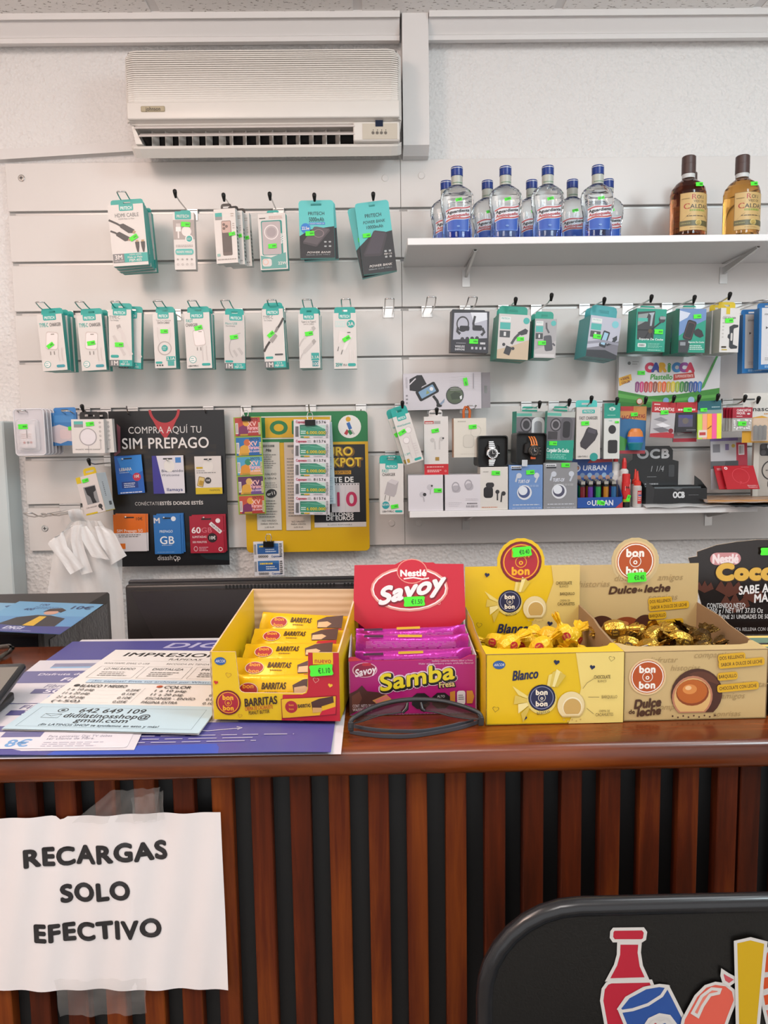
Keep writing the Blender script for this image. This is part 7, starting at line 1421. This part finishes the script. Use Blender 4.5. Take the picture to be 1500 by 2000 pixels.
# --- round bonbon boxes
FOIL_G = wrinkle(newmat('gold_foil_wrapper', .18, .85, Base_Color=hexlin('#c49a3c') + (1,))[0], 120, .9)
FOIL_D = wrinkle(newmat('dark_gold_foil_wrapper', .15, .85, Base_Color=hexlin('#5a3f14') + (1,))[0], 120, .9)
FOIL_Y2 = wrinkle(newmat('yellow_candy_wrapper', .2, .1, Base_Color=hexlin('#e6b820') + (1,))[0], 140, .8)
_cm = {}
def candy_mesh(seed, mat, patch):
    key = (seed, mat.name, patch)
    if key in _cm: return _cm[key]
    rnd = random.Random(seed); m = MB(); n = 16; secs = []
    for x, r, fl in ((-.040, .017, .35), (-.031, .014, .35), (-.024, .007, .5), (-.0195, .0075, .8), (-.016, .0125, 1), (-.008, .0158, 1), (0, .0168, 1), (.008, .0158, 1), (.016, .0125, 1), (.0195, .0075, .8), (.024, .007, .5), (.031, .014, .35), (.040, .017, .35)):
        ring = []
        for i in range(n):
            a = 2 * math.pi * i / n; rr = r * (1 + (.22 if abs(x) > .022 else .05) * (1 if i % 2 else -1) * rnd.uniform(.4, 1))
            ring.append(Vector((x + (rnd.uniform(-.004, .004) if abs(x) > .035 else 0), rr * math.cos(a), rr * math.sin(a) * fl)))
        secs.append(ring)
    vs = [p for r in secs for p in r]; N = len(secs)
    m.add(vs, [(i * n + k, i * n + (k + 1) % n, (i + 1) * n + (k + 1) % n, (i + 1) * n + k) for i in range(N - 1) for k in range(n)], mat, False)
    w = m.build('wrapper'); me = w.data; bpy.data.objects.remove(w)
    q = Pr(.024, .024, lambda x, z, kk: Vector((x, -math.sqrt(max(1e-9, .0172 ** 2 - x * x * .4 - (z - .012) ** 2)) - kk, z - .012)), start=.0004)
    if patch: q.c(.5, .5, .30, patch); q.t('bon', .5, .38, .14, '#f0c040', 'x'); q.t('bon', .5, .62, .14, '#f0c040', 'x')
    else: q.r(.1, .3, .9, .62, '#2a2a26'); q.r(.1, .3, .9, .34, '#dcd6c4'); q.bars(.3, .64, .9, .85, 9, '#e3e0da')
    p = q.mb.build('print'); pm = p.data; bpy.data.objects.remove(p)
    _cm[key] = (me, pm); return _cm[key]
def candy(label, loc, R, seed, mat, patch, group):
    o = thing('wrapped_bonbon', label, 'candy', loc, R, group); o.scale = (.84, .84, .84)
    for nm, me in zip(('wrapper', 'print'), candy_mesh(seed, mat, patch)):
        c = bpy.data.objects.new(nm, me); COL.objects.link(c); c.parent = o
def bonbox(label, fl, fr, hpx, col, top_px, hc, art_front, art_back, disc, price, d=.205):
    z0 = CT + .0008; c, w, yaw, k = frame(fl, fr, z0); hf = hpx * k; yaw = .35; R = rot(0, yaw)
    o = thing('candy_box', label, 'candy box', c, R, 'open candy boxes on the counter')
    fm, ins, th = paint(col, .35), paint('#9a7d5c', .8), .0014
    MB().box(-w / 2, w / 2, 0, th, 0, hf, fm).build('front_panel', o)
    lip = [(-w / 2, 0), (w / 2, 0), (w / 2, .040), (w * .47, .040), (w * .43, .028), (w * .36, .022), (-w * .36, .022), (-w * .43, .028), (-w * .47, .040), (-w / 2, .040)]
    TL = Matrix(((1, 0, 0, 0), (0, 0, 1, 0), (0, 1, 0, hf), (0, 0, 0, 1)))
    MB().prism(lip, -.0007, .0007, fm, ins, T=TL).build('top_lip', o)
    for s in (-1, 1):
        m = MB(); e = [(0, 0), (d, 0), (d, hf * 1.16), (d * .62, hf * 1.12), (d * .5, hf * 1.06), (d * .2, hf), (0, hf)]
        if s < 0: m.prism(e, -w / 2, -w / 2 + th, ins, T=TTX)
        else: m.prism(e, w / 2 - th, w / 2, ins, T=TTX)
        m.add([(s * (w / 2 + .0002), y, z) for y, z in e], [tuple(range(len(e)))], fm); m.build('side_panel', o)
    MB().box(-w / 2, w / 2, 0, d, 0, th, ins).build('box_floor', o)
    cb = c + R @ Vector((0, d, 0)); tp = at_y((top_px[0] + top_px[2]) / 2, (top_px[1] + top_px[3]) / 2, cb.y); kb = scale_at(tp); hb = tp.z - z0
    bx = (R.inverted() @ (tp - c)).x
    MB().box(-w / 2, w / 2, d - th, d, 0, hb, fm).build('back_panel', o)
    hcx = (R.inverted() @ (at_y(hc[0], hc[1], cb.y) - c)); r = hc[2] * kb; n = 40
    pts = [(hcx.x + (r + (.0008 if i % 2 else 0)) * math.cos(2 * math.pi * i / n), hcx.z + (r + (.0008 if i % 2 else 0)) * math.sin(2 * math.pi * i / n)) for i in range(n)]
    MB().prism(pts, d - th - .0003, d - .0003, paint(disc[2], .35)).build('header_disc', o)
    q = Pr(2 * r, 2 * r, lambda x, z, kk: Vector((hcx.x + x, d - th - .0004 - kk, hcx.z - r + z))); q.run(bonlogo(.5, .5, .44, disc[0], disc[1], disc[3], 1.0)); q.build('header_print', o)
    q = Pr(w, hf); q.run(art_front(w / hf)); q.build('front_print', o)
    q = Pr(w, hb * .62, lambda x, z, kk: Vector((x, d - th - .0002 - kk, hb * .38 + z))); q.run(art_back(w / (hb * .62))); q.build('back_print', o)
    st = R.inverted() @ (at_y(price[0], price[1], cb.y - .004) - c)
    sticker(o, .001, .001, .5, 1, 38 * kb, price[2], '€0.40', sh=19 * kb, fmap=lambda X, Z, kk: Vector((st.x + X, d - .004 - kk, st.z + Z)))
    return c, R, w, hf, d
INKN = '#20264a'
def candy_art(u, v, s, asp):
    """paper-wrapped bonbon beside a cut one, s = half width"""
    A = s * asp; fan = []
    for k, col in enumerate(('#e9d67e', '#d9bf58', '#efe09a', '#d3b84e')):
        t0, t1 = -.55 + .32 * k, -.55 + .32 * (k + 1)
        fan.append(('p', [(u - s * .42, v + A * (.12 + t0 * .2)), (u - s * .42, v + A * (.12 + t1 * .2)), (u - s * (1.0 - .16 * abs(k - 1)), v + A * (t1 + .12)), (u - s * (1.05 - .1 * k), v + A * (t0 + .12))], col))
        fan.append(('p', [(u + s * (.12 + .09 * k), v - A * .38), (u + s * (.21 + .09 * k), v - A * .36), (u + s * (.24 + .13 * (k + 1)), v - A * (.95 - .1 * abs(k - 1))), (u + s * (.18 + .13 * k), v - A * (.98 - .1 * abs(k - 2)))], col))
    return fan + [('c', u - s * .05, v + A * .07, s * .5, '#e0cc72'), ('t', 'blanco', u + s * .0, v + A * .5, A * .11, '#3a2c14', 'r', {'rot': 10})] + bonlogo(u - s * .05, v, s * .46, '#20264a', '#15193a', '#f0e6d0', asp) + [
            ('arc', u + s * .95, v + A * .30, s * .47, '#c9b070', {'asp': 1.06, 'a0': -52, 'a1': 232}), ('arc', u + s * .93, v + A * .28, s * .455, '#e6d4a0', {'asp': 1.05, 'a0': -50, 'a1': 230}), ('arc', u + s * .98, v + A * .34, s * .33, '#f0e6c4', {'asp': 1.05, 'a0': -48, 'a1': 228}), ('arc', u + s * .98, v + A * .36, s * .30, '#c9a55e', {'asp': 1.05, 'a0': -46, 'a1': 226})] + [('c', u + s * (.7 + .14 * k), v + A * (.78 + .05 * (k % 2)), s * .03, '#d0b060') for k in range(5)]
def bl_front(asp):
    return [('p', [(.65, 0), (1, 0), (1, 1), (.60, 1), (.66, .75), (.69, .5), (.67, .25)], '#ead27a'), ('c', .095, .145, .045, '#2f5a9a', {'asp': .7}), ('t', 'ARCOR', .095, .145, .035, '#e6e8ee', 'b', {'fit': .075, 'sh': .2}), ('t', 'Blanco', .28, .29, .13, INKN, 'x', {'fit': .19, 'rot': 5, 'sh': .3}), ('heart', .51, .125, .022, INKN, -10), ('heart', .77, .205, .02, INKN, -10), ('heart', .91, .09, .022, '#6a5a2a', -10, .14), ('heart', .07, .77, .024, '#6a5a2a', -10, .14), ('heart', .28, .905, .018, INKN, -10)] + candy_art(.415, .62, .215, asp) + [('t', 'CHOCOLATE', .84, .34, .045, '#5a4a24', 'b', {'fit': .12}), ('t', 'BLANCO', .84, .40, .03, '#5a4a24', 'b', {'fit': .065}), ('t', 'BARQUILLO', .895, .625, .042, '#5a4a24', 'b', {'fit': .115}), ('t', 'CREMA DE', .86, .825, .03, '#5a4a24', 'b', {'fit': .08}), ('t', 'CACAHUETES', .86, .875, .042, '#5a4a24', 'b', {'fit': .13}), ('l', [(.70, .5), (.73, .42), (.78, .36)], .003, '#6a5a34'), ('l', [(.74, .62), (.82, .625)], .003, '#6a5a34'), ('l', [(.73, .78), (.78, .86)], .003, '#6a5a34')]
def bl_back(asp):
    return [('p', [(.75, 0), (1, 0), (1, 1), (.55, 1), (.6, .8), (.7, .6), (.77, .25)], '#dcc070')] + candy_art(.40, .52, .22, asp) + [('heart', .19, .12, .022, INKN, -10), ('heart', .74, .86, .024, INKN, -10), ('heart', .12, .86, .026, '#6a5a2a', -10, .14), ('t', 'Blanco', .41, .92, .13, INKN, 'x', {'fit': .28, 'sh': .3}), ('t', 'CHOCOLATE', .86, .26, .045, '#5a4a24', 'b', {'fit': .14}), ('t', 'BLANCO', .86, .31, .03, '#5a4a24', 'b', {'fit': .08}), ('t', 'BARQUILLO', .89, .42, .04, '#5a4a24', 'b', {'fit': .13}), ('t', 'CREMA DE', .87, .52, .03, '#5a4a24', 'b', {'fit': .09}), ('t', 'CACAHUETES', .88, .57, .042, '#5a4a24', 'b', {'fit': .15})]
cB, RB, wB, hB, dB = bonbox('open bright yellow box of white chocolate bonbons', (949, 1416), (1217, 1411), 141, YEL, (907, 1105, 1128, 1105), (1017, 1097, 46), bl_front, bl_back, ('#b02434', '#7a1824', YEL, '#f0b020'), (1019, 1077, 5))
DU, DUB = '#c9ad78', '#8a5a2c'
def cap_lbl(t_, u, v, wd, hh=.075, rot_=4): return [('rr', u - wd / 2, v - hh * .75, u + wd / 2, v + hh * .75, .3, '#d9a81e', {'rot': rot_}), ('t', t_, u, v, hh * .62, '#4a2c14', 'b', {'fit': wd * .9, 'rot': rot_})]
def du_front(asp):
    a = [('t', w_, u, v, .08, '#a98e5e', 'r', {'sh': .3}) for w_, u, v in (('disfrutar', .26, .12), ('historias', .42, .24), ('compartir', .6, .06), ('amigos', .76, .66), ('disfrutar', .9, .5), ('sonrisas', .72, .92), ('compartir', .34, .8))]
    a += bonlogo(.16, .36, .13, '#b5501c', '#e0c090', '#f5f0e8', asp)
    a += [('t', 'Dulce', .16, .74, .12, '#4a2a14', 'o', {'fit': .19, 'rot': 5, 'sh': .25}), ('t', 'de', .055, .86, .06, '#4a2a14', 'x'), ('t', 'leche', .17, .86, .11, '#4a2a14', 'o', {'fit': .17, 'rot': 5, 'sh': .25})]
    a += [('arc', .505, .62, .18, '#4a2618', {'asp': 1.0, 'a0': -48, 'a1': 228}), ('arc', .52, .60, .15, '#5f3422', {'asp': 1.0, 'a0': 20, 'a1': 120}), ('arc', .475, .66, .142, '#b87a5c', {'asp': 1.05, 'a0': -50, 'a1': 230}), ('arc', .475, .665, .128, '#d9b070', {'asp': 1.05, 'a0': -50, 'a1': 230}), ('arc', .475, .60, .115, '#8a3f14', {'asp': .82, 'a0': 0, 'a1': 360}), ('arc', .472, .585, .106, '#b8601e', {'asp': .8, 'a0': 0, 'a1': 360}), ('c', .455, .55, .05, '#d88a44', {'asp': .7}), ('c', .445, .53, .022, '#eec08c', {'asp': .7})] + [('c', .34 + .037 * i, .935 + .02 * (i % 2), .006, '#4a2618') for i in range(9)]
    return a + cap_lbl('DOS RELLENOS', .74, .10, .19) + cap_lbl('SABOR A DULCE DE LECHE', .81, .185, .32) + cap_lbl('BARQUILLO', .715, .37, .14) + cap_lbl('CHOCOLATE CON LECHE', .79, .53, .29)
def du_back(asp):
    a = [('t', w_, u, v, .09, '#a98e5e', 'r', {'sh': .3}) for w_, u, v in (('disfrutar', .42, .2), ('amigos', .76, .2), ('sonrisas', .7, .5), ('historias', .12, .28))]
    a += [('t', 'Dulce', .36, .38, .105, '#4a2a14', 'o', {'fit': .24, 'sh': .25, 'rot': 2}), ('t', 'de', .51, .385, .05, '#4a2a14', 'x'), ('t', 'leche', .65, .365, .105, '#4a2a14', 'o', {'fit': .22, 'sh': .25, 'rot': 2})]
    a += [('arc', .19, 1.0, .13, '#4a2618', {'asp': 1.0, 'a0': 0, 'a1': 180}), ('arc', .40, 1.02, .15, '#8a3f1c', {'asp': .85, 'a0': 0, 'a1': 180}), ('c', .37, .90, .05, '#c47c48', {'asp': .5}), ('arc', .56, 1.0, .11, '#4a2618', {'asp': 1.2, 'a0': 0, 'a1': 180})]
    return a + cap_lbl('DOS RELLENOS', .68, .56, .20) + cap_lbl('SABOR A DULCE DE LECHE', .755, .64, .34) + cap_lbl('BARQUILLO', .66, .78, .15) + cap_lbl('CHOCOLATE CON LECHE', .73, .90, .30)
cD, RD, wD, hD, dD = bonbox('open beige box of dulce de leche bonbons', (1219, 1410), (1494, 1401), 138, DU, (1131, 1104, 1348, 1100), (1240, 1096, 46), du_front, du_back, ('#b5501c', '#e0c090', '#cdb585', '#f5f0e8'), (1243, 1127, 3), .21)
rnd = random.Random(21)
G5 = 'wrapped bonbons in the yellow box'
spots = [(-.075, .075, .0), (-.048, .10, .012), (-.03, .060, .004), (.002, .085, .012), (.022, .058, .002), (.048, .105, .022), (.062, .062, .004), (.030, .13, .014), (-.06, .14, .004), (-.015, .13, .008), (.07, .14, .008)]
where = ['at the left end', 'towards the rear left', 'just left of centre', 'on top in the middle', 'just right of centre', 'standing highest at the right', 'at the right end in front', 'at the rear right of centre', 'in the rear left corner', 'at the middle rear', 'in the rear right corner']
for i, (x, y, z) in enumerate(spots):
    candy('yellow wrapped bonbon %s of the yellow box' % where[i], cB + RB @ Vector((x * .86, y, hB * .70 + z)), RB @ Euler((rnd.uniform(-.5, .3), rnd.uniform(-.7, .7) if i != 5 else 1.1, rnd.uniform(-.8, .8))).to_matrix(), i % 4, FOIL_Y2, '#b8242c' if i % 3 else '#b8242c', G5)
for i, (x, y, z) in enumerate([(-.07, .085, .006), (-.045, .062, .008), (-.02, .10, .014), (-.002, .066, .0), (.02, .09, .010), (.042, .062, .002), (.058, .10, .008), (-.078, .12, .02), (.03, .13, .006), (-.03, .14, .006), (.07, .14, .0)]):
    candy('%s foil bonbon %s of the beige box' % ('gold' if i in (0, 1, 2, 4, 7, 9) else 'dark bronze', where[i]), cD + RD @ Vector((x * .86, y, hD * .76 + z)), RD @ Euler((rnd.uniform(-.5, .2), rnd.uniform(-.7, .7), rnd.uniform(-.9, .9))).to_matrix(), 4 + i % 4, FOIL_G if i in (0, 1, 2, 4, 7, 9) else FOIL_D, None if i in (1, 5) else '#5a3f14', 'foil bonbons in the beige box')
# --- dark coconut wafer box at the right edge
def cocosette():
    z0 = CT + .0008; fl = at_z(1501, 1398, z0); yaw = 0; w = .24; R = rot(0, -2); c = fl + R @ Vector((w / 2, 0, 0)); k = scale_at(fl); hf = 128 * k; d = .24
    o = thing('candy_box', 'open black and brown box of coconut wafers at the right edge', 'candy box', c, R, 'open candy boxes on the counter')
    bk, bd, th = paint('#231a17', .22), M_CARD, .0016
    MB().box(-w / 2, w / 2, 0, th, 0, hf, bk, .0).build('front_panel', o)
    for s in (-1, 1):
        x = -w / 2 if s < 0 else w / 2 - th; MB().prism([(0, 0), (d, 0), (d, hf * 1.10), (d * .6, hf * 1.06), (d * .55, hf * 1.0), (0, hf * .93)], x, x + th, bk, bd, T=TTX).build('side_panel', o)
    MB().box(-w / 2, w / 2, 0, d, 0, th, bd).build('box_floor', o)
    yb = (c + R @ Vector((0, d, 0))).y; L = lambda px, py: R.inverted() @ (at_y(px, py, yb) - c)
    ps = [L(1386, 1240), L(1374, 1190), L(1346, 1090), L(1363, 1087), L(1363, 1078), L(1400, 1065), L(1440, 1058), L(1480, 1054), L(1540, 1054), L(1600, 1060), L(1640, 1075), L(1640, 1240)]
    MB().prism([(p.x, p.z) for p in ps], d - th, d, bk, bd).build('back_panel', o)
    x0, x1, zz0, zz1 = L(1346, 1195).x, L(1640, 1195).x, L(1386, 1240).z, L(1480, 1054).z
    W, Hh = x1 - x0, zz1 - zz0; q = Pr(W, Hh, lambda x, z, kk: Vector(((x0 + x1) / 2 + x, d - th - .0002 - kk, zz0 + z)))
    br = '#5a2c1c'
    for u, v, s in ((.10, .50, .06), (.26, .52, .09), (.30, .68, .10), (.42, .6, .07)):
        q.p([(u - s, v), (u - s * .6, v - s * 1.1), (u - s * .3, v - s * .3), (u, v - s * 1.3), (u + s * .3, v - s * .3), (u + s * .7, v - s), (u + s, v + s * .2), (u, v + s * .9)], br)
    q.rr(.13, .13, .33, .26, .5, '#c98a8c'); q.t('Nestlé', .23, .195, .09, '#f0dcdc', 'o', fit=.17); q.t('Cocosette', .55, .34, .15, '#3a2410', 'v', fit=.75, sp=.06); q.t('Cocosette', .55, .335, .15, '#e0b04a', 'w', fit=.75, sp=.06)
    q.t('SABE A COCO', .52, .505, .085, '#ece8e6', 'x', fit=.40, rot=5, sh=.1); q.t('MÁS RICO', .57, .60, .085, '#ece8e6', 'x', fit=.30, rot=5, sh=.1); q.t('CONTENIDO NETO:', .245, .69, .05, '#dcd8d6', 'b', fit=.255); q.t('1050 g / NET WT 37.03 Oz', .305, .745, .05, '#dcd8d6', 'b', fit=.36); q.t('CONTIENE 21 UNIDADES DE 50 g c/u', .36, .81, .042, '#dcd8d6', 'b', fit=.45)
    q.t('GALLETA RELLENA CON CREMA', .42, .945, .035, '#b9b4b2', 'b', fit=.34); q.build('back_print', o)
    p = L(1500, 1076); sticker(o, .001, .001, .5, 1, 44 * k, 0, None, sh=18 * k, fmap=lambda X, Z, kk: Vector((p.x + X, d - .004 - kk, p.z + Z)))
    for i in range(4):
        flowpack('wafer_bar', 'dark wrapped coconut wafer in the right edge box, %s' % ('front one', 'second row', 'third row', 'rear one')[i], c + R @ Vector((0, .03 + .048 * i, hf * .5)), R @ rot(0, 0, -35), w * .9, .04, .02, paint('#2c2522', .2), [('r', .0, .1, .4, .9, '#d9b030'), ('r', .05, .2, .35, .6, '#3a5a2a')], 'wrapped bars in the open boxes')
cocosette()

# ------------------------------------------------------------------ sunglasses
def glasses():
    Y = .925; base = at_z(812, 1436, CT + .0005)
    o = thing('sunglasses', 'black wraparound sunglasses with folded arms on the counter', 'sunglasses', base); B = Vector(base)
    m = paint('#2a2a2c', .4)
    def smooth(ps, n=6):
        out = []
        for i in range(len(ps) - 1):
            p0, p1, p2, p3 = ps[max(i - 1, 0)], ps[i], ps[i + 1], ps[min(i + 2, len(ps) - 1)]
            for j in range(n):
                t = j / n; out.append(.5 * ((2 * p1) + (p2 - p0) * t + (2 * p0 - 5 * p1 + 4 * p2 - p3) * t * t + (3 * p1 - p0 - 3 * p2 + p3) * t ** 3))
        return out + [ps[-1]]
    brow = [(684, 1421, .908), (686, 1407, .910), (700, 1396, .915), (730, 1381, .925), (770, 1370, .934), (812, 1366, .938), (860, 1369, .936), (905, 1380, .929), (935, 1393, .922), (942, 1408, .918)]
    pb = [at_y(*p) - B for p in brow]; MB().tube(smooth(pb), .0031, 8, m).build('brow_bar', o)
    def ribbon(name, pts, z0, hgt, mat):
        ps = smooth([at_z(x, y, CT + z0) - B for x, y in pts]); mm = MB(); vs = []; N = len(ps)
        for i, p in enumerate(ps):
            hh = hgt * (1 if i < N - 4 else .8); vs += [p + Vector((0, -.0011, 0)), p + Vector((0, .0011, 0)), p + Vector((0, .0014, hh)), p + Vector((0, -.0014, hh))]
        mm.add(vs, [(4 * i + q, 4 * i + (q + 1) % 4, 4 * i + 4 + (q + 1) % 4, 4 * i + 4 + q) for i in range(N - 1) for q in range(4)] + [(0, 1, 2, 3), (4 * N - 1, 4 * N - 2, 4 * N - 3, 4 * N - 4)], mat); mm.build(name, o)
    ribbon('temple_arm', [(690, 1421), (730, 1428), (780, 1431), (830, 1430), (880, 1421), (925, 1409)], .003, .004, paint('#4a4d54', .35))
    ribbon('temple_arm', [(940, 1411), (900, 1424), (850, 1434), (800, 1441), (750, 1441), (710, 1437), (683, 1432)], .0006, .0045, paint('#46484e', .35))
    ln = newmat('dark_tinted_lens', .08, Base_Color=(.035, .018, .014, 1), Alpha=.78)[0]
    for pts, nz in (([(690, 1413), (700, 1398), (730, 1384), (770, 1373), (796, 1370), (795, 1380), (788, 1390), (772, 1393), (740, 1398), (710, 1408)], 0), ([(822, 1388), (828, 1376), (838, 1370), (870, 1373), (905, 1383), (933, 1396), (938, 1404), (915, 1404), (880, 1399), (850, 1391)], 0)):
        vs = [at_y(x, y, .915 + .022 * (1 - abs(x - 812) / 130.0)) - B for x, y in pts]; n = len(vs); c = sum(vs, Vector()) / n + Vector((0, .004, 0))
        MB().add(vs + [c], [(i, (i + 1) % n, n) for i in range(n)], ln, True).build('lens', o)
        ed = [vs[i] for i in range(n) if i in range(6, n)] ; MB().tube(smooth([vs[5]] + ed + [vs[0]], 3), .0009, 6, m).build('lower_rim', o)
    for pts in ([(796, 1372, .936), (794, 1384, .932), (786, 1392, .930)], [(822, 1372, .936), (824, 1384, .932), (830, 1389, .930)]):
        MB().tube([at_y(*p) - B for p in pts], [.002, .003, .0022], 8, M_BLKG).build('nose_pad', o)
    for x, y, yy in ((686, 1418, .909), (940, 1408, .918)):
        p = at_y(x, y, yy) - B; MB().box(p.x - .004, p.x + .003, p.y - .003, p.y + .003, p.z - .006, p.z + .006, m, .001).build('hinge', o)
glasses()

# ------------------------------------------------------------------ taped notice on the counter front
YN = YSL - .0035
def notice():
    tl, tr, br, bl = at_y(-52, 1597, YN), at_y(432, 1583, YN), at_y(447, 1929, YN), at_y(-48, 1932, YN)
    o = thing('paper_notice', 'white paper notice taped to the counter front, reading RECARGAS SOLO EFECTIVO', 'sign', bl); B = Vector(bl)
    w, h = (tr - tl).length, (tl - bl).length
    def fm(x, z, kk):
        u, v = x / w + .5, z / h; p = bl.lerp(br, u).lerp(tl.lerp(tr, u), v) - B
        wv = .0022 * math.sin(u * 17 + v * 2) * (.4 + .6 * abs(v - .5)) + .0014 * math.sin(u * 41 - v * 5)
        return p + Vector((0, -kk - .003 + wv, 0))
    m = MB(); m.grid(lambda u, v: fm((u - .5) * w, v * h, 0) - Vector((0, 0, .006 * max(0, 1 - abs(u - .355) * 40) if v > .985 else 0)), 60, 24, paint('#e8e2e2', .7, gain=1.0)); m.build('paper', o)
    q = Pr(w, h, fm, start=.0006)
    P = lambda px, py: (lambda p: ((p.x - bl.x) / (br.x - bl.x), 1 - (p.z - bl.z) / (tl.z - bl.z)))(at_y(px, py, YN))
    for t_, px, py, wpx in (('RECARGAS', 181, 1666, 288), ('SOLO', 184, 1738, 141), ('EFECTIVO', 190, 1812, 256)):
        u, v = P(px, py); q = Pr(w, h, fm, start=.0006); q.t(t_, u, v, .094, '#2c2a2c', 'o', fit=wpx / 497.0, rot=2.0, sp=.06); q.build('lettering', o)
    def tape(pts, off):
        ps = [at_y(x, y, YN - off) - B for x, y in pts]; m = MB()
        m.grid(lambda u, v: ps[0].lerp(ps[1], u).lerp(ps[3].lerp(ps[2], u), v) + Vector((0, .0022 * math.sin(u * 14 + v * 6) + .0015 * math.sin(u * 31), 0)), 16, 8, M_TAPE); m.build('tape', o)
    tape([(140, 1608), (305, 1606), (312, 1538), (215, 1545)], .006); tape([(255, 1560), (318, 1545), (322, 1600), (262, 1606)], .008); tape([(105, 1915), (285, 1912), (286, 1980), (118, 1985)], .006)
notice()

# ------------------------------------------------------------------ chair in front of the counter
def chair():
    Y = .70; top = at_y(1400, 1776, Y); lf = at_y(950, 1985, Y); k = scale_at(at_y(1200, 1850, Y))
    w = .43; cx = lf.x + w / 2; zt = top.z; hb = .34; cr = 185 * k
    o = thing('chair', 'black padded chair with painted snack pictures on its backrest', 'chair', (cx, Y, 0))
    blk = wrinkle(newmat('black_vinyl', .35, Base_Color=(.006, .0055, .005, 1))[0], 220, .25, .001)
    ol = []
    for sx, sz, a0 in ((1, -1, -90), (1, 1, 0), (-1, 1, 90), (-1, -1, 180)):
        rr = cr if sz > 0 else .05
        for i in range(9):
            a = RAD(a0 + i * 11.25); ol.append((sx * (w / 2 - rr) + rr * math.cos(a), (zt - rr if sz > 0 else zt - hb + rr) + rr * math.sin(a)))
    MB().prism(ol, .004, .022, blk).build('backrest', o)
    MB().tube([(x, .010, z) for x, z in ol], .0095, 12, newmat('black_piping', .22, Base_Color=(.014, .014, .016, 1))[0], closed=True).build('piping', o)
    Z = lambda x, y: (lambda p: (p.x - cx, p.z))(at_y(940 + x / 2.679, 1760 + y / 2.679, Y + .003))
    def fig(name, shapes, st=.0006):
        q = Pr(1, 1, lambda x, z, kk: Vector((x, .004 - kk, z)), start=st, dz=.0001)
        for pts, col in shapes:
            pp = [Z(*p) for p in pts]; n = len(pp); a = sum(pp[i][0] * pp[(i + 1) % n][1] - pp[(i + 1) % n][0] * pp[i][1] for i in range(n))
            if a < 0: pp = pp[::-1]
            q.put(pp, [tuple(range(n))], paint(col, .45)); ed = []
            for i in range(n):
                a0, a1, a2 = Vector(pp[i - 1]), Vector(pp[i]), Vector(pp[(i + 1) % n]); e0, e1 = (a1 - a0).normalized(), (a2 - a1).normalized()
                nn = Vector((e0.y + e1.y, -e0.x - e1.x)); nn = nn.normalized() / max(.5, math.sqrt(max(0, (1 + e0.dot(e1)) / 2))); ed += [tuple(a1 + nn * .0022), tuple(a1 - nn * .0012)]
            q.put(ed, [(2 * i, 2 * ((i + 1) % n), 2 * ((i + 1) % n) + 1, 2 * i + 1) for i in range(n)], paint('#d6d2ce', .6))
        q.mb.build(name, o)
    fig('painted_bottle', [([(695, 150), (845, 148), (857, 165), (852, 198), (840, 206), (695, 206), (684, 190), (686, 162)], '#b81c34'), ([(722, 222), (828, 222), (824, 270), (835, 340), (864, 404), (665, 410), (705, 335), (720, 280)], '#b81c34'),
                           ([(660, 432), (680, 424), (885, 420), (940, 560), (940, 900), (700, 900), (650, 620), (632, 520), (640, 460)], '#b81c34')])
    fig('painted_can', [([(722, 560), (760, 505), (850, 455), (930, 440), (972, 445), (1010, 520), (1060, 620), (1150, 900), (860, 900)], '#28509a'), ([(722, 560), (770, 500), (860, 452), (930, 440), (968, 446), (940, 490), (870, 535), (790, 562), (735, 570)], '#28509a'),
                        ([(850, 660), (880, 615), (930, 592), (980, 600), (1010, 640), (1000, 700), (940, 740), (870, 720)], '#d0ccca'), ([(880, 650), (905, 625), (920, 630), (925, 680), (900, 690)], '#b52a3a'), ([(940, 632), (960, 625), (990, 650), (975, 690), (945, 690)], '#28509a')], .0016)
    fig('painted_sausage', [([(1055, 610), (1120, 490), (1170, 440), (1220, 424), (1275, 432), (1312, 462), (1322, 510), (1290, 590), (1180, 900), (1000, 900)], '#e0604e'), ([(1104, 575), (1150, 490), (1200, 452), (1240, 456), (1235, 470), (1190, 480), (1150, 540), (1128, 590)], '#e8806e'), ([(1258, 360), (1280, 375), (1326, 400), (1290, 426), (1265, 410), (1256, 380)], '#c8505a')], .003)
    fig('painted_chip', [([(1325, 205), (1400, 188), (1478, 208), (1440, 620), (1420, 900), (1340, 900), (1332, 500)], '#d0a80a')], .004)
    fig('painted_hot_dog', [([(1468, 380), (1490, 270), (1530, 220), (1600, 240), (1600, 370)], '#d9501e'), ([(1466, 398), (1560, 380), (1570, 440), (1472, 470)], '#d9501e'), ([(1470, 490), (1570, 460), (1575, 530), (1480, 550)], '#d9501e'), ([(1482, 565), (1575, 550), (1580, 640), (1500, 640)], '#d9705e')])
    zs = .50
    MB().box(-w / 2 + .01, w / 2 - .01, -.40, .0, zs - .05, zs, blk, .018, 3).build('seat', o)
    for x in (-w / 2 + .02, w / 2 - .02):
        MB().tube([(x, .012, zt - hb + .03), (x, .010, zs), (x, .03, .01)], .011, 8, M_BLKG).build('leg', o)
        MB().tube([(x, -.37, zs - .045), (x, -.39, .01)], .011, 8, M_BLKG).build('leg', o)
    MB().tube([(-w / 2 + .02, -.38, .2), (w / 2 - .02, -.38, .2)], .008, 8, M_BLKG).build('stretcher', o)
chair()
